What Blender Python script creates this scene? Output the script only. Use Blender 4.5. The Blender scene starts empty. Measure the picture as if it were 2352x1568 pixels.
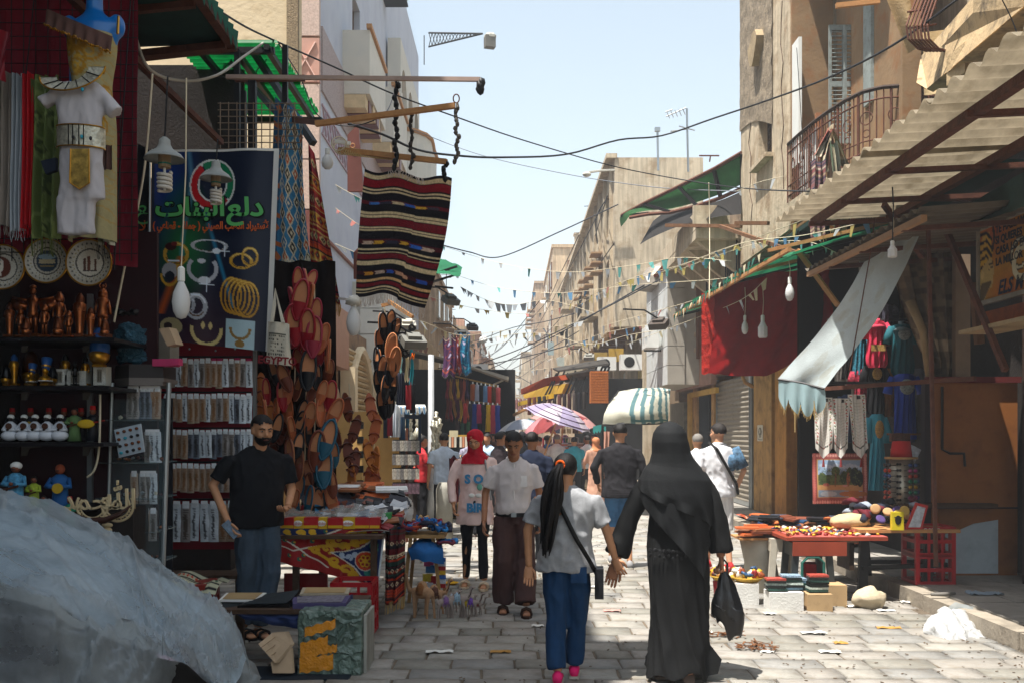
import bpy,bmesh,math,random
import numpy as np
from mathutils import Vector as Vc,Matrix,noise
from math import sin,cos,exp,sqrt,hypot,atan2
nois=noise.noise;J=range;En=enumerate;MR=Matrix.Rotation;rch=random.choice
random.seed(7);np.random.seed(7)
R=math.radians;PI=math.pi;rnd=random.uniform
sc=bpy.context.scene;COL=sc.collection
F=2287;UC=1176;VH=990;EYE=1.6
CX=0
cam=bpy.data.cameras.new('camera');cam.lens=35;cam.sensor_width=36;cam.shift_y=(VH-784)/2352;cam.clip_end=2000;cam.clip_start=.05
co=bpy.data.objects.new('camera',cam);co.location=(CX,0,EYE);co.rotation_euler=(R(90),0,0);COL.objects.link(co);sc.camera=co
SUN=Vc((-.27,-.2,1)).normalized()
w=bpy.data.worlds.new("World");sc.world=w;w.use_nodes=True;nt=w.node_tree
sky=nt.nodes.new('ShaderNodeTexSky');sky.sky_type='NISHITA';sky.sun_disc=False
sky.sun_elevation=math.asin(SUN.z);sky.sun_rotation=atan2(SUN.x,SUN.y);sky.dust_density=2;sky.air_density=1.2;sky.ozone_density=1
bg=nt.nodes['Background'];bg.inputs[1].default_value=.105;hs=nt.nodes.new('ShaderNodeHueSaturation');hs.inputs['Saturation'].default_value=.58;hs.inputs['Hue'].default_value=.48;hs.inputs['Value'].default_value=1.07;nt.links.new(sky.outputs[0],hs.inputs['Color']);nt.links.new(hs.outputs[0],bg.inputs[0])
sl=bpy.data.lights.new('sun','SUN');sl.energy=5;sl.angle=R(.55);sl.color=(1,.96,.9)
so=bpy.data.objects.new('sun',sl);so.rotation_euler=SUN.to_track_quat('Z','Y').to_euler();so.location=(0,0,30);COL.objects.link(so)
sc.view_settings.view_transform='Standard';sc.view_settings.look='None';sc.view_settings.exposure=1.1;sc.view_settings.gamma=1;sc.view_settings.use_curve_mapping=False
def W(u,v,Y):return Vc(((u-UC)/F*Y,Y,EYE+(VH-v)/F*Y))
def G(u,v,z=0):
 Y=(EYE-z)*F/(v-VH);return Vc(((u-UC)/F*Y,Y,z))
def X(u,v,x):return W(u,v,x*F/(u-UC))
def Z(u,v,z):return W(u,v,(EYE-z)*F/(v-VH))
def V(*a):return Vc(a)
def S(px,Y):return px/F*Y
def lin(c):return c/12.92 if c<=.04045 else((c+.055)/1.055)**2.4
def c(h,k=1):
 if isinstance(h,(tuple,list)):return tuple(h)[:3]
 h=h.lstrip('#');return tuple(lin(int(h[i:i+2],16)/255)*k for i in(0,2,4))
MATS={}
def M(name,col=None,ro=.8,me_=0,var=.18,S_=4,bu=0,bs_=30,tl_=0,dt=None,sk_=0,emit=None,al=None,spec=.3,sheen=0,transm=0,cr_p=None):
 if name in MATS:return MATS[name]
 m=bpy.data.materials.new(name);m.use_nodes=True;n=m.node_tree;L=n.links
 b=n.nodes['Principled BSDF'];b.inputs['Roughness'].default_value=ro;b.inputs['Metallic'].default_value=me_
 b.inputs['Specular IOR Level'].default_value=spec
 if sheen:b.inputs['Sheen Weight'].default_value=sheen
 if transm:b.inputs['Transmission Weight'].default_value=transm
 tc=n.nodes.new('ShaderNodeTexCoord');out=None
 if col=='vcol':
  a=n.nodes.new('ShaderNodeVertexColor');a.layer_name='Col';out=a.outputs[0]
 else:
  r=n.nodes.new('ShaderNodeRGB');r.outputs[0].default_value=(*c(col),1);out=r.outputs[0]
 def noi(s,d=5,stretch=None):
  t=n.nodes.new('ShaderNodeTexNoise');t.inputs['Scale'].default_value=s;t.inputs['Detail'].default_value=d;t.inputs['Roughness'].default_value=.62
  mp=n.nodes.new('ShaderNodeMapping');L.new(tc.outputs['Object'],mp.inputs[0]);L.new(mp.outputs[0],t.inputs[0])
  mp.inputs['Location'].default_value=(hash(name)%17*0+len(name)*1.7,3.1,.7)
  if stretch:mp.inputs['Scale'].default_value=stretch
  return t.outputs['Fac']
 def mul(o,f,lo,hi,a=.3,bb=.7):
  mr=n.nodes.new('ShaderNodeMapRange');L.new(f,mr.inputs[0]);mr.inputs[1].default_value=a;mr.inputs[2].default_value=bb;mr.inputs[3].default_value=lo;mr.inputs[4].default_value=hi
  mx=n.nodes.new('ShaderNodeVectorMath');mx.operation='SCALE';L.new(o,mx.inputs[0]);L.new(mr.outputs[0],mx.inputs['Scale']);return mx.outputs[0]
 if var:out=mul(out,noi(S_),1-var,1+var*.8)
 if sk_:out=mul(out,noi(3,4,(3,3,.25)),1-sk_,1.05,.35,.6)
 if dt:
  d,amt,ds=dt;f=noi(ds,8);mr=n.nodes.new('ShaderNodeMapRange');L.new(f,mr.inputs[0]);mr.inputs[1].default_value=.5;mr.inputs[2].default_value=.66;mr.inputs[4].default_value=amt
  mx=n.nodes.new('ShaderNodeMix');mx.data_type='RGBA';L.new(mr.outputs[0],mx.inputs[0]);L.new(out,mx.inputs[6]);mx.inputs[7].default_value=(*c(d),1);out=mx.outputs[2]
 L.new(out,b.inputs['Base Color'])
 if bu:
  bp=n.nodes.new('ShaderNodeBump');bp.inputs['Strength'].default_value=min(1,bu);bp.inputs['Distance'].default_value=.02;L.new(noi(bs_,6),bp.inputs['Height']);L.new(bp.outputs[0],b.inputs['Normal'])
 if cr_p:
  t=n.nodes.new('ShaderNodeTexVoronoi');t.feature='DISTANCE_TO_EDGE';t.inputs['Scale'].default_value=cr_p[0]
  nz=n.nodes.new('ShaderNodeTexNoise');nz.inputs['Scale'].default_value=cr_p[0]*.6;nz.inputs['Detail'].default_value=5;L.new(tc.outputs['Object'],nz.inputs[0])
  mx=n.nodes.new('ShaderNodeMix');mx.data_type='VECTOR';mx.inputs[0].default_value=.28;L.new(tc.outputs['Object'],mx.inputs[4]);L.new(nz.outputs['Color'],mx.inputs[5]);mp=n.nodes.new('ShaderNodeMapping');mp.inputs['Scale'].default_value=cr_p[2]if len(cr_p)>2 else(1,1,1);L.new(mx.outputs[1],mp.inputs[0]);L.new(mp.outputs[0],t.inputs['Vector'])
  pw=n.nodes.new('ShaderNodeMath');pw.operation='POWER';pw.inputs[1].default_value=.5;L.new(t.outputs[0],pw.inputs[0])
  b2=n.nodes.new('ShaderNodeBump');b2.inputs['Strength'].default_value=cr_p[1];b2.inputs['Distance'].default_value=.05;b2.invert=True;L.new(pw.outputs[0],b2.inputs['Height'])
  if bu:L.new(bp.outputs[0],b2.inputs['Normal'])
  L.new(b2.outputs[0],b.inputs['Normal'])
 if emit:b.inputs['Emission Color'].default_value=(*c(emit[0]),1);b.inputs['Emission Strength'].default_value=emit[1]
 if isinstance(al,tuple):
  mr=n.nodes.new('ShaderNodeMapRange');L.new(noi(al[2],6,(1,2.6,1.6)),mr.inputs[0]);mr.inputs[1].default_value=.4;mr.inputs[2].default_value=.62;mr.inputs[3].default_value=al[0];mr.inputs[4].default_value=al[1];L.new(mr.outputs[0],b.inputs['Alpha'])
 elif al is not None:b.inputs['Alpha'].default_value=al
 if tl_:
  t=n.nodes.new('ShaderNodeBsdfTranslucent');L.new(out,t.inputs[0]);ms=n.nodes.new('ShaderNodeMixShader');ms.inputs[0].default_value=tl_
  L.new(b.outputs[0],ms.inputs[1]);L.new(t.outputs[0],ms.inputs[2]);L.new(ms.outputs[0],n.nodes['Material Output'].inputs[0])
 MATS[name]=m;return m
def basis(d,up=Vc((0,0,1))):
 d=d.normalized()
 if abs(d.dot(up))>.98:up=Vc((1,0,0))
 x=d.cross(up).normalized();return x,d.cross(x).normalized()
class MB:
 def __init__(s):s.v=[];s.f=[];s.m=[];s.col=None
 def add(s,vs,fs,mi=0):
  o=len(s.v);s.v+=[tuple(p)for p in vs];s.f+=[tuple(i+o for i in f)for f in fs];s.m+=[mi]*len(fs);return s
 def box(s,ce,sz,rz=0,mi=0,mat=None):
  hx,hy,hz=sz[0]/2,sz[1]/2,sz[2]/2;r=mat or MR(rz,3,'Z');ce=Vc(ce)
  p=[ce+r@Vc((a*hx,b*hy,d*hz))for a in(-1,1)for b in(-1,1)for d in(-1,1)]
  return s.add(p,[(0,1,3,2),(4,6,7,5),(0,4,5,1),(2,3,7,6),(0,2,6,4),(1,5,7,3)],mi)
 def bar(s,p,q,w,h=None,mi=0,up=Vc((0,0,1))):
  p=Vc(p);q=Vc(q);h=h or w;x,y=basis(q-p,up);vs=[e+x*a*w/2+y*b*h/2 for e in(p,q)for a,b in((-1,-1),(1,-1),(1,1),(-1,1))]
  return s.add(vs,[(3,2,1,0),(4,5,6,7),(0,1,5,4),(1,2,6,5),(2,3,7,6),(3,0,4,7)],mi)
 def loft(s,rings,n=12,cap=True,mi=0):
  vs=[]
  for ce,a,b,xa,xb in rings:
   for i in J(n):
    t=2*PI*i/n;vs.append(Vc(ce)+xa*(cos(t)*a)+xb*(sin(t)*b))
  fs=[(k*n+i,k*n+(i+1)%n,(k+1)*n+(i+1)%n,(k+1)*n+i)for k in J(len(rings)-1)for i in J(n)]
  if cap:fs+=[tuple(J(n))[::-1],tuple((len(rings)-1)*n+i for i in J(n))]
  return s.add(vs,fs,mi)
 def tube(s,pts,r,n=6,cap=True,mi=0):
  pts=[Vc(p)for p in pts];k=len(pts);rs=r if isinstance(r,(list,tuple))else[r]*k;rings=[];px=None
  for i,p in En(pts):
   d=(pts[min(i+1,k-1)]-pts[max(i-1,0)])
   if d.length<1e-9:d=Vc((0,0,1))
   d.normalize()
   if px is None:x,y=basis(d)
   else:
    x=px-d*px.dot(d)
    x=x.normalized()if x.length>1e-6 else basis(d)[0];y=d.cross(x)
   px=x;rings.append((p,rs[i],rs[i],x,y))
  return s.loft(rings,n,cap,mi)
 def lathe(s,o,prof,n=16,ax=Vc((0,0,1)),mi=0,cap=True,sx=1):
  x,y=basis(Vc(ax));a=Vc(ax).normalized();return s.loft([(Vc(o)+a*h,max(r,1e-4)*sx,max(r,1e-4),x,y)for r,h in prof],n,cap,mi)
 def ell(s,ce,r,n=10,mi=0,mat=None,jit=0):
  m=mat or Matrix.Identity(3);ce=Vc(ce);vs=[];k=max(4,n//2+1)
  if not isinstance(r,(tuple,list,Vc)):r=(r,r,r)
  for j in J(k+1):
   ph=PI*j/k
   for i in J(n):
    t=2*PI*i/n;q=1+(rnd(-jit,jit)if jit else 0);vs.append(ce+m@Vc((r[0]*sin(ph)*cos(t)*q,r[1]*sin(ph)*sin(t)*q,r[2]*cos(ph)*q)))
  return s.add(vs,[(j*n+i,(j+1)*n+i,(j+1)*n+(i+1)%n,j*n+(i+1)%n)for j in J(k)for i in J(n)],mi)
 def prism(s,pts,d,mi=0):
  n=len(pts);pts=[Vc(p)for p in pts];d=Vc(d)
  return s.add(pts+[p+d for p in pts],[tuple(J(n)),tuple(J(2*n-1,n-1,-1))]+[(i,n+i,n+(i+1)%n,(i+1)%n)for i in J(n)],mi)
 def quad(s,a,b,cc,d,mi=0):return s.add([a,b,cc,d],[(0,1,2,3)],mi)
 def grid(s,fn,nu,nv,mi=0):
  o=len(s.v);s.v+=[tuple(fn(i/nu,j/nv))for j in J(nv+1)for i in J(nu+1)];w=nu+1
  fs=[(o+j*w+i,o+(j+1)*w+i,o+(j+1)*w+i+1,o+j*w+i+1)for j in J(nv)for i in J(nu)]
  s.f+=fs;s.m+=[mi]*len(fs);return s
 def xf(s,m):
  s.v=[tuple(m@Vc(p))for p in s.v];return s
N=MB
def B_(*a,**k):return MB().box(*a,**k)
def T__(*a,**k):return MB().tube(*a,**k)
def E_(*a,**k):return MB().ell(*a,**k)
def L__(*a,**k):return MB().lathe(*a,**k)
def P_(*a,**k):return MB().prism(*a,**k)
def G_(*a,**k):return MB().grid(*a,**k)
def R__(*a,**k):return MB().bar(*a,**k)
def F_(*a,**k):return MB().loft(*a,**k)
def mesh_of(mb,name,sm=False,sub=None):
 me=bpy.data.meshes.new(name);me.from_pydata(mb.v,[],mb.f)
 if any(mb.m):me.polygons.foreach_set('material_index',mb.m)
 if sm:me.polygons.foreach_set('use_smooth',[True]*len(mb.f))
 if mb.col is not None:
  at=me.color_attributes.new('Col','FLOAT_COLOR','POINT');at.data.foreach_set('color',np.asarray(mb.col,dtype=np.float32).ravel())
 me.update();return me
ORG={}
def put(name,me,mats,pa=None,lb=None,cat=None,gp_=None,kind=None,org=None):
 for m in(mats if isinstance(mats,(list,tuple))else[mats]):me.materials.append(m)
 o=bpy.data.objects.new(name,me);COL.objects.link(o)
 if pa is not None:
  g=ORG.get(pa.name,Vc((0,0,0)))
  if g.length>0:me.transform(Matrix.Translation(-g))
  o.parent=pa;ORG[o.name]=g
  ORG[o.name]=g
 else:
  if org is None:
   bb=np.array([v.co for v in me.vertices])if len(me.vertices)<40000 else np.array([v.co for v in me.vertices])
   lo=bb.min(0);hi=bb.max(0);org=Vc(((lo[0]+hi[0])/2,(lo[1]+hi[1])/2,lo[2]))
  org=Vc(org);me.transform(Matrix.Translation(-org));o.location=org;ORG[o.name]=org
 tag(o,lb,cat,gp_,kind);return o
def tag(o,lb=None,cat=None,gp_=None,kind=None):
 if lb:o['label']=lb
 if cat:o['category']=cat
 if gp_:o['group']=gp_
 if kind:o['kind']=kind
 return o
def mk(name,mb,mats,pa=None,lb=None,cat=None,gp_=None,kind=None,sm=False,org=None):
 return put(name,mesh_of(mb,name,sm),mats,pa,lb,cat,gp_,kind,org)
def T(name,lb,cat,loc=(0,0,0),gp_=None):
 o=bpy.data.objects.new(name,None);COL.objects.link(o);o.location=loc;o.empty_display_size=.1;ORG[o.name]=Vc(loc);return tag(o,lb,cat,gp_)
def dup(root,loc,rz=None,lb=None,gp_=None,S_=None,rot=None,pa=None):
 def cp(o,par):
  n=o.copy();COL.objects.link(n)
  if par is not None:n.parent=par
  for ch in o.children:cp(ch,n)
  return n
 r=cp(root,None);r.location=loc
 if rz is not None:r.rotation_euler=(0,0,rz)
 if rot is not None:r.rotation_euler=rot
 if S_ is not None:r.scale=(S_,)*3 if not isinstance(S_,(tuple,list))else S_
 if lb:r['label']=lb
 if gp_:r['group']=gp_
 if pa is not None:r.parent=pa
 ORG[r.name]=Vc(loc);return r
def pcopy(o,pa,loc,rot=(0,0,0),S_=(1,1,1)):
 n=o.copy();COL.objects.link(n);n.parent=pa;n.location=Vc(loc)-ORG.get(pa.name,Vc());n.rotation_euler=rot;n.scale=S_;return n
def jitmesh(me,f):
 a=np.empty(len(me.vertices)*3,np.float32);me.vertices.foreach_get('co',a);a=a.reshape(-1,3);a=f(a);me.vertices.foreach_set('co',a.ravel().astype(np.float32));me.update()
TS=bpy.data.scenes.new('scratch')
def organic(mb,voxel=.012,sm=3,fold=0,fs=6,dirz=.35,keep=None,deci=0):
 me=mesh_of(mb,"tmp");bm=bmesh.new();bm.from_mesh(me);bmesh.ops.remove_doubles(bm,verts=bm.verts,dist=1e-6);bmesh.ops.recalc_face_normals(bm,faces=bm.faces);bm.to_mesh(me);bm.free();o=bpy.data.objects.new('tmp',me);TS.collection.objects.link(o)
 m=o.modifiers.new('r','REMESH');m.mode='VOXEL';m.voxel_size=voxel
 if sm:q=o.modifiers.new('s','SMOOTH');q.iterations=sm;q.factor=.5
 vl=TS.view_layers[0];vl.update();dg=vl.depsgraph;dg.update();out=bpy.data.meshes.new_from_object(o.evaluated_get(dg))
 bpy.data.objects.remove(o);bpy.data.meshes.remove(me)
 if fold:
  n=len(out.vertices);a=np.empty(n*3,np.float32);out.vertices.foreach_get('co',a);a=a.reshape(-1,3)
  nm=np.empty(n*3,np.float32);out.vertices.foreach_get('normal',nm);nm=nm.reshape(-1,3)
  d=np.array([nois(Vc((p[0]*fs,p[1]*fs,p[2]*fs*dirz)))-abs(nois(Vc((p[0]*fs*2+p[2]*2,p[1]*fs*2,p[2]*fs*dirz*2.6+5))))*1.1 for p in a])
  a=a+nm*(d*fold)[:,None];out.vertices.foreach_set('co',a.astype(np.float32).ravel())
 out.polygons.foreach_set('use_smooth',[True]*len(out.polygons));out.update();return out
def append_mb(me,mb):
 b=bmesh.new();b.from_mesh(me);t=mesh_of(mb,'t',True);b.from_mesh(t);b.to_mesh(me);b.free();bpy.data.meshes.remove(t);return me
class CV:
 def __init__(s,w,h,col):s.w=w;s.h=h;s.a=np.ones((h,w,3))*np.array(c(col));s.yy,s.xx=np.mgrid[0:h,0:w];s.yy=(s.yy+.5)/h;s.xx=(s.xx+.5)/w
 def m(s,mask,col,al=1):
  k=np.asarray(mask,float)*al;s.a=s.a*(1-k[...,None])+np.array(c(col))*k[...,None];return s
 def rect(s,x0,y0,x1,y1,col,al=1):return s.m((s.xx>=x0)&(s.xx<x1)&(s.yy>=y0)&(s.yy<y1),col,al)
 def ell(s,x,y,rx,ry,col,al=1):return s.m(((s.xx-x)/rx)**2+((s.yy-y)/ry)**2<1,col,al)
 def ring(s,x,y,rx,ry,w,col,al=1,a0=None,a1=None):
  d=np.sqrt(((s.xx-x)/rx)**2+((s.yy-y)/ry)**2);k=abs(d-1)<w
  if a0 is not None:t=np.arctan2(-(s.yy-y)/ry,(s.xx-x)/rx)%(2*PI);k&=((t-a0)%(2*PI))<((a1-a0)%(2*PI))
  return s.m(k,col,al)
 def poly(s,pts,col,al=1):
  k=np.zeros_like(s.xx,bool);n=len(pts)
  for i in J(n):
   x0,y0=pts[i];x1,y1=pts[(i+1)%n]
   if y0!=y1:k^=((y0>s.yy)!=(y1>s.yy))&(s.xx<(x1-x0)*(s.yy-y0)/(y1-y0)+x0)
  return s.m(k,col,al)
 def line(s,pts,w,col,al=1,asp=1):
  for(x0,y0),(x1,y1)in zip(pts,pts[1:]):
   dx,dy=(x1-x0),(y1-y0)*asp;L=dx*dx+dy*dy+1e-12;t=np.clip(((s.xx-x0)*dx+(s.yy-y0)*asp*dy)/L,0,1)
   s.m((s.xx-x0-t*dx)**2+((s.yy-y0)*asp-t*dy)**2<w*w,col,al)
  return s
 def dia(s,x,y,rx,ry,col,al=1):return s.m(abs(s.xx-x)/rx+abs(s.yy-y)/ry<1,col,al)
 def speck(s,amt):s.a*=(1+np.random.uniform(-amt,amt,(s.h,s.w,1)));return s
def sheet(fn,cv,nu=None,nv=None):
 nu=nu or cv.w-1;nv=nv or cv.h-1;mb=G_(fn,nu,nv)
 ii=np.clip((np.arange(nu+1)/nu*cv.w).astype(int),0,cv.w-1);jj=np.clip((np.arange(nv+1)/nv*cv.h).astype(int),0,cv.h-1)
 a=cv.a[np.ix_(jj,ii)].reshape(-1,3);mb.col=np.concatenate([a,np.ones((len(a),1))],1);return mb
def flat(tl,tr,br,bl):
 tl,tr,br,bl=map(Vc,(tl,tr,br,bl))
 return lambda s,t:(tl*(1-s)+tr*s)*(1-t)+(bl*(1-s)+br*s)*t
def wavy(fn,amp,k=3,ph=0,axis=Vc((0,1,0)),grow=True):
 return lambda s,t:fn(s,t)+axis*(amp*(t if grow else 1)*(sin(s*k*2*PI+ph+t*1.3)+.5*sin(s*k*5.1+ph*2+t*2)))
vcol=M('printed_cloth','vcol',ro=.85,var=.12,S_=9,bu=.25,bs_=120)
vglo=M('printed_gloss','vcol',ro=.35,var=.06,S_=6)
vtr=M('printed_thin_cloth','vcol',ro=.85,var=.1,S_=6,tl_=.35)
def text(name,txt,size,loc,rot,mat,pa=None,ext=.001,align='CENTER',lb=None,cat=None,font=None,sx=1,shear=0,bold=0):
 cu=bpy.data.curves.new(name,'FONT');cu.body=txt;cu.size=size;cu.extrude=ext;cu.align_x=align;cu.align_y='CENTER';cu.shear=shear;cu.offset=bold;cu.resolution_u=3
 o=bpy.data.objects.new('tmp',cu);TS.collection.objects.link(o);vl=TS.view_layers[0];vl.update();dg=vl.depsgraph;dg.update()
 me=bpy.data.meshes.new_from_object(o.evaluated_get(dg));bpy.data.objects.remove(o);me.materials.clear()
 me.transform(Matrix.Translation(loc)@rot.to_4x4()@Matrix.Diagonal((sx,1,1,1)))
 return put(name,me,mat,pa,lb,cat)
FACE=MR(PI/2,3,'X')
stone=[M('paving_%d'%i,h,ro=.78,var=.2,S_=7,bu=.45,bs_=28,dt=('#6f6352',.6,3.5))for i,h in En(['#99958c','#8a8883','#97928a','#858279','#928d85'])]
mortar=M('joint_dirt','#6a5e4f',ro=.95,var=.3,S_=5,bu=.6,bs_=60,dt=('#55504a',.6,3))
conc=M('sidewalk_concrete','#8f8a82',ro=.9,var=.2,S_=2,bu=.4,bs_=50,dt=('#5e5a54',.6,3))
kerbm=M('kerb_stone','#958b7c',ro=.9,var=.2,S_=4,bu=.4,bs_=30,dt=('#5d564c',.5,5))
stucco=M('beige_stucco','#c2b196',ro=.92,var=.14,S_=1.3,bu=.9,bs_=7,dt=('#8a7256',.8,2.6),sk_=.28)
stucco2=M('sandy_stucco','#c6b79d',ro=.92,var=.12,S_=.6,bu=.5,bs_=6,dt=('#8f785a',.7,1.6),sk_=.3)
rough_=M('peeled_stone','#8a7c68',ro=.95,var=.4,S_=9,bu=1,bs_=22)
ochre=M('ochre_plaster','#8a7052',ro=.9,var=.2,S_=2,bu=.3,bs_=10,dt=('#8a5a32',.7,3))
cream=M('cream_render','#d9c6a4',ro=.9,var=.09,S_=.9,bu=.4,bs_=9,dt=('#c3ab84',.6,1.6))
tan=M('tan_plaster','#b38a52',ro=.88,var=.18,S_=3,bu=.4,bs_=12,dt=('#70502c',.7,4),sk_=.15)
woodd=M('dark_wood','#4a3524',ro=.7,var=.3,S_=9,bu=.5,bs_=30)
woodb=M('brown_wood','#6b4a30',ro=.75,var=.3,S_=7,bu=.4,bs_=30)
woodp=M('pale_timber','#b07f4f',ro=.7,var=.2,S_=12,bu=.2)
rust=M('rusty_iron','#5a3424',ro=.8,var=.35,S_=14,bu=.4,bs_=60)
black=M('black_gap','#0e0c0b',ro=.9,var=0)
darkw=M('sooty_wall','#2b2420',ro=.9,var=.3,S_=3,bu=.4)  # even dark brown with random mottling
iron=M('black_iron','#1b1a1a',ro=.5,me_=.3,var=.1)
steel=M('grey_metal','#9aa0a2',ro=.35,me_=.7,var=.1,S_=8)
whitep=M('white_paint','#dcdcd6',ro=.6,var=.06,S_=5)
glass=M('dark_glass','#12161a',ro=.12,spec=.6,var=0)
cable=M('black_cable','#17181c',ro=.6,var=0)
string_=M('pale_string','#c9bda2',ro=.9,var=.1)
rollm=M('roller_paint','#8f8779',ro=.55,me_=.25,var=.15,S_=5,dt=('#5c554a',.5,5))
rollt=M('roller_tan','#b79a6a',ro=.6,me_=.1,var=.15,S_=5,dt=('#7c6238',.5,6))
mk('ground',G_(lambda s,t:V(-60+120*s,-6+320*t,-.022),8,8),M('far_ground','#8c8479',ro=.95,var=.2,S_=.5),kind='structure')
street=mk('street',G_(lambda s,t:V(-3.6+7.4*s,2+100*t,-.003+.003*nois(V(s*20,t*200,0))),40,400),mortar,kind='structure',org=(0,0,0))
vari=[]
for k in J(10):
 mb=MB();q=lambda a:rnd(-a,a);t=.042
 lo=[V(-.5,-.5,-.02),V(.5,-.5,-.02),V(.5,.5,-.02),V(-.5,.5,-.02)]
 mid=[V(x*(.5+q(.012)),y*(.5+q(.02)),-.004)for x,y in((-1,-1),(0,-1),(1,-1),(1,0),(1,1),(0,1),(-1,1),(-1,0))]
 top=[V(p.x*.96+q(.008),p.y*.945+q(.012),.008+q(.002))for p in mid]
 vs=mid+top+[V(0,0,.01+q(.002))]
 fs=[(i,(i+1)%8,8+(i+1)%8,8+i)for i in J(8)]+[(8+i,8+(i+1)%8,16)for i in J(8)]
 mb.add([V(p.x,p.y,-.02)for p in mid]+vs,[]);o=0
 mb.f=[(i,(i+1)%8,8+(i+1)%8,8+i)for i in J(8)]+[tuple(8+a for a in f)for f in fs];mb.m=[0]*len(mb.f)
 me=mesh_of(mb,'paving_stone',True);me.materials.append(stone[k%5]);vari.append(me)
y=5.9;cnt=0;far=MB();cand=[]
while y<31:
 d=rnd(.23,.31)*(1 if y<20 else 1.15);x=-3.4+rnd(0,.3)
 lim=.53*y+.3
 while x<3.66:
  wd=rnd(.26,.52);wd=min(wd,3.68-x)
  if wd>.1 and abs(x+wd/2)<lim:cand.append((x+wd/2,y+d/2,wd,d))
  x+=wd
 y+=d
vis=[k for k in cand if k[0]>-1.9+.0*k[1]]
near=set(id(k)for k in sorted(vis,key=lambda k:k[1])[:298])
for k in cand:
 x,yy,wd,d=k;g=rnd(.006,.013);z=rnd(-.006,.006);i=random.randrange(10)
 if id(k)in near:
  o=bpy.data.objects.new('paving_stone',vari[i]);COL.objects.link(o);o.parent=street;o.location=(x,yy,z*.7);o.scale=(wd-g,d-g,1);o.rotation_euler=(rnd(-.012,.012),rnd(-.012,.012),rnd(-.02,.02)+(PI if random.random()<.5 else 0))
 else:
  me=vari[i];vs=[v.co for v in me.vertices];rr=rnd(-.02,.02)
  far.add([V(x+v.x*(wd-g)-v.y*rr*d,yy+v.y*(d-g)+v.x*rr*wd,z+v.z)for v in vs],[tuple(p.vertices)for p in me.polygons],i%5)
mk('far_paving',far,stone,street,kind='stuff',sm=1)
sw=mk('sidewalk',B_((6.35,22,.06),(5,44,.15)),conc,kind='structure',org=(3.85,0,0))
sw2=mk('sidewalk',B_((-5.2,37.5,.06),(4.9,45,.15)),conc,kind='structure',org=(-2.75,15,0))
for k in J(34):
 y0=3+k*.85
 mk('kerb_stone',B_((3.77+rnd(-.006,.006),y0+.42,.055+rnd(-.006,.004)),(.16,.84-rnd(.008,.02),.16),rnd(-.006,.006)),kerbm,sw)
for k in J(9):
 for j in J(3):
  mk('slab',B_((4.06+j*.43+.0,4.4+k*.9,.137+rnd(0,.006)),(.42,.885,.02),rnd(-.003,.003)),conc,sw)
def facade(name,x,y0,y1,z0,z1,ops,mat,pa,side=-1,dp=.25,th=.3,back=None):
 ys=sorted({y0,y1,*[o[0]for o in ops],*[o[1]for o in ops]});zs=sorted({z0,z1,*[o[2]for o in ops],*[o[3]for o in ops]})
 mb=MB();d=-side
 for i in J(len(ys)-1):
  for j in J(len(zs)-1):
   cy=(ys[i]+ys[i+1])/2;cz=(zs[j]+zs[j+1])/2
   if any(o[0]<cy<o[1]and o[2]<cz<o[3]for o in ops):continue
   mb.quad((x,ys[i],zs[j]),(x,ys[i+1],zs[j]),(x,ys[i+1],zs[j+1]),(x,ys[i],zs[j+1]))
 for a,b,e,f in ops:
  xi=x+d*dp
  for p,q in(((a,e),(b,e)),((b,e),(b,f)),((b,f),(a,f)),((a,f),(a,e))):mb.quad((x,p[0],p[1]),(x,q[0],q[1]),(xi,q[0],q[1]),(xi,p[0],p[1]))
 xb=x+d*(th+2.5)
 mb.quad((x,y0,z0),(x,y0,z1),(xb,y0,z1),(xb,y0,z0));mb.quad((x,y1,z0),(x,y1,z1),(xb,y1,z1),(xb,y1,z0));mb.quad((x,y0,z1),(x,y1,z1),(xb,y1,z1),(xb,y0,z1));mb.quad((x,y0,z0),(x,y1,z0),(xb,y1,z0),(xb,y0,z0));mb.quad((xb,y0,z0),(xb,y1,z0),(xb,y1,z1),(xb,y0,z1))
 return mk(name,mb,mat,pa)
def window(x,a,b,e,f,pa,side=-1,dp=.18,style='pane',fm=None,seed=0):
 d=-side;xi=x+d*dp;fm=fm or woodb;mb=MB();t=.05
 for q in((a,a+t,e,f),(b-t,b,e,f),(a+t,b-t,e,e+t),(a+t,b-t,f-t,f),((a+b)/2-t/2,(a+b)/2+t/2,e+t,f-t)):mb.box((xi,(q[0]+q[1])/2,(q[2]+q[3])/2),(.05,q[1]-q[0],q[3]-q[2]))
 w=mk('window',mb,fm,pa)
 if style=='pane':
  for k in(0,1):
   ya=a+t if k==0 else(a+b)/2+t/2;yb=(a+b)/2-t/2 if k==0 else b-t
   mk('pane',B_((xi+d*.012,(ya+yb)/2,(e+f)/2),(.012,yb-ya-.002,f-e-2*t-.002)),glass,w)
 else:
  n=int((f-e)/.065)
  for k in(0,1):
   ya=a+t if k==0 else(a+b)/2+t/2;yb=(a+b)/2-t/2 if k==0 else b-t;s=MB()
   for i in J(n):
    z=e+t+(f-e-2*t)*(i+.5)/n;s.box((xi,(ya+yb)/2,z),(.045,yb-ya-.004,.02),mat=MR(R(35)*d,3,'Y'))
   mk('louvres',s,fm,w)
  mk('pane',B_((xi+d*.06,(a+b)/2,(e+f)/2),(.01,b-a-.02,f-e-.02)),black,w)
 return w
def yx(u,x):return x*F/(u-UC)
def zv(v,Y):return EYE+(VH-v)/F*Y
b=T('shop_building','dark near shop building with sooty front, doorway and pillars behind the yellow sign','building',(5.2,7,0))
mk('wall',B_((5.35,4.9,3.1),(.3,10.2,6.2)).box((5.1,2.2,2),(.3,1.6,4)),darkw,b)
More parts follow.
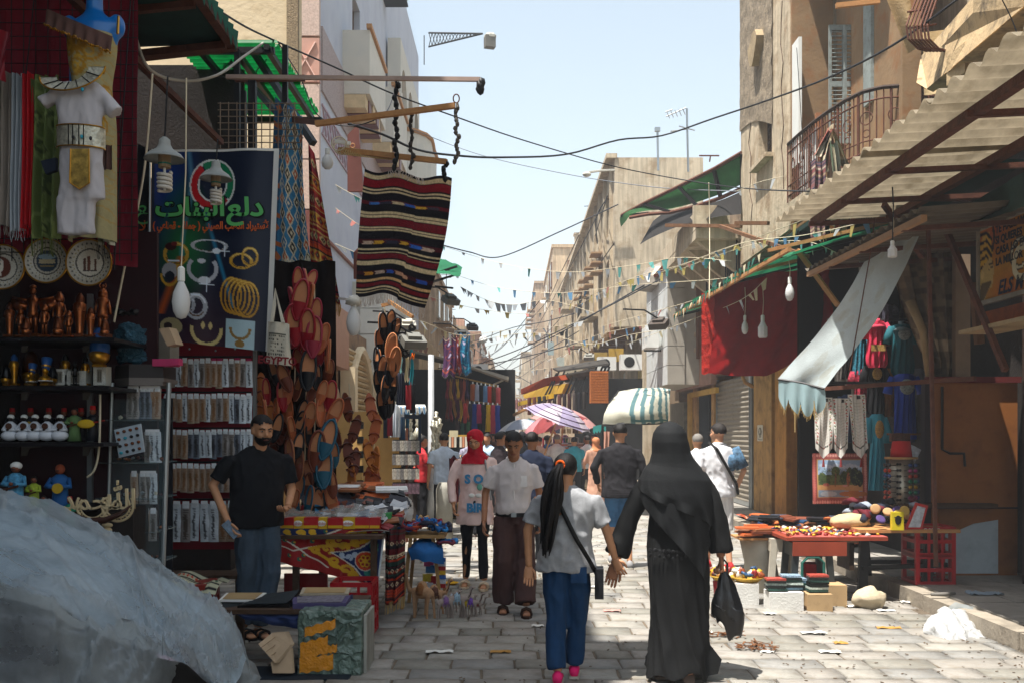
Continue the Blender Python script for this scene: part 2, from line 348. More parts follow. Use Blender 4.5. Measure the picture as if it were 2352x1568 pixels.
mk('pillar',B_((4.98,9.35,1.75),(.22,.3,3.2)),M('dark_brown_pillar','#3b2a20',var=.3),b)
mk('pillar',B_((4.98,7.75,1.75),(.16,.12,3.2)),woodb,b)
mk('door_frame',B_((5.12,8.6,2.62),(.12,1.3,.12)).box((5.1,7.95,1.4),(.1,.07,2.5)).box((5.1,9.15,1.4),(.1,.07,2.5)),M('worn_brown_frame','#5b4030',var=.3),b)
mk('door',B_((5.17,8.55,1.4),(.04,1.15,2.4)),M('deep_brown_door','#241a15',ro=.6,var=.3),b)
mk('socket_box',B_((4.93,8.95,1.72),(.05,.12,.36)),M('grey_plastic','#8a857a'),b)
for z in(1.6,1.72,1.84):mk('socket',L__((4.905,8.95,z),[(.035,0),(.03,-.012),(.012,-.014)],10,ax=V(1,0,0)),black,b)
mk('pipe',T__([(5,8.3,.2),(5,8.3,3.1)],.025),steel,b)
b=T('apartment_building','peeling beige stucco building with shuttered window, ochre loggia and iron balcony','building',(4.6,15,4.8))
xs=4.3;Y0,Y1=15.4,18.7
zb=zv(612,18.5);zt=11.5
facade('wall',xs,Y0,Y1,4.72,zt,[(yx(1773,xs),yx(1742,xs),zv(372,17),zv(130,17))],stucco,b,dp=.22,th=.4)
window(xs,yx(1773,xs)+.01,yx(1742,xs)-.01,zv(372,17)+.01,zv(130,17)-.01,b,style='louvre',fm=M('dark_shutter','#4a4038',var=.3))
def rg(s,t):return V(4.28+.02*nois(V(s*9,t*14,0)),16.4+2.31*s,zv(330,17)+.7*sin(s*1.4+.2)+(zt-8.2)*t)
mk('bare_stonework',G_(rg,30,60),rough_,b,sm=1)
pl=MB();hood=[(0,.42),(.12,.5),(.2,.62),(.34,.6),(.4,.45),(.36,.3),(.28,.12),(.2,0),(.1,.05),(.04,.2)]
mk('window_hood',P_([V(4.29,17.55-p[0]*1.6,zv(150,17.2)+p[1]*.9)for p in hood],V(-.14,0,0)),M('stone_scroll','#a08c6c',var=.3,bu=.6),b)
mk('sill',B_((4.24,(yx(1773,xs)+yx(1742,xs))/2,zv(372,17)-.04),(.16,1.1,.07)),stucco,b)
mk('end_wall',B_((4.31+.32,15.37,8.1),(.64,.06,6.8)),ochre,b)
mk('white_panel',B_((4.34,15.2,zv(240,15.2)),(.05,.42,1.9)),whitep,b)
mk('loggia_wall',B_((5.12,14.05,8.1),(.24,2.6,6.8)),ochre,b)
mk('balcony_slab',P_([V(4.3,15.45,4.95),V(4.36,14.2,4.95),V(4.5,13.2,4.95),V(4.85,12.9,4.95),V(5.8,12.85,4.95),V(5.8,15.45,4.95)],V(0,0,.2)),stucco,b)
sf=MB()
for k in J(16):mk('soffit_board',B_((5.05,13+k*.36+.1,4.7+rnd(-.01,.01)),(1.45,.33,.04)),M('soffit_timber','#7a5a34',var=.35,S_=6),b)
for k in J(4):mk('corbel',P_([V(4.35,13.2+k*1.5,4.94),V(5.1,13.2+k*1.5,4.94),V(5.1,13.2+k*1.5,4.3),V(4.9,13.2+k*1.5,4.4)],V(0,.18,0)),woodd,b)
rail=[V(4.3,15.5,0),V(4.32,15,0),V(4.36,14.4,0),V(4.42,13.9,0),V(4.5,13.45,0),V(4.62,13.1,0),V(4.8,12.92,0),V(5.1,12.86,0),V(5.45,12.84,0),V(5.75,12.84,0)]
def along(P,n):
 L=[0]
 for a,bb in zip(P,P[1:]):L.append(L[-1]+(bb-a).length)
 out=[]
 for i in J(n):
  s=L[-1]*i/(n-1);k=max(j for j in J(len(L)-1)if L[j]<=s+1e-9);out.append(P[k].lerp(P[k+1],(s-L[k])/(L[k+1]-L[k])))
 return out
RZ0,RZ1=5.2,6.06
fr=T('iron_balcony','rusty wrought iron balcony railing with scrolls and bars on the beige building','railing',(4.6,14,5.2))
P=along(rail,40)
for z,r in((RZ0+.05,.014),(RZ0+.2,.01),(RZ1-.14,.012)):mk('rail',T__([p+V(0,0,z)for p in P],r,5),rust,fr)
mk('handrail',T__([p+V(0,0,RZ1)for p in P],.028,6),M('worn_handrail','#3a2c24',var=.2),fr)
for i,p in En(P):mk('baluster',T__([p+V(0,0,RZ0-.05),p+V(0,0,RZ1)],.009 if i%5 else .02,4),rust,fr)
for i in J(2,38,4):
 p=(P[i]+P[i+1])/2;d=(P[i+1]-P[i]).normalized()
 for zc,rr in((RZ0+.5,.085),(RZ0+.3,.05)):mk('scroll',T__([p+d*(rr*cos(t/12*2*PI))+V(0,0,zc+rr*sin(t/12*2*PI))for t in J(13)],.008,4),rust,fr)
for u,Yq,wd,lab in((1922,14.9,.24,'first'),(1957,14.7,.24,'second')):
 x0=(u-UC)/F*Yq;z0=zv(330,Yq);z1=zv(58,Yq);s=mk('shutter',B_((x0-wd/2+.02,Yq,(z0+z1)/2),(.04,.035,z1-z0)).box((x0+wd/2-.02,Yq,(z0+z1)/2),(.04,.035,z1-z0)).box((x0,Yq,z0+.04),(wd-.08,.035,.08)).box((x0,Yq,(z0+z1)/2),(wd-.08,.035,.08)).box((x0,Yq,z1-.04),(wd-.08,.035,.08)),M('grey_shutter','#8b938f',var=.15,dt=('#5e5e56',.5,9)),b)
 for k in J(26):
  z=z0+.1+(z1-z0-.2)*k/25;mk('louvre',B_((x0,Yq+.003,z),(wd-.08,.035,.012),mat=MR(R(35),3,'X')),MATS['grey_shutter'],s)
mk('shutter',B_((4.98,13.9,zv(90,14)),(.05,.3,1.9)),MATS['grey_shutter'],b)
mk('timber_post',B_((4.46,14.5,5.75),(.08,.06,.95)),M('raw_timber','#9a6846',var=.3),b)
mk('upper_slab',B_((5.05,14.1,9.35),(1.5,2.75,.2)),stucco,b)  # unseen slab added overhead to shade the loggia back wall
mk('white_sheet',P_([V(4.33,15.1,5),V(4.4,14.4,5),V(4.4,14.4,6),V(4.33,15.1,5.75)],V(.02,0,0)),whitep,b)
cl=CV(14,14,'#d8bd90')
o=mk('hung_sheet',sheet(wavy(flat(W(2118,75,12.4),W(2245,60,12.4),W(2240,215,12.4),W(2128,215,12.4)),.05,1.2),cl,30,24),M('sand_canvas','#cdb488',ro=.95,var=.12,S_=4,bu=.3),lb='sand coloured canvas sheet hung above the iron balcony railing',cat='canvas')
b=T('concrete_balcony','heavy peeling concrete balcony with square corbels over the corrugated awning','balcony',(5.6,10.5,5.5))
pb=M('peeled_concrete','#b9a07a',ro=.95,var=.2,S_=2.5,bu=.9,bs_=9,dt=('#4a4238',.8,3.5))
mk('slab',P_([W(2105,190,11.2),W(2130,205,11),W(2352,20,8.2),W(2460,-60,7.6),W(2500,-200,7.6),W(2300,-80,9.5),W(2115,130,11.6)],V(1.2,.3,.0)),pb,b)
mk('parapet',P_([W(2128,205,11),W(2352,15,8.4),W(2352,-150,8.4),W(2235,-150,9.6),W(2235,30,9.6),W(2160,110,10.8)],V(.12,.1,0)),pb,b)
for u,v,s in((2175,140,1),(2260,55,1.1)):
 p=W(u+30,v,10);mk('corbel',B_(p+V(.45,.1,0),(.9,.42,.3)),pb,b)
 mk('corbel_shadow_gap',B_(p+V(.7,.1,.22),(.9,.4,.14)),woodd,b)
g=T('bulged_grille','bulging wrought iron window grille under dirty canvas above the balconies','grille',(W(2110,60,10.6)))
for k in J(7):
 u=2082+k*8;mk('bar',T__([W(u+34-.5*k,-30,10.6),W(u+14,20,10.5),W(u,60,10.4),W(u+4,90,10.4),W(u+26,112,10.5),W(u+48,118,10.6)],.012,5),rust,g)
for v in(28,66):mk('cross_bar',T__([W(2085,v,10.45),W(2150,v-10,10.6)],.012,5),rust,g)
mk('window_canvas',sheet(wavy(flat(W(2028,-20,11.6),W(2085,-20,11.6),W(2118,112,11.6),W(2090,118,11.6)),.05,1),CV(6,6,'#8f7a58'),12,20),M('dirty_canvas','#8f7a58',var=.3,bu=.5),lb='dirty brown canvas flap beside the bulging iron grille',cat='canvas')
mk('timber_plank',R__(W(1920,14,12.5),W(2020,3,12.5),.05,.06),woodp,lb='short pale plank sticking out high above the shutters',cat='plank')
b=T('shop_frontage','tan plastered shop frontage with roller shutter, pillars and brown door','building',(4.8,18,.15))
XF=4.5
mk('wall',B_((5.35,21,2.4),(.3,16,4.6)),tan,b)
mk('lintel',B_((4.72,20.3,3.4),(.5,9,1.15)),M('brown_fascia','#7c6148',var=.25,bu=.4),b)
def pil(u0,u1,z1=2.95,mat=tan,xx=XF):
 ya,yb=yx(u1,xx),yx(u0,xx);mk('pillar',B_((xx+.2,(ya+yb)/2,(z1+.15)/2),(.4,yb-ya,z1-.15)),mat,b)
pil(1731,1772);pil(1780,1806,mat=M('amber_plaster','#b98238',var=.2,dt=('#6a441c',.6,4),sk_=.2));pil(1634,1640);pil(1592,1600)
for u in(1727,1731):mk('downpipe',T__([V(XF-.02,yx(u,XF)+.05,.15),V(XF-.02,yx(u,XF)+.05,2.8)],.03),steel,b)
sh=T('roller_shutter','grey ribbed roller shutter closed beside the poster pillar','shutter',(4.62,20.4,.15))
ya,yb=yx(1727,XF)+.08,yx(1640,XF);nsl=26
for k in J(nsl):
 z=.2+2.5*(k+.5)/nsl;mk('slat',T__([V(4.62,ya,z),V(4.62,yb,z)],.056,6).xf(Matrix.Diagonal((1,1,1,1))),rollm,sh)
mk('guide_rail',B_((4.58,ya-.03,1.45),(.08,.06,2.6)),steel,sh);mk('guide_rail',B_((4.58,yb+.03,1.45),(.08,.06,2.6)),steel,sh)
mk('ground_bar',B_((4.6,(ya+yb)/2,.2),(.06,yb-ya,.1)),steel,sh)
mk('scroll_bracket',T__([V(4.4,yx(1727,4.4),2.75-.0),V(4.3,yx(1727,4.4)-.05,2.74),V(4.2,yx(1727,4.4)-.1,2.62),V(4.25,yx(1727,4.4)-.1,2.5),V(4.42,yx(1727,4.4),2.42)],.035,6),M('tan_scroll','#a98456'),b)
d=T('plank_door','brown wooden plank door with padlock beside the embroidered towels','door',(4.72,15.8,.15))
ya,yb=yx(1872,4.72),yx(1810,4.72)
for k in J(5):mk('plank',B_((4.74+.008*(k%2),ya+(yb-ya)*(k+.5)/5,1.5),(.05,(yb-ya)/5-.012,2.7)),woodd,d)
for z in(.95,1.9):mk('cross_rail',B_((4.7,(ya+yb)/2,z),(.04,yb-ya,.1)),woodb,d)
mk('padlock',B_((4.67,ya+.25,1.6),(.03,.07,.09)).tube([V(4.67,ya+.22,1.65),V(4.67,ya+.22,1.71),V(4.67,ya+.28,1.71),V(4.67,ya+.28,1.65)],.008,4),steel,d)
cv=CV(22,40,'#cfc6b4');cv.ell(.5,.42,.3,.26,'#6f6a5c').ell(.42,.4,.12,.14,'#bfb6a2').rect(.3,.6,.7,.78,'#8d8678').rect(.15,.84,.85,.87,'#55504a').rect(.2,.9,.8,.92,'#55504a').speck(.2)
Yp=yx(1747,4.5);mk('poster',sheet(flat(V(4.49,Yp+.2,zv(975,Yp)),V(4.49,Yp-.2,zv(975,Yp)),V(4.49,Yp-.2,zv(1012,Yp)),V(4.49,Yp+.2,zv(1012,Yp))),cv),vcol,lb='small faded notice pasted on the tan pillar',cat='poster')
mk('door_frame',B_((4.45,24.9,1.35),(.08,.3,2.4)).box((4.45,23.2,2.5),(.08,3.2,.12)),M('yellow_wood','#b9923e',var=.2),b)
mk('door_leaf',B_((4.5,23.2,1.3),(.06,1.2,2.3)),glass,b)
mk('kiosk_window',B_((4.4,26.3,1.6),(.1,2.2,1.5)),M('shop_glass','#6d6a5e',ro=.3,var=.4,S_=6),b)
mk('pink_fascia',B_((4.44,24.2,3),(.12,4.6,.7)),M('pinkish_stone','#9a7868',var=.2,bu=.3),b)
b=T('ornate_building','dark ornate stone building with disc studded pilaster, iron window grilles and heavy balcony','building',(4.6,23,3.4))
ops=[(19.4,20.8,3.9,5.6),(21.6,22.8,3.9,5.6),(24.2,25.6,3.9,5.6)]
facade('wall',4.45,18.7,28.5,3.4,6.1,ops,M('grey_brown_stone','#8d7a66',var=.25,S_=2,bu=.5,dt=('#574a3e',.6,3)),b)
for o_ in ops:
 w_=window(4.45,*[o_[0]+.02,o_[1]-.02,o_[2]+.02,o_[3]-.02],b)
 for k in J(7):mk('grille_bar',T__([V(4.4,o_[0]+.1+k*.2,o_[2]),V(4.4,o_[0]+.1+k*.2,o_[3])],.015,4),iron,w_)
mk('pilaster',B_((4.38,23.4,4.6),(.14,.5,2.6)),M('red_brown_stone','#6e4a38',var=.2),b)
for k in J(7):mk('disc',L__((4.3,23.4,3.5+k*.36),[(.1,0),(.1,-.03),(.06,-.04),(.05,-.02)],12,ax=V(1,0,0)),M('pale_disc','#b8a58c'),b)
mk('balcony',B_((4.05,21.6,5.45),(.95,4.6,.22)).box((3.62,21.6,5.7),(.1,4.6,.35)).box((3.85,19.25,5.75),(.7,.1,.4)),stucco2,b)
for k in J(5):mk('bracket',P_([V(3.65,19.6+k,5.34),V(4.45,19.6+k,5.34),V(4.45,19.6+k,4.7)],V(0,.16,0)),stucco2,b)
mk('dome_hood',L__((3.9,25.2,5.2),[(.75,0),(.7,.25),(.5,.5),(.2,.64),(.02,.68)],18),M('tin_hood','#8d8478',ro=.5,me_=.3),b)
b=T('white_bay','narrow white panelled bay with red tile edge projecting over the street','building',(3.8,25,2.7))
wt=M('white_tile','#cfd2d0',ro=.5,var=.07,S_=2,dt=('#a8a49a',.5,3));gt=M('grey_tile','#a39c90',ro=.6,var=.12,S_=3)
ya,yb=23.3,26.8
mk('core',B_((4.02,(ya+yb)/2,4.05),(.74,yb-ya-.04,2.7)),gt,b)
for j in J(6):
 for k in J(2):mk('panel',B_((3.635,ya+.87+k*1.75,2.92+j*.45),(.03,1.73,.435)),wt,b)
 mk('panel',B_((3.84,ya+.005,2.92+j*.45),(.4,.03,.435)),gt,b)
for k in J(12):mk('roof_tile',B_((3.62,ya+.15+k*.3,5.47),(.24,.27,.07),mat=MR(R(-25),3,'Y')),M('red_tile','#8c4a36',var=.25),b)
ac=T('air_conditioner','white air conditioner fixed to the white panelled bay','air conditioner',(W(1527,1150,23.1)))
p=W(1515,765+10,24);mk('casing',B_(p+V(-.2,.2,0),(.3,.8,.5)),whitep,ac);mk('bracket',R__(p+V(-.35,.2,-.3),p+V(.2,.2,-.3),.04),iron,ac)
b=T('apartment_block','tall sand coloured apartment block with plain end wall and dark street windows','building',(4,45,5))
yA,yB=31.5,62;xs=3.25;ops=[]
for k in J(11):
 for zz in(6,8.2):ops.append((33.2+k*2.6,34.2+k*2.6,zz,zz+1.35))
facade('wall',xs,yA,yB,4.9,10.25,ops,stucco2,b,dp=.3)
for o_ in ops:window(xs,o_[0]+.01,o_[1]-.01,o_[2]+.01,o_[3]-.01,b,dp=.22)
for k in J(15):mk('pilaster',B_((xs-.05,32.2+k*2.05,7.6),(.1,.16,5.3)),stucco2,b)
mk('cornice',B_((xs-.1,46.8,10.3),(.35,30.7,.14)),stucco2,b)
for k in J(9):mk('soffit_beam',B_((3.9,32+k*1.1,4.8),(1.5,.25,.2)),M('soffit_timber','#7a5a34'),b)
for k in J(4):
 for j in J(3):mk('air_vent_shelf',B_((xs-.22,36+k*3.2,7.3+j*.33),(.4,1,.06)),M('vent_shelf','#a98a68'),b)
for k,(yy,zz)in En([(38,5.9),(47,5.6),(52,7.9)]):
 s=mk('balcony',B_((xs-.35,yy,zz),(.7,2.2,.12)),stucco2,b);mk('balcony_rail',B_((xs-.68,yy,zz+.75),(.03,2.2,.03)),iron,s)
 for j in J(10):mk('balcony_bar',B_((xs-.68,yy-1.05+j*.23,zz+.4),(.02,.02,.7)),iron,s)
bb=T('lower_arcade','shadowy shop fronts under the tall sand coloured block','building',(4,45,.15))
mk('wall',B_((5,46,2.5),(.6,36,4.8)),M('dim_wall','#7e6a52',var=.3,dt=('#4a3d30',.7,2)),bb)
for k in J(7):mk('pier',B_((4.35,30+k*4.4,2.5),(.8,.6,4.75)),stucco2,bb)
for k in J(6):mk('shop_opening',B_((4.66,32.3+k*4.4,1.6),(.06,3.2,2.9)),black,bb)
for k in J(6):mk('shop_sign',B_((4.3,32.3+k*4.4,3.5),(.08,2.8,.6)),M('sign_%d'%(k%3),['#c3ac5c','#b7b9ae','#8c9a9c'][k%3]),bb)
def farb(x0,x1,y0,y1,z1,lb,mat,side,nst,seed,name='house'):
 r=random.Random(seed);b=T(name,lb,'building',((x0+x1)/2,y0,0));xf=x0 if side<0 else x1
 mk('wall',B_(((x0+x1)/2,(y0+y1)/2,z1/2),(x1-x0,y1-y0,z1)),mat,b)
 n=max(2,int((y1-y0)/3));h=(z1-3)/nst
 for s in J(nst):
  for k in J(n):
   yy=y0+(k+.5)*(y1-y0)/n;z=3+s*h+h*.35
   f=mk('window',B_((xf+side*.03,yy,z+h*.2),(.1,1.1,h*.48)),r.choice([woodb,whitep,stucco2]),b);mk('pane',B_((xf+side*.085,yy,z+h*.2),(.02,.9,h*.42)),glass,f)
   if r.random()<.45:mk('balcony',B_((xf+side*.3,yy,z-h*.12),(.6,1.8,.1)).box((xf+side*.58,yy,z+.1),(.04,1.8,.45)),mat,b)
 wx=x1-x0;m=max(1,int(wx/2.2))
 for s in J(nst):
  for k in J(m):
   xx=x0+(k+.5)*wx/m;z=3+s*h+h*.55
   f=mk('window',B_((xx,y0-.03,z),(.9,.1,h*.42)),woodb,b);mk('pane',B_((xx,y0-.085,z),(.7,.02,h*.36)),glass,f)
 mk('parapet',B_(((x0+x1)/2,(y0+y1)/2,z1+.1),(x1-x0+.2,y1-y0+.2,.2)),mat,b)
 for k in J(3):mk('roof_shed',B_((r.uniform(x0+.8,x1-.8),r.uniform(y0+1,y1-1),z1+.7),(r.uniform(.8,1.6),1.5,1.2)),r.choice([mat,M('brick_wall','#9a6650',var=.3)]),b)
 return b
fm=[M('far_wall_%d'%i,h,var=.2,S_=.8,bu=.3,bs_=4,dt=(d,.6,1.2),sk_=.35)for i,(h,d)in En([('#c2ab8c','#957c60'),('#b79d80','#8d7358'),('#cdbb9e','#a48c6c'),('#b28c74','#8c6852')])]
farb(2.6,8,63,80,13.2,'weathered sandy house with rooftop sheds beyond the tall block',fm[0],-1,3,1)
farb(1.9,7,81,98,13.6,'brownish narrow house with many small balconies down the street',fm[1],-1,4,2)
farb(1,6,100,125,9.4,'pale low house with satellite shed near the end of the street',fm[2],-1,3,3)
farb(1.3,6,150,180,8.4,'distant pinkish house closing the end of the street',fm[3],-1,2,4)
farb(-9,-2.75,57,70,7.4,'faded beige house with glazed bay beyond the pale mint building',fm[0],1,2,5)
farb(-8,-2.35,72,90,8.6,'tan house with brick roof shed further down the shaded side',fm[3],1,3,6)
farb(-8,-1.9,92,120,8.2,'pale grey house at the far end of the shaded side',fm[2],1,2,7)
farb(-9,-3.3,42.5,55,8.4,'ochre two storey house with flat roof behind the hung carpets',fm[1],1,2,8)
b=T('corner_building','plain tall near building whose roof shades the stalls','building',(-5,3,0))
mk('wall',B_((-6.7,2.2,6.6),(6.4,12,13.2)),darkw,b);mk('cornice',B_((-3.2,3,13.1),(.6,10.2,.25)),cream,b)  # cornice pushed outward, out of view, to widen the shade on the street
mk('roof_ledge',B_((-2.85,4.5,13),(.9,.9,.3)),cream,b)  # unseen ledge added to cast a shadow patch on the paving
b=T('cream_building','cream rendered house end wall with a rough stone corner strip','building',(-4.4,14,0))
mk('wall',B_((-5.1,14.15,5.2),(4.16,.3,10.4)).box((-5.9,15.2,5.2),(2.2,1.7,10.4)),cream,b)
def cs(s,t):return V(-3-.17+.17*s+.0,13.96-.03*nois(V(s*3,t*70,2)),1.5+8.9*t)
mk('stone_strip',B_((-3.075,13.97,5.9),(.16,.08,9)),M('pebble_dash','#8f7c60',var=.5,S_=40,bu=1,bs_=60),b)
b=T('pink_building','lilac and pink rendered house with arched loggia and stacked balconies','building',(-5,30,0))
lil=M('lilac_render','#b4b7c0',var=.06,S_=1,bu=.2,bs_=12,dt=('#9da0b2',.4,1.4));pk=M('pink_granite','#bca496',var=.25,S_=30,bu=.2,bs_=50);rd=M('maroon_granite','#6d3f36',ro=.5,var=.2);wh=M('white_render','#cbc5b8',var=.06,dt=('#b2b0a8',.4,2));gs=M('speckled_grey','#a3938f',var=.35,S_=40);
xl=-3.85
zs_=dict(d=.2)
ops=[(yx(u1,xl),yx(u0,xl),0,0)for u0,u1 in[]]
opl=[(31,32,10.2,12.4),(33,34,10.2,12.4),(35,36,10.2,12.4),(37.6,38.4,4.6,6.6),(24,25.2,9.7,12.2)]
facade('wall',xl,20,41,3,17,opl,lil,b,side=1,dp=.35)
for o_ in opl:window(xl,o_[0]+.01,o_[1]-.01,o_[2]+.01,o_[3]-.01,b,side=1,style='louvre')
mk('base_wall',B_((-5.2,30.5,1.6),(2.7,21,3)),tan,b)
mk('end_wall',B_((-4.6,19.93,10),(1.5,.1,14)),cream,b)
for z0,z1,m_ in((3.2,4.6,pk),(4.6,6,rd),(6,7,pk),(7,8.5,pk),(8.52,9.42,M('coral_block','#b98d7c',var=.1)),(9.44,11.6,pk)):mk('corner_block',B_((-4.1,19.85,(z0+z1)/2),(.54,.14,z1-z0-.03)),m_,b)
for s in(-1,1):mk('cross_motif',R__(V(-4.1-.2*s,19.765,8.62),V(-4.1+.2*s,19.765,9.32),.02,.05,up=V(0,1,0)),M('pale_pink','#dcb6a6'),b)
lat=MB();zc=7.9
for k in J(60):
 y=20.2+k*.34
 for a in(0,1):lat.bar(V(xl+.015,y,zc-(.25 if a else-.25)),V(xl+.015,y+.34,zc+(.25 if a else-.25)),.02,.03,up=V(1,0,0))
mk('lattice_band',lat,M('mauve_strip','#a88f96'),b,kind='stuff')
mk('band_edge',B_((xl+.015,30.5,zc+.29),(.03,20.8,.04)).box((xl+.015,30.5,zc-.29),(.03,20.8,.04)),MATS['mauve_strip'],b)
mk('string_course',B_((xl+.03,30.5,5.55),(.06,20.8,.05)),M('brown_line','#8a5a48'),b)
mk('granite_band',B_((xl+.02,30.5,9.1),(.04,20.9,1.3)),gs,b)
def balc(y0,y1,z0,z1,out=.62):
 s=mk('balcony',B_((xl+out/2,(y0+y1)/2,(z0+z1)/2+.1),(out,y1-y0,z1-z0)),wh,b)
 mk('balcony_cap',R__(V(xl+out,y0-.1,z1+.16),V(xl+out,y1,z1+.16),.12,.09),woodp,s)
 for k in J(7):
  yy=y0+(y1-y0)*(k+.5)/7;q=out-.1*abs(k-3)/3
  mk('soffit_stripe',B_((xl+q/2,yy,z0-.06-.02*(k%2)),(q,(y1-y0)/7-.01,.3)),[M('sand_stripe','#cbb28a'),rd][k%2],s)
balc(22.6,25.4,9.15,10.6);balc(27.2,30.6,9.4,10.9);balc(29.5,34,7.5,9)
for k in J(4):
 y=30.4+k*2.05;mk('column',L__((xl+.25,y,9.6),[(.22,0),(.22,.08),(.15,.14),(.14,1.9),(.2,2),(.26,2.2),(.26,2.3)],12),wh,b)
 if k<3:
  y2=y+1.02;pts=[V(xl+.05,y2-.8,11.9)]+[V(xl+.05,y2-.8*cos(PI*t/10),12+.95*sin(PI*t/10))for t in J(11)]+[V(xl+.05,y2+.8,11.9),V(xl+.05,y2+1.02,11.9),V(xl+.05,y2+1.02,13.6),V(xl+.05,y2-1.02,13.6),V(xl+.05,y2-1.02,11.9)]
  mk('arch',P_(pts,V(.4,0,0)),wh,b)
rb=MB();prof=[]
for k in J(13):
 t=PI*k/12;prof.append(V(xl+.95*sin(t)*(1+.25*sin(t*2)**2),36.6-2.6*cos(t),0))
mk('round_balcony',P_([p+V(0,0,10.2)for p in prof],V(0,0,.14)),M('sand_soffit','#c9a878',var=.1),b)
mk('balcony_wall',P_([p+V(0,0,10.34)for p in prof]+[p*1+V(-.1,0,10.34)for p in prof[::-1]],V(0,0,1.55)),wh,b)
mk('balcony_cap',T__([p+V(.02,0,11.93)for p in prof],.08,6),woodp,b)
mk('curved_corbel',L__((xl,37.2,8.6),[(.02,0),(.35,.3),(.7,.9),(.92,1.5),(.95,1.6)],16),MATS['sand_soffit'],b)
mk('roof_lattice',B_((-3,34,14.6),(.03,.03,1)),iron,b)
for k,(u0,v0,u1,v1,Yq)in En([(798,285,835,440,13.5),(812,555,872,640,12)]):
 o=T('sign_blade','maroon shop sign blade with brass ring beside the %s'%['timber pole','striped rug'][k],'sign',(W(u0,v1,Yq)))
 mk('board',P_([W(u0,v0+25,Yq),W(u0+25,v0,Yq),W(u1,v1,Yq),W(u0,v1,Yq)],V(0,.06,0)),rd,o)
 mk('ring',T__([W(u0+12+5*cos(t),v0+50+5*sin(t),Yq-.02)for t in[i*PI/6 for i in J(13)]],.006,4),woodp,o)
b=T('shop_row','tan shop row with arched roller shutter and dark doorways under the pink house','building',(-3.6,18,0))
XL=-3.35
mk('wall',B_((-3.75,20.2,1.9),(.5,13.2,3.8)),M('dusky_wall','#8c6f52',var=.25,dt=('#5e4630',.6,3)),b)
mk('pink_lintel',B_((-3.36,16.4,3.35),(.34,6.2,1.1)),M('salmon_fascia','#a87c66',ro=.5,var=.12),b)
ya,yb=-3.35*F/(800-UC),-3.35*F/(853-UC)
for k,(q,m_)in En([(ya-.2,cream),(yb+.2,cream),(13.7,tan),(17.3,M('marble_pillar','#b7a284'))]):mk('pillar',B_((-3.3,q,1.45),(.3,.34,2.9)),m_,b)
s=T('roller_shutter','tan ribbed roller shutter under a pale arch behind hanging sandals','shutter',(-3.4,(ya+yb)/2,0))
for k in J(26):mk('slat',T__([V(-3.4,ya,.15+k*.125),V(-3.4,yb,.15+k*.125)],.062,6),rollt,s)
arc=[V(-3.33,ya+.1+(yb-ya-.2)*(k/12),2.55+.85*sin(PI*k/12))for k in J(13)]
mk('arch_trim',T__(arc,.09,6),cream,s)
mk('shop_glass',B_((-3.42,15.6,1.6),(.08,2.6,2.4)),glass,b);mk('shop_glass',B_((-3.42,12.6,1.6),(.08,2.2,2.6)),glass,b)
mk('mullion',B_((-3.36,15.6,1.5),(.06,.1,2.6)).box((-3.36,14.3,1.5),(.06,.1,2.6)).box((-3.36,16.9,1.5),(.06,.1,2.6)),M('pale_frame','#a3947a'),b)
mk('side_wall',B_((-3.6,11.6,1.9),(.7,.2,3.8)),darkw,b)
b=T('marble_shop','pale marble clad shop with stepped cornice behind black slippers','building',(-3.3,25.5,0))
mk('wall',B_((-3.75,27,2.6),(1.2,6,5.2)),M('marble_clad','#c3c0b4',var=.12),b)
for j in J(4):mk('marble_slab',B_((-3.13,25.3+.0,3+j*.62),(.06,2.2,.6)),M('white_marble','#d8d6cc',ro=.4,var=.08),b);mk('marble_slab',B_((-3.4,23.96,3+j*.62),(.5,.05,.6)),MATS['white_marble'],b)
b=T('arched_gateway','weathered stone gateway with pointed arch and carved drip canopy','building',(-3.3,34,0))
st=M('gate_stone','#b59a74',var=.25,bu=.5,dt=('#7d6548',.6,2))
mk('wall',B_((-3.9,36,2.4),(1.9,9,4.8)),st,b)
pts=[W(985,1000,31.2),W(985,905,31.2),W(992,870,31.2),W(1003,845,31.2),W(1014,832,31.2)]
arch=[V(-3.62,31.45,1.2),V(-3.62,31.45,3),V(-3.45,31.45,3.5),V(-3.3,31.45,3.7),V(-3.15,31.45,3.5),V(-3,31.45,3),V(-3,31.45,1.2)]
mk('arch_recess',P_(arch,V(0,-.02,0)),darkw,b)
cnp=MB()
mk('canopy',P_([V(-4,30.4,4.15),V(-2.6,30.4,4.15),V(-2.75,31.4,4.6),V(-4,31.4,4.6)],V(0,0,.08)),M('canopy_tile','#9a7a60'),b)
for k in J(9):mk('drip_tooth',P_([V(-3.95+k*.155,30.38,4.15),V(-3.8+k*.155,30.38,4.15),V(-3.875+k*.155,30.38,3.85)],V(0,.05,0)),M('tooth_wood','#8a5c48'),b)
b=T('back_house','plain sandy house wall rising behind the near shops and awnings','building',(7.4,9,0))
mk('wall',B_((7.6,8,5),(3.2,17,10)),stucco2,b)
b=T('back_house','dim plastered house wall behind the wire cage and green sheet','building',(-6,11,0))
mk('wall',B_((-5.3,10.9,2.2),(2.6,5.4,4.4)),M('dusky_wall','#8c6f52'),b)
r=random.Random(77)
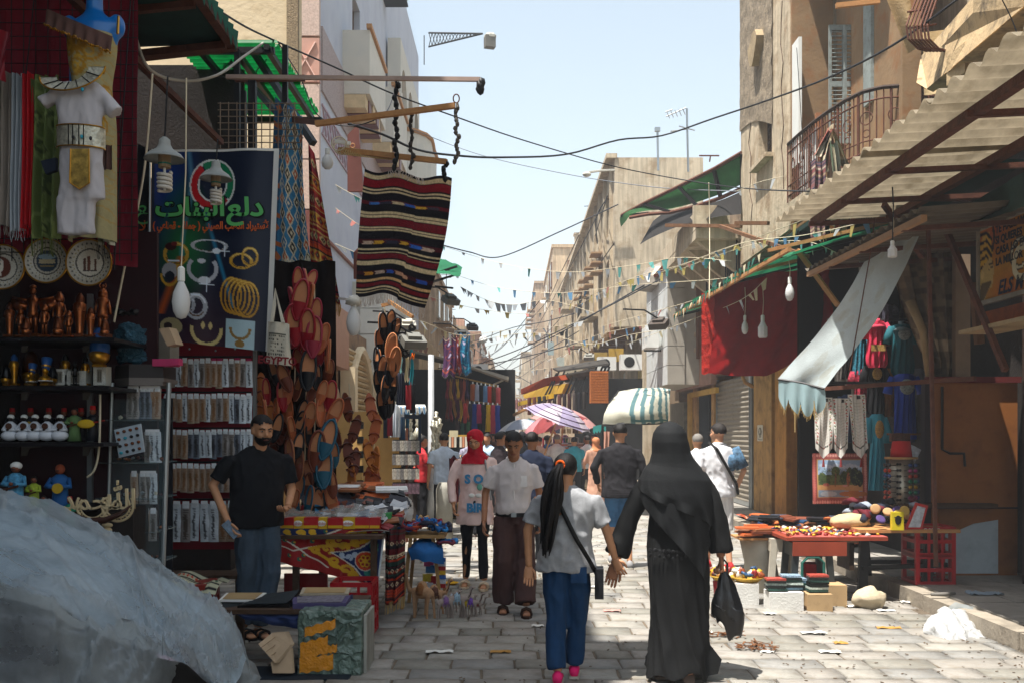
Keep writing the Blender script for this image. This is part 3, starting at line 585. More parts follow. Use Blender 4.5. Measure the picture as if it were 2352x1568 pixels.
for k in J(26):
 sd=k%2;y=34+k*2.6;x=(3.6+r.random()*1.5)if sd else(-3.9-r.random()*1.5);z=10.3 if sd and y<62 else(13.3 if sd and y<81 else 8.3)
 if not sd and y<42:continue
 m_=r.choice([stucco2,M('brick_wall','#9a6650'),fm[1],steel])
 n_=r.choice(['roof_tank','roof_hut','chimney_stack']);w_=r.uniform(.5,1.3);h_=r.uniform(.5,1.5)
 o=T(n_.replace('chimney_stack','chimney'),'%s %s standing on a %s roof, %s metres down the street'%(r.choice(['small','squat','narrow','crooked']),n_.split('_')[1],'sunlit' if sd else 'shaded',['thirty','forty','fifty','sixty','seventy','eighty','ninety','hundred'][min(7,int(y/10)-3)]),'roof structure',(x,y,z))
 mk('body',B_((x,y,z+h_/2),(w_,w_,h_)),m_,o);mk('cap',B_((x,y,z+h_+.04),(w_+.15,w_+.15,.08)),m_,o)
 if r.random()<.6:mk('aerial',T__([V(x,y,z+h_),V(x,y,z+h_+1.4)],.025,4).tube([V(x-.5,y,z+h_+1.2),V(x+.5,y,z+h_+1.25)],.018,4).tube([V(x-.3,y,z+h_+1),V(x+.3,y,z+h_+1.05)],.018,4),iron,o)
for k,(u0,v0,u1,v1)in En(((1722,200,1728,560),(1795,60,1800,470))):mk('crack',T__([V(4.295,yx(u0+(u1-u0)*i/9+3*sin(i*2.3+k),4.3),zv(v0+(v1-v0)*i/9,16.8))for i in J(10)],.008,4),woodd,[o for o in COL.objects if o.name=='apartment_building'][0])
def skinm(k):return M('skin_%d'%k,['#a06e50','#bb8763','#82573e','#c99675','#6b4632'][k],ro=.55,var=.08,S_=14,spec=.35)
hairb=M('black_hair','#120e0c',ro=.55,var=.3,S_=60,bu=.4,bs_=140);hairg=M('grey_hair','#77726c',ro=.7,var=.25,S_=60,bu=.4,bs_=140);hairc=M('dark_hair','#1f1814',ro=.6,var=.3,S_=60,bu=.4,bs_=140)
lips=M('lips','#7a4238',ro=.5,var=0);eyew=M('eye_white','#9c8f84',ro=.3,var=0);eyeb=M('eye_dark','#120c0a',ro=.2,var=0)
XA=Vc((1,0,0));YA=Vc((0,1,0));ZA=Vc((0,0,1))
def limb(mb,pts,rs,n=10):
 mb.tube(pts,rs,n)
 for p,r in zip(pts[1:-1],rs[1:-1]):mb.ell(p,r*1,8)
def hand(mb,wr,d,palmn,side,s=1,curl=.5,spread=.05,grip=None):
 d=d.normalized();n=(palmn-d*palmn.dot(d)).normalized();a=d.cross(n)*side
 pc=wr+d*.045*s
 mb.loft([(wr-d*.01*s,.024*s,.018*s,a,n),(wr+d*.03*s,.036*s,.015*s,a,n),(wr+d*.085*s,.04*s,.013*s,a,n),(wr+d*.095*s,.036*s,.01*s,a,n)],10)
 for k,(o,l)in En(((.03,.072),(.011,.08),(-.009,.074),(-.028,.058))):
  p0=wr+d*.082*s+a*o*s;c=curl*(1+.12*k);d1=(d*cos(c*.7)+n*sin(c*.7)+a*(spread*(1.5-k))).normalized();d2=(d*cos(c*1.7)+n*sin(c*1.7)).normalized();d3=(d*cos(c*2.5)+n*sin(c*2.5)).normalized()
  p1=p0+d1*l*.45*s;p2=p1+d2*l*.32*s;p3=p2+d3*l*.25*s
  mb.tube([p0,p1,p2,p3],[.0095*s,.0088*s,.008*s,.0062*s],7)
 t0=wr+d*.022*s+a*.026*s;t1=t0+(a*.6+d*.75+n*.2).normalized()*.038*s;t2=t1+(a*.15+d*.95+n*(.3+.3*curl)).normalized()*.03*s;t3=t2+(d*.9+n*(.3+.5*curl)-a*.1).normalized()*.02*s
 mb.tube([t0,t1,t2,t3],[.0125*s,.0105*s,.0095*s,.007*s],7)
def headmesh(mb,hc,m,s=1,jaw=1):
 q=lambda x,y,z:hc+m@Vc((x*s,y*s,z*s))
 mb.ell(q(0,-.012,.028),(.076*s,.094*s,.082*s),18,mat=m)
 mb.ell(q(0,.018,-.03),(.064*s*jaw,.07*s,.078*s),16,mat=m)
 mb.ell(q(0,.04,-.078),(.036*s*jaw,.042*s,.034*s),12,mat=m)
 mb.ell(q(0,.076,.022),(.05*s,.014*s,.01*s),12,mat=m)
 mb.loft([(q(0,.082,.012),.008*s,.01*s,m@XA,m@YA),(q(0,.094,-.012),.011*s,.013*s,m@XA,m@YA),(q(0,.103,-.03),.017*s,.014*s,m@XA,m@YA),(q(0,.092,-.042),.016*s,.01*s,m@XA,m@YA)],8)
 mb.ell(q(0,.08,-.062),(.024*s,.013*s,.014*s),10,mat=m)
 for sx in(-1,1):
  mb.ell(q(sx*.04,.062,-.03),(.022*s,.02*s,.022*s),8,mat=m)
  mb.ell(q(sx*.077,-.006,-.008),(.01*s,.022*s,.032*s),8,mat=m)
def facebits(root,hc,m,s,ha,moust=False,beard=None,brow=1):
 q=lambda x,y,z:hc+m@Vc((x*s,y*s,z*s))
 for sx in(-1,1):
  e=mk('eye',E_(q(sx*.03,.079,-.0),(.0115*s,.007*s,.0048*s),10,mat=m),eyew,root);mk('iris',E_(q(sx*.03,.0855,-.001),(.0058*s,.0035*s,.005*s),8,mat=m),eyeb,e)
  mk('eyebrow',T__([q(sx*.012,.092,.014),q(sx*.03,.091,.022),q(sx*.052,.078,.016)],[.004*s*brow,.005*s*brow,.003*s],5),ha,root)
 mk('mouth',E_(q(0,.092,-.066),(.023*s,.006*s,.0055*s),10,mat=m).ell(q(0,.0935,-.0665),(.02*s,.004*s,.0015*s),8,mat=m),lips,root)
 if moust:mk('moustache',T__([q(-.032,.082,-.064),q(-.015,.098,-.053),q(.0,.101,-.051),q(.015,.098,-.053),q(.032,.082,-.064)],[.004*s,.008*s,.007*s,.008*s,.004*s],6),moust if moust is not True else ha,root,sm=1)
def shell(ce,r,m,keep,n=30,jit=.02,th=1):
 mb=MB();k=n;vs=[];idx={}
 for j in J(k+1):
  ph=PI*j/k
  for i in J(n):
   t=2*PI*i/n;dv=Vc((sin(ph)*cos(t),sin(ph)*sin(t),cos(ph)));q=1+jit*nois(dv*9)+rnd(-jit,jit)*.3
   vs.append((dv,Vc((r[0]*dv.x*q,r[1]*dv.y*q,r[2]*dv.z*q))))
 fs=[]
 for j in J(k):
  for i in J(n):
   a,b,c_,d=j*n+i,(j+1)*n+i,(j+1)*n+(i+1)%n,j*n+(i+1)%n
   dv=(vs[a][0]+vs[c_][0])/2
   if keep(dv+Vc((0,.05*nois(dv*14),.09*nois(dv*11)))):fs.append((a,b,c_,d))
 mb.add([ce+m@p for _,p in vs],fs);
 o=len(mb.v);mb.add([ce+m@(p*.93)for _,p in vs],[f[::-1]for f in fs]);return mb
def hmat(yaw,pitch,roll=0):return MR(yaw,3,'Z')@MR(pitch,3,'X')@MR(roll,3,'Y')
def shoe(root,an,yaw,s,kind,mat,up=0):
 m=MR(yaw,3,'Z')@MR(-up,3,'X');q=lambda x,y,z:Vc(an)+m@Vc((x*s,y*s,z*s))
 mb=MB()
 if kind=='shoe':
  mb.loft([(q(0,-.075,-.045),.034*s,.03*s,m@XA,m@ZA),(q(0,-.03,-.03),.038*s,.05*s,m@XA,m@ZA),(q(0,.05,-.045),.042*s,.034*s,m@XA,m@ZA),(q(0,.13,-.055),.044*s,.026*s,m@XA,m@ZA),(q(0,.175,-.06),.026*s,.016*s,m@XA,m@ZA)],10)
  o=mk('shoe',mb,mat,root,sm=1);mk('sole',P_([q(x,y,-.088)for x,y in((-.035,-.09),(.035,-.09),(.042,0),(.048,.11),(.02,.185),(-.02,.185),(-.048,.11),(-.042,0))],m@Vc((0,0,.018*s))),M('pale_sole','#b9b2a4')if mat.name!='brown_leather' else iron,o)
 else:
  o=mk('sandal',P_([q(x,y,-.09)for x,y in((-.033,-.095),(.033,-.095),(.04,0),(.05,.11),(.02,.185),(-.02,.185),(-.05,.11),(-.04,0))],m@Vc((0,0,.022*s))),mat,root)
  for y in(.03,.1):mk('strap',T__([q(-.047,y,-.07),q(-.036,y,-.028),q(0,y+.01,-.012),q(.036,y,-.028),q(.047,y,-.07)],.012*s,5),mat,o,sm=1)
def person(lb,x,y,yaw,h=1.68,aL=None,aR=None,lL=None,lR=None,lean=0,hd_=(0,0),bw=1,by=0,sn=1,ha=hairc,hs_='short',top=None,sv='short',tz=.86,bot=None,bk='trousers',leg=(.09,.07,.062),ft_='shoe',fm_=None,det=1,moust=False,beard=False,gp_=None,hem=.155,curl=.5,z=0,kind='person',hn_=None,cl_=None,face=True,topfold=.012):
 s=h/1.7;ry=MR(yaw,4,'Z');vx=.01 if det>1 else(.014 if det==1 else .022)
 P=lambda p:Vc(p)*s
 aL=aL or((-.245,-.01,1.13),(-.265,.05,.87));aR=aR or((.245,-.01,1.13),(.265,.05,.87))
 lL=lL or((-.095,.02,.5),(-.1,-.02,.09));lR=lR or((.095,.02,.5),(.1,-.02,.09))
 ly=lambda z:lean*(max(0,z-.93));
 root=T(kind,lb,'person',(0,0,0),gp_)
 skm=skinm(sn);hw=.18*bw
 shL=V(-hw,ly(1.4),1.375);shR=V(hw,ly(1.4),1.375)
 body=MB()
 def tor(mb,rr,g=0):mb.loft([(P((0,ly(z)+dy,z)),(a*bw+g)*s,(b+g+(by*exp(-((z-1.08)/.14)**2)))*s,XA,YA)for z,a,b,dy in rr],18)
 tor(body,[(.86,.12,.09,0),(.95,.15,.105,0),(1.08,.13,.095,0),(1.25,.14,.095,0),(1.34,.13,.085,-.005),(1.42,.085,.055,-.01)])
 hy=ly(1.52)+hd_[2]if len(hd_)>2 else ly(1.52)+.02
 hc=P((0,hy,1.585));hm=hmat(hd_[0],hd_[1])
 limb(body,[P((0,ly(1.4)-.01,1.4)),P((0,(hy+ly(1.4))/2-.01,1.47)),hc-hm@ZA*.03*s-hm@YA*.015*s],[.062*s,.055*s,.055*s])
 headmesh(body,hc,hm,s)
 for sh,a in((shL,aL),(shR,aR)):
  limb(body,[P(sh),P(a[0]),P(a[1])],[.034*s,.036*s,.027*s],10);body.ell(P(Vc(a[0])*.4+Vc(a[1])*.6),.036*s,8)
 for sx,l in((-1,lL),(1,lR)):
  limb(body,[P((sx*.085,0,.9)),P(l[0]),P(Vc(l[0])*.6+Vc(l[1])*.4),P(l[1])],[.075*s,.05*s,.045*s,.034*s],10)
 me=organic(body,vx,2)
 hb=MB()
 for sgn,a,hn in((-1,aL,0),(1,aR,1)):
  d=(Vc(a[1])-Vc(a[0])).normalized();dd=(d+Vc((0,.1,-.3))).normalized()if not hn_ or not hn_[hn]else Vc(hn_[hn][0])
  pn=Vc((-sgn,.1,0))if not hn_ or not hn_[hn]else Vc(hn_[hn][1])
  hand(hb,P(a[1]),dd,pn,1 if sgn>0 else-1,s*.98,curl)
 yawf=0
 for l in(lL,lR):
  if ft_!='shoe':hb.loft([(P(Vc(l[1])+V(0,-.04,-.04)),.028*s,.028*s,XA,ZA),(P(Vc(l[1])+V(0,.05,-.045)),.036*s,.028*s,XA,ZA),(P(Vc(l[1])+V(0,.15,-.062)),.034*s,.012*s,XA,ZA)],8)
 append_mb(me,hb)
 put('body',me,skm,root,org=(0,0,0))
 if top is not None:
  t=MB();g=.012
  tor(t,[(tz,hem+.028,.134,0),(tz+.05,hem+.028,.138,0),(1.05,.166,.118,0),(1.22,.182,.122,0),(1.33,.192,.11,0),(1.395,.17,.088,-.005),(1.455,.075,.062,-.005),(1.475,.06,.055,0)],0)
  for sh,a in((shL,aL),(shR,aR)):
   e=Vc(a[0]);w_=Vc(a[1]);S0=Vc(sh)
   t.ell(P(S0+V(0,0,-.02)),.05*s,10)
   if sv=='short':pts=[S0,S0.lerp(e,.45),S0.lerp(e,.82)];limb(t,[P(p)for p in pts],[.056*s,.064*s,.069*s],12)
   elif sv=='long':limb(t,[P(S0),P(S0.lerp(e,.5)),P(e),P(e.lerp(w_,.5)),P(e.lerp(w_,.93))],[.05*s,.056*s,.053*s,.048*s,.042*s],12)
   elif sv=='wide':limb(t,[P(S0),P(S0.lerp(e,.5)),P(e),P(e.lerp(w_,.5)),P(e.lerp(w_,.95))],[.072*s,.072*s,.074*s,.078*s,.085*s],12)
  tm=organic(t,vx,9 if det>1 else 4 if det else 2,fold=topfold*(1 if det else .7),fs=7,dirz=.6)
  put('shirt' if bk!='robe' else 'robe_top',tm,top,root,org=(0,0,0))
  if cl_:
   cq=P((0,ly(1.45)-.0,1.455));mk('collar',T__([cq+V(.068*sin(a)*s,.066*cos(a)*s,(.014*(-cos(a))-.004)*s)for a in[R(40+280*i/14)for i in J(15)]],.009*s,6),cl_,root,sm=1)
 if bot is not None:
  t=MB()
  if bk in('trousers','shorts'):
   t.loft([(P((0,0,1)),.145*bw*s,(.105+by*.6)*s,XA,YA),(P((0,0,.93)),.155*bw*s,.116*s,XA,YA),(P((0,0,.84)),.15*bw*s,.112*s,XA,YA)],16)
   for sx,l in((-1,lL),(1,lR)):
    k=Vc(l[0]);a=Vc(l[1]);
    if bk=='trousers':limb(t,[P((sx*.078,0,.9)),P(V(sx*.085,0,.9).lerp(k,.5)),P(k),P(k.lerp(a,.5)),P(k.lerp(a,.93)+V(0,0,-.01))],[leg[0]*s,leg[0]*s,leg[1]*s,(leg[1]+leg[2])/2*s,leg[2]*s],12)
    else:limb(t,[P((sx*.078,0,.9)),P(V(sx*.085,0,.9).lerp(k,.5)),P(k+V(0,0,.02)),P(k.lerp(a,.12))],[leg[0]*s,leg[0]*s*1.02,leg[0]*.95*s,leg[0]*.93*s],12)
  else:
   t.loft([(P((0,ly(z),z)),a*bw*s,b*s,XA,YA)for z,a,b in((1.3,.14,.11),(1.05,.15,.115),(.9,.17,.13),(.6,.19,.16),(.3,.22,.19),(.09,.25,.22))],20)
  put('trousers' if bk!='robe' else 'robe',organic(t,vx,4,fold=.02 if bk=='robe' else .014,fs=9,dirz=.3),bot,root,org=(0,0,0))
 for l in(lL,lR):shoe(root,P(l[1]),0,s,ft_,fm_ or M('brown_leather','#2e2019',ro=.5))
 if hs_ in('short','balding'):
  lim=.25 if hs_=='short' else-.2
  def keep(dv):return(dv.z>.26 and dv.y<.86)or(dv.y<.12 and dv.z>-.42)
  mk('hair',shell(hc+hm@V(0,-.014,.026)*s,(.083*s,.103*s,.091*s),hm,keep),ha,root,sm=1)
 elif hs_=='ponytail':
  mk('hair',shell(hc+hm@V(0,-.016,.024)*s,(.088*s,.108*s,.096*s),hm,lambda dv:(dv.z>.2 and dv.y<.55)or(dv.y<.1 and dv.z>-.75)),ha,root,sm=1)
 elif hs_=='hijab':
  t=MB();t.ell(hc+hm@V(0,-.018,.022)*s,(.096*s,.108*s,.104*s),16,mat=hm);t.ell(hc+hm@V(0,-.01,-.07)*s,(.088*s,.085*s,.09*s),14,mat=hm)
  t.loft([(hc+hm@V(0,-.01,-.05)*s,.085*s,.082*s,XA,YA),(P((0,hy*.8-.01,1.45)),.088*s,.085*s,XA,YA),(P((0,ly(1.4)+.0,1.41)),.15*s,.105*s,XA,YA),(P((0,ly(1.35)+.01,1.33)),.165*s,.118*s,XA,YA)],16)
  put('headscarf',organic(t,vx*.9,3,fold=.009,fs=13,dirz=.7),ha,root,org=(0,0,0))
  if face:
   fmb=MB();fmb.ell(hc+hm@V(0,.034,-.012)*s,(.062*s,.066*s,.084*s),16,mat=hm)
   fmb.loft([(hc+hm@V(0,.096,.0)*s,.009*s,.01*s,hm@XA,hm@YA),(hc+hm@V(0,.108,-.024)*s,.015*s,.012*s,hm@XA,hm@YA),(hc+hm@V(0,.098,-.036)*s,.014*s,.01*s,hm@XA,hm@YA)],8)
   mk('face',fmb,skm,root,sm=1)
   facebits(root,hc+hm@V(0,.012,-.0)*s,hm,s,hairc)
 if hs_!='hijab' and face and det:facebits(root,hc,hm,s,hairb if ha!=hairg else hairg,moust)
 if beard:
  def kb(dv):return dv.z<-.18-.35*max(0,dv.y-.85)and dv.y>-.1 and not(dv.y>.9 and-.5<dv.z<-.1)
  mk('beard',shell(hc+hm@V(0,.02,-.036)*s,(.0665*s,.082*s,.084*s),hm,kb,jit=.03),ha,root,sm=1)
 root['_s']=s
 root.location=(x,y,z);root.rotation_euler=(0,0,yaw);del root['_s']
 root_info=dict(root=root,s=s,P=P,hc=hc,hm=hm,aL=[P(q)for q in aL],aR=[P(q)for q in aR])
 return root_info
def ux(u,Y):return(u-UC)/F*Y
sk=1
cot_black=M('black_cotton','#0c0d12',ro=.9,var=.2,S_=5,bu=.2,bs_=200);jeans_g=M('grey_blue_trousers','#3c4a58',ro=.9,var=.25,S_=7,bu=.3,bs_=200)
I=person('man in black T-shirt and grey blue trousers leaning at the stall with phone in hand',ux(590,7.75),7.75,R(180+42),h=1.73,hd_=(R(-8),R(-8),.05),lean=.06,bw=1.25,by=.055,sn=1,ha=hairb,top=cot_black,sv='short',tz=.84,bot=jeans_g,leg=(.1,.082,.07),ft_='sandal',fm_=M('black_sandal','#15120f'),beard=True,moust=True,det=2,aR=((.345,-.03,1.17),(.285,.1,.9)),aL=((-.27,.05,1.12),(-.14,.22,1)),lL=((-.06,.1,.5),(.02,.06,.09)),hn_=(((.7,.5,-.2),(.3,.2,.9)),((-.1,.5,-.8),(-1,.2,-.1))))
r=I['root'];mk('shirt_badge',E_(I['P']((-.09,.121,1.3)),(.012,.006,.026),8),M('white_logo','#cfd6dc'),r)
ph=B_((0,0,0),(.07,.012,.14));
o=mk('mobile_phone',ph,M('phone_case','#5d6f80',ro=.4,var=.5,S_=60),lb='grey blue patterned mobile phone held in the hand of the black shirted man',cat='phone')
mrot=MR(R(222),3,'Z');o.location=V(*r.location)+mrot@(I['aR'][1]+V(-.03,.085,-.1));o.rotation_euler=(R(20),R(35),R(222))
shirtw=M('white_shirt','#d9cfcc',ro=.8,var=.06,S_=6,bu=.15,bs_=150,tl_=.12);brownt=M('brown_trousers','#4a3431',ro=.9,var=.15,S_=8,bu=.2,bs_=180)
I=person('older man in white short sleeved shirt and brown trousers walking and looking down',ux(1180,8.75),8.75,R(180),h=1.6,hd_=(R(-4),R(-22),.075),lean=.06,bw=1,by=.012,sn=0,ha=M('greying_black_hair','#24211f',ro=.6,var=.5,S_=60,bu=.4,bs_=140),hs_='short',top=shirtw,sv='short',tz=.93,bot=brownt,leg=(.112,.105,.108),ft_='sandal',fm_=M('brown_sandal','#3a261c'),det=2,cl_=M('collar_white','#e2dcd8'),aR=((.265,.0,1.13),(.275,.1,.86)),aL=((-.24,-.02,1.13),(-.25,.03,.88)),lL=((-.1,.0,.5),(-.115,.16,.1)),lR=((.1,.06,.5),(.1,-.02,.09)),moust=False)
r=I['root'];s=I['s']
mk('belt',F_([(V(0,0,.915)*s,.172*s,.139*s,XA,YA),(V(0,0,.95)*s,.17*s,.136*s,XA,YA)],24),iron,r);mk('belt_buckle',B_(V(0,.141,.932)*s,(.045,.012,.035)),steel,r)
mk('button_placket',T__([V(.0,.126,.97)*s,V(0,.13,1.1)*s,V(0,.128,1.3)*s,V(0,.11,1.4)*s],.006,4),MATS['collar_white'],r)
mk('breast_pocket',B_(V(-.075,.122,1.24)*s,(.09,.014,.1)),MATS['collar_white'],r)
cv=None
tunic=M('pale_pink_tunic','#e8cbc3',ro=.85,var=.05,S_=5,bu=.15,bs_=160);blackd=M('black_denim','#15161a',ro=.85,var=.2,S_=9)
I=person('woman in red headscarf and pale pink printed tunic with black trousers',ux(1092,10.2),10.2,R(180-4),h=1.62,hd_=(R(-3),R(-18),.05),bw=1,sn=1,ha=M('red_scarf','#b8152a',ro=.8,var=.12,S_=6,bu=.2,bs_=120),hs_='hijab',top=tunic,sv='long',tz=.68,hem=.19,bot=blackd,leg=(.085,.062,.048),ft_='sandal',fm_=M('cream_sandal','#c9b59a'),det=2,aR=((.265,.03,1.13),(.225,.1,.9)),aL=((-.245,.0,1.12),(-.25,.06,.87)),lL=((-.085,.08,.5),(-.11,.14,.1)),lR=((.09,.0,.5),(.11,-.04,.09)))
r=I['root'];s=I['s'];bl=M('blue_print','#3f86b4',ro=.7,var=.3,S_=40);gn=M('green_print','#6fae9a');pkp=M('pink_glasses_print','#c96a80')
def pr(x,z,w_,h_,m_,nm='print'):mk(nm,E_(V(x,.132+(.004 if z>1 else .006),z)*s,(w_,.01,h_),12),m_,r)
text('printed_letters','S O',.12,V(0,.14,1.17)*s,MR(PI,3,'Z')@FACE,bl,r,ext=.006,bold=.006);pr(-.06,1.09,.028,.035,gn)
for sx in(-1,1):pr(sx*.036-.01,1,.032,.022,whitep);pr(sx*.036-.01,1,.022,.014,pkp,'lens_print')
text('printed_letters','BIR',.12,V(-.01,.146,.865)*s,MR(PI,3,'Z')@FACE,bl,r,ext=.006,bold=.006)
mk('bag_strap',T__([V(-.1,-.02,1.43)*s,V(-.12,.115,1.35)*s,V(-.15,.13,1.15)*s,V(-.18,.1,.95)*s],.01,5),M('grey_bead_strap','#9a9a9a',var=.4,S_=60),r)
I=person('man seen from behind in navy T-shirt walking away past the low wall',ux(1222,12.3),12.3,R(-6),h=1.68,hd_=(R(-10),0),bw=1.12,sn=0,ha=hairb,top=M('navy_cotton','#1c2438',ro=.9,var=.1),tz=.84,bot=blackd,det=1,face=False,z=-.08)
I=person('man in charcoal long sleeved shirt and rolled blue jeans seen from behind',ux(1424,11.7),11.7,R(-5),h=1.7,hd_=(R(5),R(-5)),bw=1.15,sn=1,ha=hairb,top=M('charcoal_shirt','#1d1b1f',ro=.85,var=.12,bu=.2,bs_=160),sv='long',tz=.82,hem=.175,bot=M('faded_blue_denim','#3c6890',ro=.85,var=.3,S_=9),bk='shorts',leg=(.098,.07,.06),ft_='shoe',fm_=M('grey_trainer','#8d8d8d'),det=2,face=False,aL=((-.3,-.02,1.17),(-.26,.14,.98)),aR=((.28,.0,1.13),(.24,.18,.98)),lL=((-.09,.1,.52),(-.1,.12,.12)),lR=((.09,-.02,.5),(.11,-.12,.09)))
r=I['root'];s=I['s']
for z in(.87,.895,.92):mk('stitched_band',F_([(V(0,0,z)*s,.176*1.15*s,.138*s,XA,YA),(V(0,0,z+.006)*s,.176*1.15*s,.138*s,XA,YA)],24,cap=False),M('dim_stitch','#3d3a3d'),r)
I=person('man in white polo with floral sleeve, white shorts and black shoulder strap',ux(1650,11.5),11.5,R(8),h=1.7,hd_=(R(24),0),bw=1.08,sn=3,ha=hairc,top=M('white_polo','#dcdde0',ro=.8,var=.04,S_=6),tz=.84,hem=.17,bot=M('white_shorts','#e2dfdc',ro=.8,var=.04),bk='shorts',leg=(.1,.07,.06),ft_='shoe',fm_=M('red_shoe','#a51f22'),det=2,face=True,cl_=MATS.get('white_polo'),aR=((.3,-.02,1.15),(.27,.12,.95)),lR=((.09,.0,.5),(.1,-.1,.09)),lL=((-.09,.08,.5),(-.1,.1,.1)))
r=I['root'];s=I['s']
mk('shoulder_strap',T__([V(-.1,.03,1.475)*s,V(-.06,-.115,1.4)*s,V(.05,-.135,1.2)*s,V(.17,-.125,1)*s,V(.215,-.06,.88)*s],.018,5),iron,r)
mk('printed_sleeve',T__([V(.18,0,1.4)*s,V(.24,-.005,1.28)*s,V(.285,-.015,1.18)*s],[.074,.076,.08],12),M('floral_print','#4b6b86',var=.7,S_=26),r,sm=1)
mk('printed_back_panel',E_(V(.13,-.072,1.24)*s,(.075,.062,.1),14),MATS['floral_print'],r,sm=1)
for sx in(-1,1):mk('glasses_arm',T__([I['hc']+I['hm']@V(sx*.079,-.01,.01),I['hc']+I['hm']@V(sx*.07,.09,.008)],.003,4),iron,r)
den=M('blue_denim','#183a5e',ro=.85,var=.2,S_=8,bu=.2,bs_=220);grey_t=M('heather_grey','#9a9b9d',ro=.9,var=.16,S_=22,bu=.2,bs_=140)
gx,gy=ux(1300,6.35),6.35
hx,hy_,hz=ux(1418,6.42),6.42,zv(1322,6.42)
I=person('girl with long black ponytail, grey T-shirt and jeans walking hand in hand',gx,gy,R(-4),h=1.46,hd_=(R(-14),R(-6)),bw=1.14,by=.02,sn=1,ha=hairb,hs_='ponytail',top=grey_t,sv='short',tz=.82,hem=.185,bot=den,leg=(.102,.082,.075),ft_='shoe',fm_=M('pink_trainer','#e0246a'),det=2,face=True,topfold=.02,aL=((-.285,.0,1.13),(-.275,-.01,.86)),aR=((.3,.02,1.13),(.365,.06,.915)),lL=((-.075,.02,.5),(-.06,-.1,.1)),lR=((.085,.06,.5),(.06,.14,.1)),hn_=(((-.02,-.15,-.95),(0,-1,.1)),((.35,.05,-.9),(.2,.9,.3))),curl=.35)
r=I['root'];s=I['s']
pt=MB();hc=I['hc'];st0=hc+V(-.035,-.115,.03)
for k in J(26):
 a=rnd(0,2*PI);q=rnd(0,1)**.5;dx=cos(a)*q;dy=sin(a)*q;L=rnd(.42,.58)
 pts=[st0+V(dx*.012,dy*.012,0)]
 for j in J(1,8):
  t=j/7;wdt=.062*sin(min(1,t*1.6)*PI/2)*(1-.55*max(0,t-.5)*2)
  pts.append(st0+V(-.095*t**.7*1+dx*wdt+.008*sin(k+t*7),-.03-.04*sin(t*PI)+dy*wdt*.6,-L*t+.02*(1-t)))
 pt.tube(pts,[.012,.017,.018,.017,.015,.013,.009,.003],6)
mk('ponytail',pt,hairb,r,sm=1)
mk('hair_band',T__([st0+V(.024*cos(t),.01,.024*sin(t))for t in[i*PI/6 for i in J(13)]],.009,6),M('orange_band','#e8621a'),r,sm=1)
mk('shoulder_strap',T__([V(-.08,-.0,1.475)*s,V(-.09,-.105,1.42)*s,V(-.02,-.143,1.28)*s,V(.08,-.158,1.08)*s,V(.17,-.13,.93)*s,V(.235,-.03,.8)*s],.015,5),iron,r,sm=1)
bgm=B_(V(.245,-.0,.745)*s,(.055,.15,.19));mk('shoulder_bag',bgm,M('black_bag_fabric','#15161a',ro=.6,bu=.3),r)
mk('back_pocket',B_(V(.095,-.112,.815)*s,(.1,.02,.1)),den,r)
wx,wy=ux(1548,6.45),6.45;Hw=1.665
abm=M('black_abaya','#08090a',ro=.8,var=.25,S_=4,bu=.12,bs_=60);scm=M('black_headscarf','#0d0f11',ro=.82,var=.2,S_=5,bu=.12,bs_=60)
root=T('person','woman in long black abaya and draped black headscarf holding a black plastic bag','person')
body=MB();hm=hmat(R(6),R(-4));hc=V(-.03,.01,1.55)
headmesh(body,hc,hm,1);limb(body,[V(0,0,1.35),V(-.01,0,1.45),hc-V(0,.01,.03)],[.06,.055,.055])
Lh=V(-.385,.0,.735);Rh=V(.3,-.03,.79)
limb(body,[V(-.12,0,1.29),V(-.29,.0,1.04),Lh],[.04,.038,.03]);limb(body,[V(.13,0,1.29),V(.265,-.03,1.04),Rh],[.04,.038,.03])
for a,b_,c_ in((V(-.07,0,.8),V(-.07,.02,.45),V(-.09,.02,.09)),(V(.09,0,.8),V(.08,-.06,.45),V(.07,-.14,.13))):limb(body,[a,b_,c_],[.08,.055,.04])
me=organic(body,.011,2);hb=MB();hand(hb,Lh,V(-.2,.02,-.9),V(-.2,-.9,-.2),-1,1,.5);hand(hb,Rh,V(.05,-.05,-1),V(-1,.1,0),1,1,1.15)
hb.loft([(V(-.09,-.02,.05),.03,.03,XA,ZA),(V(-.09,.07,.045),.038,.03,XA,ZA),(V(-.09,.17,.03),.034,.012,XA,ZA)],8);hb.loft([(V(.07,-.19,.13),.03,.034,XA,ZA),(V(.07,-.12,.07),.04,.03,XA,ZA),(V(.07,-.05,.035),.036,.014,XA,ZA)],8)
append_mb(me,hb);put('body',me,skinm(0),root,org=(0,0,0))
def fr_(z,a,k,ph):return 1
rings=[];n=96
g=MB();vs=[];zs=[1.42,1.36,1.28,1.18,1.06,.95,.85,.75,.65,.55,.45,.35,.25,.16,.09,.06]
A=[.12,.17,.18,.175,.17,.18,.19,.195,.193,.188,.183,.18,.182,.19,.198,.2];B=[.08,.11,.12,.12,.12,.13,.145,.155,.155,.155,.155,.16,.17,.18,.195,.2]
def prof(z,T_):
 for i in J(len(zs)-1):
  if zs[i]>=z>=zs[i+1]:q=(zs[i]-z)/(zs[i]-zs[i+1]);return T_[i]*(1-q)+T_[i+1]*q
 return T_[-1]
nz=90;vs=[]
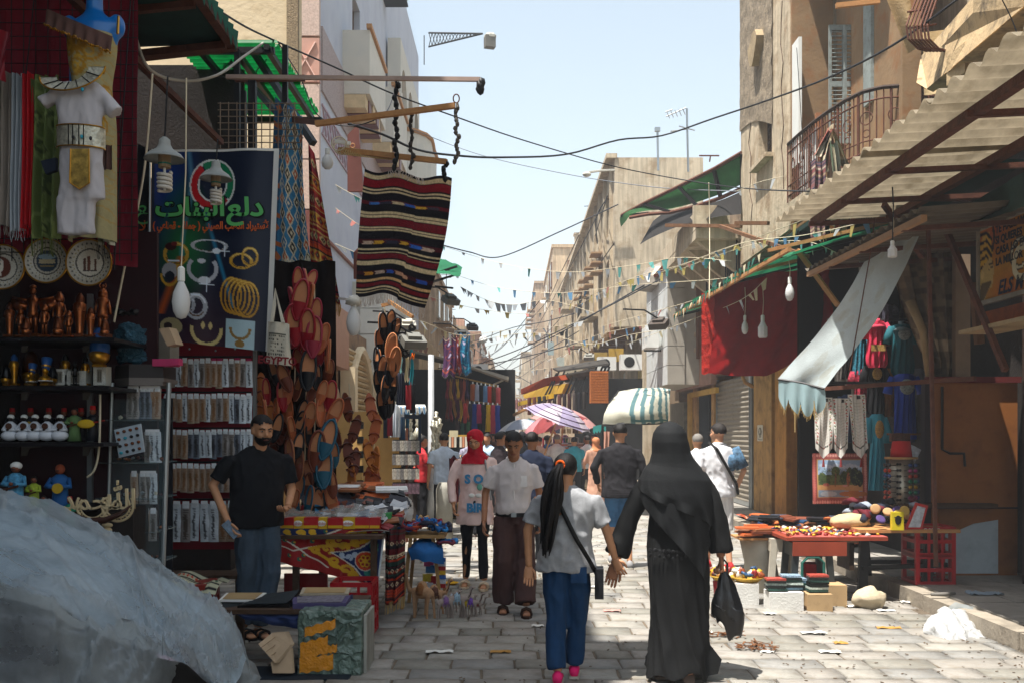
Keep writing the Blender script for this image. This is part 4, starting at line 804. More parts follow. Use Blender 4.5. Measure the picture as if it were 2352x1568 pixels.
for j in J(nz+1):
 z=1.42-(1.42-.05)*j/nz;a=prof(z,A);b=prof(z,B);low=max(0,min(1,(1.15-z)/.9))
 for i in J(n):
  t=2*PI*i/n;cx=-.0+.035*low*sin(z*3);ang=t+z*1.1*low
  rg=lambda q:(1-abs(sin(q)))**2
  f=1+low*(.13*rg(ang*3.5+1.5*sin(z*2.1))+.09*rg(ang*6.5+z*3)+.05*rg(t*2.5-z*4.5))-.05*low+.02*nois(V(cos(t)*3,sin(t)*3,z*6))
  push=.05*low*exp(-((t-(-1.2+2*PI))%(2*PI)-0)**2/.5)
  f+=.04*low*nois(V(cos(t)*2.2,sin(t)*2.2,z*2.3+4))
  vs.append(V(cx+.012+a*f*cos(t),-.02*low+b*f*sin(t),z+(.02*sin(t*3)+.025*sin(t*5+1))*(j/nz)**6))
mb=MB();mb.add(vs,[(j*n+i,(j+1)*n+i,(j+1)*n+(i+1)%n,j*n+(i+1)%n)for j in J(nz)for i in J(n)])
mk('abaya',mb,abm,root,sm=1)
mk('hem_flap',N().add([V(.2,-.1,.26),V(.285,-.12,.15),V(.26,-.12,.06),V(.16,-.12,.04)],[(0,1,2,3)]),abm,root)
sl=MB();limb(sl,[V(-.13,0,1.3),V(-.225,0,1.18),V(-.3,0,1.02),V(-.335,0,.9),V(-.372,0,.8)],[.072,.072,.072,.075,.08],14)
put('sleeve',organic(sl,.011,5,fold=.012,fs=7,dirz=.45),abm,root,org=(0,0,0))
sl=MB();limb(sl,[V(.14,0,1.3),V(.225,-.02,1.18),V(.275,-.03,1.03),V(.29,-.03,.92),V(.3,-.03,.82)],[.072,.072,.072,.075,.08],14)
put('sleeve',organic(sl,.011,5,fold=.012,fs=7,dirz=.45),abm,root,org=(0,0,0))
CZ=[1.668,1.655,1.63,1.59,1.53,1.46,1.4,1.35,1.29,1.2,1.1,1,.9,.8,.6];CA=[.004,.045,.082,.106,.118,.126,.15,.188,.222,.24,.246,.242,.236,.232,.23];CB=[.004,.05,.09,.12,.135,.135,.14,.15,.165,.178,.182,.184,.186,.188,.19]
def cpf(z,T_):
 for i in J(len(CZ)-1):
  if CZ[i]>=z>=CZ[i+1]:q=(CZ[i]-z)/(CZ[i]-CZ[i+1]);return T_[i]*(1-q)+T_[i+1]*q
 return T_[-1]if z<1 else T_[0]
def zlow(ph):
 d=math.degrees(ph)
 if-80<=d<=48:return 1.2-.54*((d+80)/128)**1.08
 if 48<d<=62:return .66+.3*(d-48)/14
 if 62<d<110:return .96+.16*(d-62)/48
 return 1.13
def capef(s_,t_,k=0):
 ph=-PI+2*PI*s_;
 if k:ph=R(-112)+R(190)*s_
 zl=zlow(ph)if not k else 1.3-.34*s_
 z=1.668-(1.668-zl)*(t_**.85)
 if k:z=1.42-(1.42-zl)*t_
 a,b=cpf(z,CA),cpf(z,CB);low=max(0,min(1,(1.5-z)/.5));g=z*4.2+ph*2.6
 rp=1+.05*k*min(1,t_*3)-.04*k*(1-min(1,t_*3))+low*(.05*(1-abs(sin(g*1.05+.4*sin(z*5))))**2.5+.03*(1-abs(sin(g*2.2+1.7)))**2-.02+.02*nois(V(ph*1.6,z*5,1.3)))+.012*nois(V(ph*5,z*9,3))
 edge=.02*max(0,(t_-.8)/.2)*sin(ph*9)
 lean=-.03*max(0,min(1,(1.62-z)/.2))+.0
 return V(-.03*max(0,min(1,(z-1.3)/.25))+a*rp*sin(ph),-.015-(b*rp+edge)*cos(ph),z)
mk('headscarf',G_(capef,150,110),scm,root,sm=1).modifiers.new('thick','SOLIDIFY').thickness=.005
mk('scarf_overlap',G_(lambda a_,b_:capef(a_,b_,1),90,30),scm,root,sm=1).modifiers.new('thick','SOLIDIFY').thickness=.006
lc=MB()
for k in J(13):
 x=-.17+k*.027;y=-sqrt(max(.001,1-(x/.225)**2))*.168-.012
 lc.ell(V(x,y,.845+.004*sin(k*2)),(.015,.004,.013),7);lc.ell(V(x,y,.815-.016*(k%2)),(.01,.004,.013),6)
mk('lace_trim',lc,M('black_lace','#101012',ro=.6,bu=.5),root)
for(p,up)in((V(-.09,.04,.09),0),(V(.07,-.16,.125),R(38))):shoe(root,p,0,1,'sandal',M('worn_sandal','#6d5c50',ro=.7),up=-up)
root.location=(wx,wy,0)
bg_=MB();bt=V(wx+.315,wy-.05,.7)
def bagf(s_,t_):
 a=2*PI*s_;wd=(.018+.085*min(1,t_*1.5)**.8)*(1-.5*max(0,t_-.8)*3);return bt+V(wd*cos(a)*(1+.12*sin(a*3+t_*5))+.035*t_,wd*.5*sin(a)*(1+.2*sin(a*5)),-.36*t_+.02*sin(a*2)*t_-.05*t_*cos(a+.6)+.012*nois(V(a,t_*6,0))*8*t_)
bb=mk('plastic_bag',G_(bagf,40,30),M('black_polythene','#111214',ro=.32,spec=.5,var=.1,bu=.5,bs_=14),lb='crumpled black plastic bag hanging from the hand of the woman in black',cat='bag',sm=1)
mk('bag_handle',T__([bt+V(-.02,0,-.03),bt+V(-.015,0,.05),bt+V(.0,0,.075),bt+V(.02,0,.05),bt+V(.02,0,-.03)],.008,5),MATS['black_polythene'],bb)
cr=[(968,17,-72,0,'#b32a30','#18181c','short','young man in red T-shirt standing by the packet stand',{}),(1020,16,14,1,'#b8c6d6','#20242c','short','man in pale blue T-shirt sitting back to camera at the jewellery counter',{'z':-.05}),(1083,21,172,1,'#8d8a9c','#333','short','grey haired man in checked shirt by the jewellery counter',{'hair':'g'}),(1100,15,-20,2,'#2a2a30','#222','short','dark haired man half hidden behind the red headscarf',{}),(1120,19,150,0,'#a8bfd8','#333','short','man in light blue striped shirt facing out of the crowd',{}),(1148,16,-60,0,'#2b2226','#222','short','man in dark shirt holding a hand to his ear in the crowd',{}),(1163,25,180,1,'#77777c','#555','hijab','woman in grey headscarf deep in the crowd',{'hair':'#8d8f94'}),(1184,22,0,1,'#d2c3a6','#b8a888','hijab','woman in cream headscarf and cream robe seen from behind',{'hair':'#d8ccb4'}),(1199,19,30,2,'#16161a','#111','hijab','woman in black headscarf walking away in the crowd',{'hair':'#121216','bot':'robe'}),(1238,24,-30,1,'#c9bca8','#555','short','thin boy in cream T-shirt beyond the navy shirted man',{}),(1257,25,-70,4,'#1d6ca8','#223','short','man in bright blue T-shirt reaching over the clothes rack',{}),(1279,23.5,-40,1,'#dcdad6','#cfccc6','short','grey haired man in white shirt beside the blue shirted man',{'hair':'g'}),(1319,23,10,1,'#3aa7bb','#355','short','man in turquoise T-shirt leaning at the low white wall',{}),(1349,24.5,40,0,'#e0e2e4','#444','short','man in white T-shirt with back to the street at the clothes rack',{}),(1366,26.5,120,0,'#b23a3a','#333','short','man in coral shirt half behind the white shirted man',{}),(1369,21.5,20,1,'#b98a74','#c0937c','hijab','woman in dusty pink robe and patterned headscarf by the low wall',{'hair':'#b9764e','bot':'robe'}),(1603,14.6,10,1,'#d8d9dc','#2a2c34','short','older man in white shirt near the yellow shop door',{'hair':'g','face':1}),(1133,29,160,0,'#6d4638','#222','short','man in rust shirt at the far stalls',{}),(1212,30,180,1,'#50586a','#222','short','man in slate shirt facing forward at the far stalls',{}),(1298,28,200,1,'#8c5f76','#222','hijab','woman in mauve scarf behind the clothes rack',{'hair':'#84506c'}),(1173,33,0,1,'#c7c2ba','#222','short','distant man in off white shirt under the brown awning',{}),(1190,36,10,0,'#39506c','#222','short','distant man in denim shirt under the brown awning',{}),(1155,31,0,1,'#a35c3c','#222','hijab','distant woman in rust headscarf near the dress wall',{'hair':'#9c5a3c'}),]
for i,(u,Y,yaw,sk_,tp,bt_,st_,lab,ex)in En(cr):
 hh=ex.get('hair');hr=hairg if hh=='g' else(M('scarf_%d'%i,hh,ro=.85,var=.15,S_=9)if hh else hairb)
 person(lab,ux(u,Y),Y,R(yaw),h=1.6+.03*((i*7)%3),sn=sk_,ha=hr,hs_=st_,top=M('cloth_%d'%i,tp,ro=.85,var=.2 if 'check' not in lab else .8,S_=6 if 'check' not in lab else 20),tz=.84,sv='long' if st_=='hijab' else 'short',bot=M('cloth_b%d'%i,(bt_ if len(bt_)==7 else '#26262a'),ro=.85),bk=ex.get('bot','trousers'),det=1 if Y<18 else 0,face=(abs(yaw)>60),z=ex.get('z',-.12 if Y>20 else-.06),bw=1.08,aL=((-.25,.05,1.14),(-.18,.26,1.05))if i%3==0 else None,aR=((.25,.08,1.15),(.16,.28,1.1))if i in(0,5,10)else None,lL=((-.09,.08,.5),(-.1,.1,.1))if i%2 else None)
I=person('boy in red vest and black trousers sitting on the step with yellow shoes',ux(955,20.5),20.5,R(-75),h=1.5,sn=1,ha=hairb,top=M('red_vest','#b02228'),sv='long',tz=.84,bot=M('black_track','#141518'),det=1,ft_='shoe',fm_=M('yellow_shoe','#d8c21c'),z=-.42,aL=((-.22,.2,1.2),(-.1,.26,1.38)),aR=((.22,.2,1.15),(.15,.4,1.1)),lL=((-.11,.42,.98),(-.12,.62,.62)),lR=((.11,.45,.92),(.11,.7,.6)))
gold=M('gold_paint','#c08a2a',ro=.3,me_=.8,var=.2,S_=30);copper=M('copper_cast','#a8623a',ro=.3,me_=.85,var=.35,S_=25);silv=M('silver_foil','#c9c4b0',ro=.3,me_=.6,var=.4,S_=30,bu=.5,bs_=40)
def pane(tl,tr,br,bl):return flat(tl,tr,br,bl)
YB=6.3
bd=T('red_backdrop','maroon cloth wall with black wire grid behind the hanging costumes','backdrop cloth',(W(150,620,YB)))
mk('cloth',G_(lambda s,t:W(-60+378*s+(0 if t<.9 else 0),-30+(640+8*sin(s*7))*t,YB)+V(0,.02*sin(s*23)+.01*sin(t*9),0),40,30),M('maroon_cloth','#7c1626',ro=.9,var=.25,S_=3,bu=.3,bs_=90),bd)
for k in J(13):mk('grid_wire',T__([W(-30+k*28,-20,YB-.05),W(-28+k*27.5,600,YB-.05)],.0035,4),iron,bd)
for k in J(20):mk('grid_wire',T__([W(-40,-10+k*31,YB-.055),W(315,-6+k*31,YB-.055)],.003,4),iron,bd)
b=T('shelf_unit','dark wooden wall shelving with brackets loaded with souvenir statues','shelf',(W(120,1200,6.9)))
YS=6.75
mk('back_board',B_((W(100,900,YS).x,YS+.35,W(0,900,YS).z+.05),(1.3,.04,2.2)),M('dark_red_board','#2e0f12',var=.3),b)
shv={1:775,2:886,3:1016,4:1165}
for k,v in shv.items():
 u1={1:262,2:250,3:238,4:210}[k];a=W(-60,v,YS-.25);c_=W(u1,v,YS-.25)
 mk('shelf_board',B_(((a.x+c_.x)/2,YS+.05,a.z-.012),(c_.x-a.x,.6,.024)),M('black_shelf','#161214',ro=.4),b)
 for u in((32,175)if k<4 else(165,)):p=W(u,v,YS);mk('bracket',P_([p+V(0,.1,-.015),p+V(0,.1,-.09),p+V(.03,.1,-.09),p+V(.05,.1,-.04),p+V(.13,.1,-.03),p+V(.13,.1,-.015)],V(0,.02,0)),M('bracket_metal','#6e6860',me_=.4),b)
mk('upright',B_(W(207,1000,YS+.3),(.035,.03,2)),steel,b);mk('upright',B_(W(28,1000,YS+.3),(.035,.03,2)),steel,b)
mk('lower_cabinet',B_(W(90,1290,YS+.2),(1.5,.5,.8)),darkw,b)
def statue(kind,h,mat,mat2=None):
 """egyptian souvenir standing figure, base at origin"""
 r=T('statuette','','statuette');m2=mat2 or mat;w=h*.12
 mk('base',B_((0,0,h*.03),(w*2.2,w*2,h*.06)),mat,r)
 mb=MB()
 if kind=='bust':
  mb.lathe((0,0,h*.06),[(w*1.1,0),(w*1.9,h*.12),(w*2.1,h*.25),(w*1.2,h*.36),(w*.7,h*.42),(w*.7,h*.5)],12,sx=1.15);mb.ell((0,-.0,h*.64),(w*.95,w*1,h*.16),10);mb.ell((0,-w*1,h*.62),(w*.18,w*.25,h*.035),6);mb.ell((0,-w*.7,h*.46),(w*.2,w*.2,h*.09),6)
  mk('bust',mb,mat,r,sm=1)
  hd=MB();hd.lathe((0,w*.25,h*.3),[(w*1.9,0),(w*2,h*.18),(w*1.75,h*.38),(w*1.4,h*.56),(w*.7,h*.66),(w*.1,h*.68)],14,sx=1.05);mk('headcloth',hd,m2,r,sm=1)
  for k in J(6):mk('headcloth_stripe',T__([V(w*2.05*cos(t)*(1-k*.05),w*.25-w*1.9*abs(sin(t))*.75*(1-k*.05),h*(.34+k*.09))for t in[R(-150+20*j)for j in J(7)]],w*.07,4),gold,r)
  return r
 if kind=='queen':
  mb.lathe((0,0,h*.06),[(w*1,0),(w*1.9,h*.1),(w*1.8,h*.18),(w*.7,h*.28),(w*.6,h*.38)],12,sx=1.2);mb.ell((0,0,h*.5),(w*.85,w*.95,h*.13),10);mb.ell((0,-w*.95,h*.48),(w*.15,w*.2,h*.03),6);mk('bust',mb,mat,r,sm=1)
  mk('crown',L__((0,w*.3,h*.52),[(w*.95,0),(w*1.15,h*.15),(w*1.55,h*.4),(w*1.4,h*.43)],12,ax=V(0,.25,1)),m2,r,sm=1);mk('crown_band',L__((0,w*.38,h*.62),[(w*1.16,0),(w*1.22,h*.06)],12,ax=V(0,.25,1)),gold,r)
  mk('collar',L__((0,0,h*.14),[(w*2,0),(w*1.5,h*.1),(w*.8,h*.14)],14,sx=1.2),whitep,r);return r
 leg=.42 if kind!='mummy' else .0
 if kind=='mummy':mb.lathe((0,0,h*.05),[(w*.75,0),(w*.65,h*.05),(w*.85,h*.3),(w*1.05,h*.52),(w*1.15,h*.66),(w*.5,h*.73),(w*.42,h*.78)],10)
 else:
  for sx in(-1,1):mb.tube([V(sx*w*.4,0,h*.05),V(sx*w*.38,0,h*.3),V(sx*w*.4,0,h*.45)],[w*.26,w*.34,w*.42],7)
  mb.lathe((0,0,h*.36),[(w*.85,0),(w*.7,h*.1),(w*.62,h*.2),(w*.95,h*.33),(w*.5,h*.38),(w*.4,h*.42)],10)
 mb.ell((0,-w*.05,h*.85),(w*.5,w*.55,h*.075),8)
 if kind=='mummy':
  for sx in(-1,1):mb.tube([V(sx*w*1.05,0,h*.66),V(sx*w*1.1,-w*.4,h*.55),V(-sx*w*.3,-w*1,h*.6)],w*.24,6)
 elif kind=='winged':
  for sx in(-1,1):mb.tube([V(sx*w*.8,0,h*.68),V(sx*w*2,0,h*.71),V(sx*w*3.2,0,h*.74)],w*.2,6);mb.prism([V(sx*w*.8,0,h*.66),V(sx*w*3.3,0,h*.72),V(sx*w*3.6,0,h*.62),V(sx*w*2.6,0,h*.48),V(sx*w*1.2,0,h*.5)],V(0,w*.15,0))
 else:
  for sx in(-1,1):mb.tube([V(sx*w*.85,0,h*.68),V(sx*w*1.1,0,h*.54),V(sx*w*(1.15 if kind!='staff' else .9),-w*.5*(kind=='staff'),h*.42)],w*.2,6)
 mk('body',mb,mat,r,sm=1)
 hd=MB()
 if kind=='horn':
  hd.tube([V(-w*.2,0,h*.9),V(-w*.55,0,h*.95),V(-w*.4,0,h*1)],w*.1,5).tube([V(w*.2,0,h*.9),V(w*.55,0,h*.95),V(w*.4,0,h*1)],w*.1,5).ell((0,0,h*.955),(w*.3,w*.1,h*.025),8)
 elif kind=='winged':hd.lathe((0,0,h*.9),[(w*.3,0),(w*.55,h*.03),(w*.5,h*.05),(w*.1,h*.08)],8)
 else:hd.lathe((0,w*.1,h*.74),[(w*.8,0),(w*.85,h*.06),(w*.72,h*.14),(w*.4,h*.19),(w*.3,h*.22)],10)
 if kind=='horn' or kind=='staff':hd.lathe((0,w*.15,h*.72),[(w*.7,0),(w*.7,h*.1),(w*.4,h*.18)],10)
 mk('headdress',hd,m2,r,sm=1);return r
def place(r,u,v,Y,lb,gp_=None,rz=0):
 r.location=W(u,v,Y);r.rotation_euler=(0,0,rz);tag(r,lb,None,gp_);return r
dk=M('aged_copper','#6b3a22',ro=.35,me_=.8,var=.4,S_=30)
protos={}
def st(kind,h,mat,m2,u,v,Y,lb,gp_,rz=0):
 key=(kind,mat.name,m2.name if m2 else '');
 if key not in protos:protos[key]=(statue(kind,h,mat,m2),h);place(protos[key][0],u,v,Y,lb,gp_,rz);return protos[key][0]
 p,h0=protos[key];return dup(p,W(u,v,Y),rz,lb,gp_,S_=h/h0)
g='copper statuettes on the top souvenir shelf'
px=YS/F
for kind,u,hp,lab,dy in(('winged',76,122,'tall copper winged goddess statuette with outspread arms',0),('mummy',183,104,'copper mummy statuette with crossed arms and striped headcloth',0),('horn',236,122,'slim copper statuette crowned with horns and sun disc',0),('staff',136,108,'broad shouldered copper pharaoh statuette in the middle of the top shelf',.05),('mummy',208,70,'small copper mummy statuette standing between two taller ones',-.06),('staff',102,78,'slender walking copper statuette beside the winged goddess',-.05),('staff',158,62,'short copper statuette in front of the broad shouldered pharaoh',-.1),('mummy',22,82,'copper statuette under the edge plate of the top shelf',0),('horn',47,70,'dark copper horned statuette by the winged goddess',-.03),('bust',133,46,'little copper sphinx bust at the foot of the pharaoh statuette',-.16),('bust',240,40,'little copper bust at the shelf end under the horned statuette',-.18),('bust',60,44,'copper kneeling figure by the winged goddess',-.14)):
 st(kind,hp*px,copper,dk if kind in('mummy','bust')else None,u,774,YS+dy-.05,lab,g)
blu=M('lapis_paint','#1d4f8c',ro=.4,var=.2);blk=M('black_gloss','#0c0b0c',ro=.3)
g='gilded busts and figures on the second souvenir shelf'
for kind,u,hp,lab,dy,m2 in(('bust',228,92,'large gold pharaoh bust with blue striped headcloth on a white box',-.05,blu),('bust',70,82,'gold pharaoh bust at the back of the second shelf',.2,dk),('queen',104,66,'gold queen bust with tall blue crown and white collar',-.1,blu),('queen',72,52,'smaller gold queen bust beside the tall crowned one',-.05,blu),('mummy',32,74,'gold standing figure in blue headcloth',0,blu),('mummy',150,76,'black and gold god figure at the back of the second shelf',.15,blk),('staff',196,70,'dark gold walking god figure beside the large pharaoh bust',.12,blk),('bust',14,44,'little black and gold bust at the frame edge',-.08,blk),('bust',120,44,'little gold mask bust on the second shelf',.05,blk),('horn',172,56,'black horned figure standing on the second shelf',.0,blk)):
 st(kind,hp*px,gold if u not in(172,)else blk,m2,u,(884 if u!=228 else 884-42),YS+dy,lab,g)
for u,w_,h_,lab in((228,30,44,'white picture box with printed figures under the large pharaoh bust'),(135,40,38,'pale green and white box behind the queen busts'),(172,50,34,'white box with blue painted lid on the second shelf')):
 cv=CV(20,20,'#d8d6cc');cv.rect(.3,.15,.7,.85,'#8d8678').rect(.38,.25,.46,.75,'#2a2622').rect(.54,.25,.62,.75,'#2a2622').speck(.15)
 p=W(u,884,YS+.08);o=T('gift_box',lab,'box',tuple(p));mk('carton',B_(p+V(0,.05,h_*px/2),(w_*px,.09,h_*px)),M('white_card','#cfcdc2'),o);mk('printed_face',sheet(flat(p+V(-w_*px/2+.004,0,h_*px-.004),p+V(w_*px/2-.004,0,h_*px-.004),p+V(w_*px/2-.004,0,.004),p+V(-w_*px/2+.004,0,.004)),cv),vcol,o)
def figurine(h,robe,skinm_,hat=None,seated=False,instr=None):
 r=T('figurine','','figurine');w=h*.2
 mb=MB()
 if seated:mb.ell((0,-w*.2,h*.18),(w*1.5,w*1.2,h*.18),10);mb.lathe((0,0,h*.2),[(w*.95,0),(w*.85,h*.2),(w*.9,h*.36),(w*.3,h*.46)],10)
 else:mb.lathe((0,0,0),[(w*1,0),(w*.75,h*.3),(w*.7,h*.55),(w*.85,h*.68),(w*.35,h*.76)],10)
 z0=.68 if not seated else .52
 for sx in(-1,1):mb.tube([V(sx*w*.8,0,h*(z0)),V(sx*w*1.15,-w*.4,h*(z0-.16)),V(sx*w*.35,-w*1,h*(z0-.14))],w*.25,6)
 mk('robe',mb,robe,r,sm=1)
 hz=h*(.86 if not seated else .76);mk('head',E_((0,0,hz),(w*.46,w*.5,h*.1),10).ell((0,-w*.5,hz-.0),(w*.1,w*.12,h*.02),6),skinm_,r,sm=1);mk('clasped_hand',E_((0,-w*1,h*(z0-.14)),(w*.25,w*.2,h*.04),6),skinm_,r,sm=1)
 if hat=='fez':mk('fez',L__((0,0,hz+h*.05),[(w*.45,0),(w*.38,h*.12)],10),M('red_felt','#b01c1c'),r)
 elif hat=='turban':mk('turban',E_((0,w*.1,hz+h*.04),(w*.6,w*.6,h*.09),10),whitep,r,sm=1)
 elif hat=='hair':mk('hair',E_((0,w*.1,hz+h*.03),(w*.5,w*.5,h*.1),10),hairb,r,sm=1)
 if instr=='lute':mk('lute',E_((-w*.5,-w*1.2,h*.5),(w*1.3,w*.3,h*.13),12),M('yellow_lute','#c7a322'),r);mk('lute_neck',T__([V(w*.5,-w*1.2,h*.53),V(w*2.2,-w*1.2,h*.6)],w*.12,5),M('red_neck','#8c1c16'),r)
 elif instr=='drum':mk('drum',L__((w*.3,-w*1.1,h*.5),[(w*.5,0),(w*.5,w*.25)],12,ax=V(0,-1,0)),M('brown_drum','#4c2c1c')if seated else M('yellow_lute','#c7a322'),r)
 else:mk('instrument',T__([V(-w*.7,-w*1.1,h*.42),V(w*.8,-w*1.1,h*.5)],w*.12,5),M('brown_drum','#4c2c1c'),r)
 return r
skf=M('figurine_brown','#7c452c',ro=.5);skd=M('figurine_dark','#1d1512',ro=.5)
suit=M('black_suit_paint','#15161c',ro=.5);wr_=M('white_robe_paint','#d9dde4',ro=.5)
YM=YS
f0=figurine(.2,suit,skf,'fez',instr='drum');place(f0,28,1010,YM+.14,'black suited musician figurine in red fez in the back row of the third shelf','fez musicians')
for u,l in((70,'second'),(112,'third'),(147,'fourth'),(186,'fifth')):dup(f0,W(u,1010,YM+.14),0,'black suited musician figurine in red fez, %s in the back row of the third shelf'%l,"fez musicians")
f1=figurine(.2,wr_,skd,'turban',True,'drum');place(f1,24,1012,YM-.12,'white robed seated musician figurine in the front row of the third shelf','seated white musicians')
for u,l in((55,'second'),(80,'middle'),(108,'fourth'),(138,'last')):dup(f1,W(u,1012,YM-.12),rnd(-.2,.2),'%s white robed seated musician figurine in the front row of the third shelf'%l,'seated white musicians')
for o in(f0,*[x for x in COL.objects if x.name.startswith('figurine.')and x.get('group')=='fez musicians']):o.scale=(1.08,)*3
place(figurine(.215,M('sage_robe','#5c7a4a'),skf,'hair'),171,1012,YM-.1,'green robed singer figurine with dark glasses on the third shelf').scale=(1.05,)*3
place(figurine(.2,suit,skf,'fez',instr='lute'),213,1012,YM-.08,'musician figurine in red fez playing a yellow lute at the shelf end').scale=(1.15,)*3
bigs=[(138,1178,118,M('blue_jacket_paint','#1f5a96'),'bald','large painted figurine of a moustached man in blue jacket playing a drum',YS-.1),(36,1170,112,M('striped_blue_paint','#4f93b8',var=.6,S_=40),'turban','large painted waiter figurine in white turban carrying a tray',YS-.3),(78,1165,74,M('lime_dress_paint','#a2b33a',var=.4,S_=40),'hair','painted figurine of a woman in lime dress lifting a white child',YS-.2),(100,1192,56,M('green_vest_paint','#1f7a5c'),'hair','small painted figurine in green vest near the wood carving',YS-.5),(160,1205,64,M('green_vest_paint','#1f7a5c'),'fez','small painted drummer figurine in red turban and green vest',YS-.55)]
for u,v,hp,mt,hat,lab,Yq in bigs:
 p=figurine(hp*Yq/F,mt,skf if hat!='bald' else M('terracotta_skin','#a04c2c'),hat,instr='drum' if 'drum' in lab else None);place(p,u,v,Yq,lab)
 hq=hp*Yq/F;mk('moustache',E_((0,-hq*.105,hq*.835),(hq*.04,hq*.01,hq*.012),8),hairb,p)
def scarf(u0,u1,v0,v1,Y,mat,lb,fr=True,cv=None,gr=None,folds=3,name='scarf',cat='scarf',frm=None,fl=22):
 o=T(name,lb,cat,(W((u0+u1)/2,v1,Y)),gr)
 fn=lambda s,t:W(u0+(u1-u0)*s+3*sin(t*5+u0)*t,v0+(v1-v0)*t+4*sin(s*9+u0),Y)+V(0,.025*sin(s*folds*2*PI+t*1.5)+.012*sin(s*17+t*3),0)
 if cv is None:mk('cloth',G_(fn,22,26),mat,o,sm=1)
 else:mk('cloth',sheet(fn,cv),mat,o,sm=1)
 if fr:
  f=MB();n=max(5,int((u1-u0)/3))
  for k in J(n):
   s=(k+.5)/n;a=fn(s,1);f.tube([a,a+V(rnd(-.004,.004),0,-fl*Y/F*.5),a+V(rnd(-.01,.01),0,-fl*Y/F)],.0022,3)
  mk('fringe',f,frm or mat,o,kind='stuff')
 return o
scarf(-20,30,168,520,6.1,M('oatmeal_scarf','#8e8378',var=.1,bu=.3,bs_=90),'oatmeal grey scarf with short fringe hanging at the frame edge')
scarf(26,54,172,530,6.08,M('pale_grey_scarf','#a3aab0',var=.08),'pale grey scarf hanging beside the red one')
scarf(50,80,170,522,6.06,M('bright_red_scarf','#b80d18',var=.15),'narrow bright red scarf hanging between grey and green ones')
cv=CV(40,90,'#5c6a35');
for k in J(12):cv.ring(rnd(.1,.9),rnd(.05,.95),rnd(.08,.2),rnd(.04,.09),.16,'#77844a').ring(rnd(.1,.9),rnd(.05,.95),rnd(.05,.1),rnd(.02,.05),.3,'#3f4a24')
scarf(70,136,176,548,6.02,vcol,'moss green paisley scarf with long fringe',cv=cv,frm=M('moss_fringe','#55602f'),fl=38)
cv=CV(12,60,'#b9b8a6')
for i in J(6):
 for j in J(30):
  if(i+j)%2:cv.rect(i/6,j/30,(i+1)/6,(j+1)/30,'#55563a')
scarf(226,262,300,560,6.05,vcol,'olive and white checked scarf behind the white costume',cv=cv,frm=iron,fl=34)
o=T('mannequin','glossy blue headless mannequin in cream dress with gold embroidery and brown ruffle','mannequin',(W(212,560,5.95)))
bm_=M('blue_gloss','#0c6fc0',ro=.28,spec=.6,var=.08)
Y=5.95;P0=lambda u,v,dy=0:W(u,v,Y+dy);q=Y/F
tb=MB();tb.loft([(P0(217,-30),.045,.045,XA,YA),(P0(217,28),.05,.05,XA,YA),(P0(218,42),.085,.065,XA,YA),(P0(215,60),.17,.085,XA,YA),(P0(212,90),.155,.09,XA,YA),(P0(208,150),.125,.085,XA,YA),(P0(206,200),.12,.085,XA,YA)],18)
tb.ell(P0(268,62),(.052,.05,.075),10);tb.ell(P0(160,62),(.05,.05,.07),10)
put('torso',organic(tb,.012,3),bm_,o)
cv=CV(50,130,'#a39a70');cv.speck(.05)
for k in J(16):x,y=rnd(.1,.9),rnd(.03,.55);cv.ring(x,y,rnd(.08,.16),rnd(.03,.06),.16,'#a8791e').ring(x,y,.05,.02,.3,'#c79a35')
for k in J(26):cv.m(abs(cv.yy-.02-k*.035-.02*np.sin(cv.xx*9+k))<.004,'#b58a2c',.5)
dr=lambda s,t:P0(212,85+(470*t))+V((.145-.03*exp(-((t-.25)/.12)**2)-.01*t)*sin(PI*(s-.5)*1.15),-.125*cos(PI*(s-.5)*1.15)+.012*sin(s*30+t*3)*t,0)
mk('dress',sheet(dr,cv),vcol,o,sm=1)
rf=MB();
def ruf(s,t):
 u=132+148*s;v=40+62*s+(.5+.5*sin(s*3))*6+t*38;return P0(u,v)+V(0,-.14-.03*sin(PI*s)-.012*sin(s*40)*t-.02*t,0)
mk('ruffle',G_(ruf,60,8),M('brown_chiffon','#5c4038',var=.2),o,sm=1)
be=MB()
for k in J(44):
 s=k/43;be.ell(ruf(s,1.02)+V(0,-.004,rnd(-.008,.004)),rnd(.005,.009),5)
mk('coin_trim',be,gold,o,kind='stuff');mk('shoulder_strap',T__([P0(272,38,-.07),P0(270,78,-.12)],.008,4),gold,o)
mk('skirt_ruffle',G_(lambda s,t:P0(232+42*s,345+55*t)+V(0,-.1-.01*sin(s*20),0),14,6),MATS['brown_chiffon'],o)
o=T('costume','white pharaoh costume with silver gold collar, belt and apron on a hanger','costume',(W(180,545,5.65)))
Y=5.65;P0=lambda u,v,dy=0:W(u,v,Y+dy);wc=M('white_felt','#b9b4b6',ro=.9,var=.06,bu=.15)
tt=MB();tt.loft([(P0(190,460),.135,.055,XA,YA),(P0(188,350),.125,.06,XA,YA),(P0(187,300),.128,.062,XA,YA),(P0(184,240),.14,.065,XA,YA),(P0(183,205),.15,.055,XA,YA),(P0(183,190),.09,.05,XA,YA)],18)
tt.loft([(P0(215,205),.05,.05,V(.5,0,.86),YA),(P0(245,235),.045,.05,V(.7,0,.7),YA),(P0(268,262),.05,.055,V(.75,0,.65),YA)],12);tt.loft([(P0(150,205),.05,.05,V(.5,0,-.86),YA),(P0(118,225),.045,.05,V(.6,0,-.8),YA),(P0(95,238),.045,.05,V(.6,0,-.8),YA)],12)
tt.loft([(P0(152,540),.06,.04,XA,YA),(P0(156,455),.065,.045,XA,YA)],12);tt.loft([(P0(196,540),.06,.04,XA,YA),(P0(196,455),.065,.045,XA,YA)],12)
put('tunic',organic(tt,.011,3,fold=.012,fs=10),wc,o)
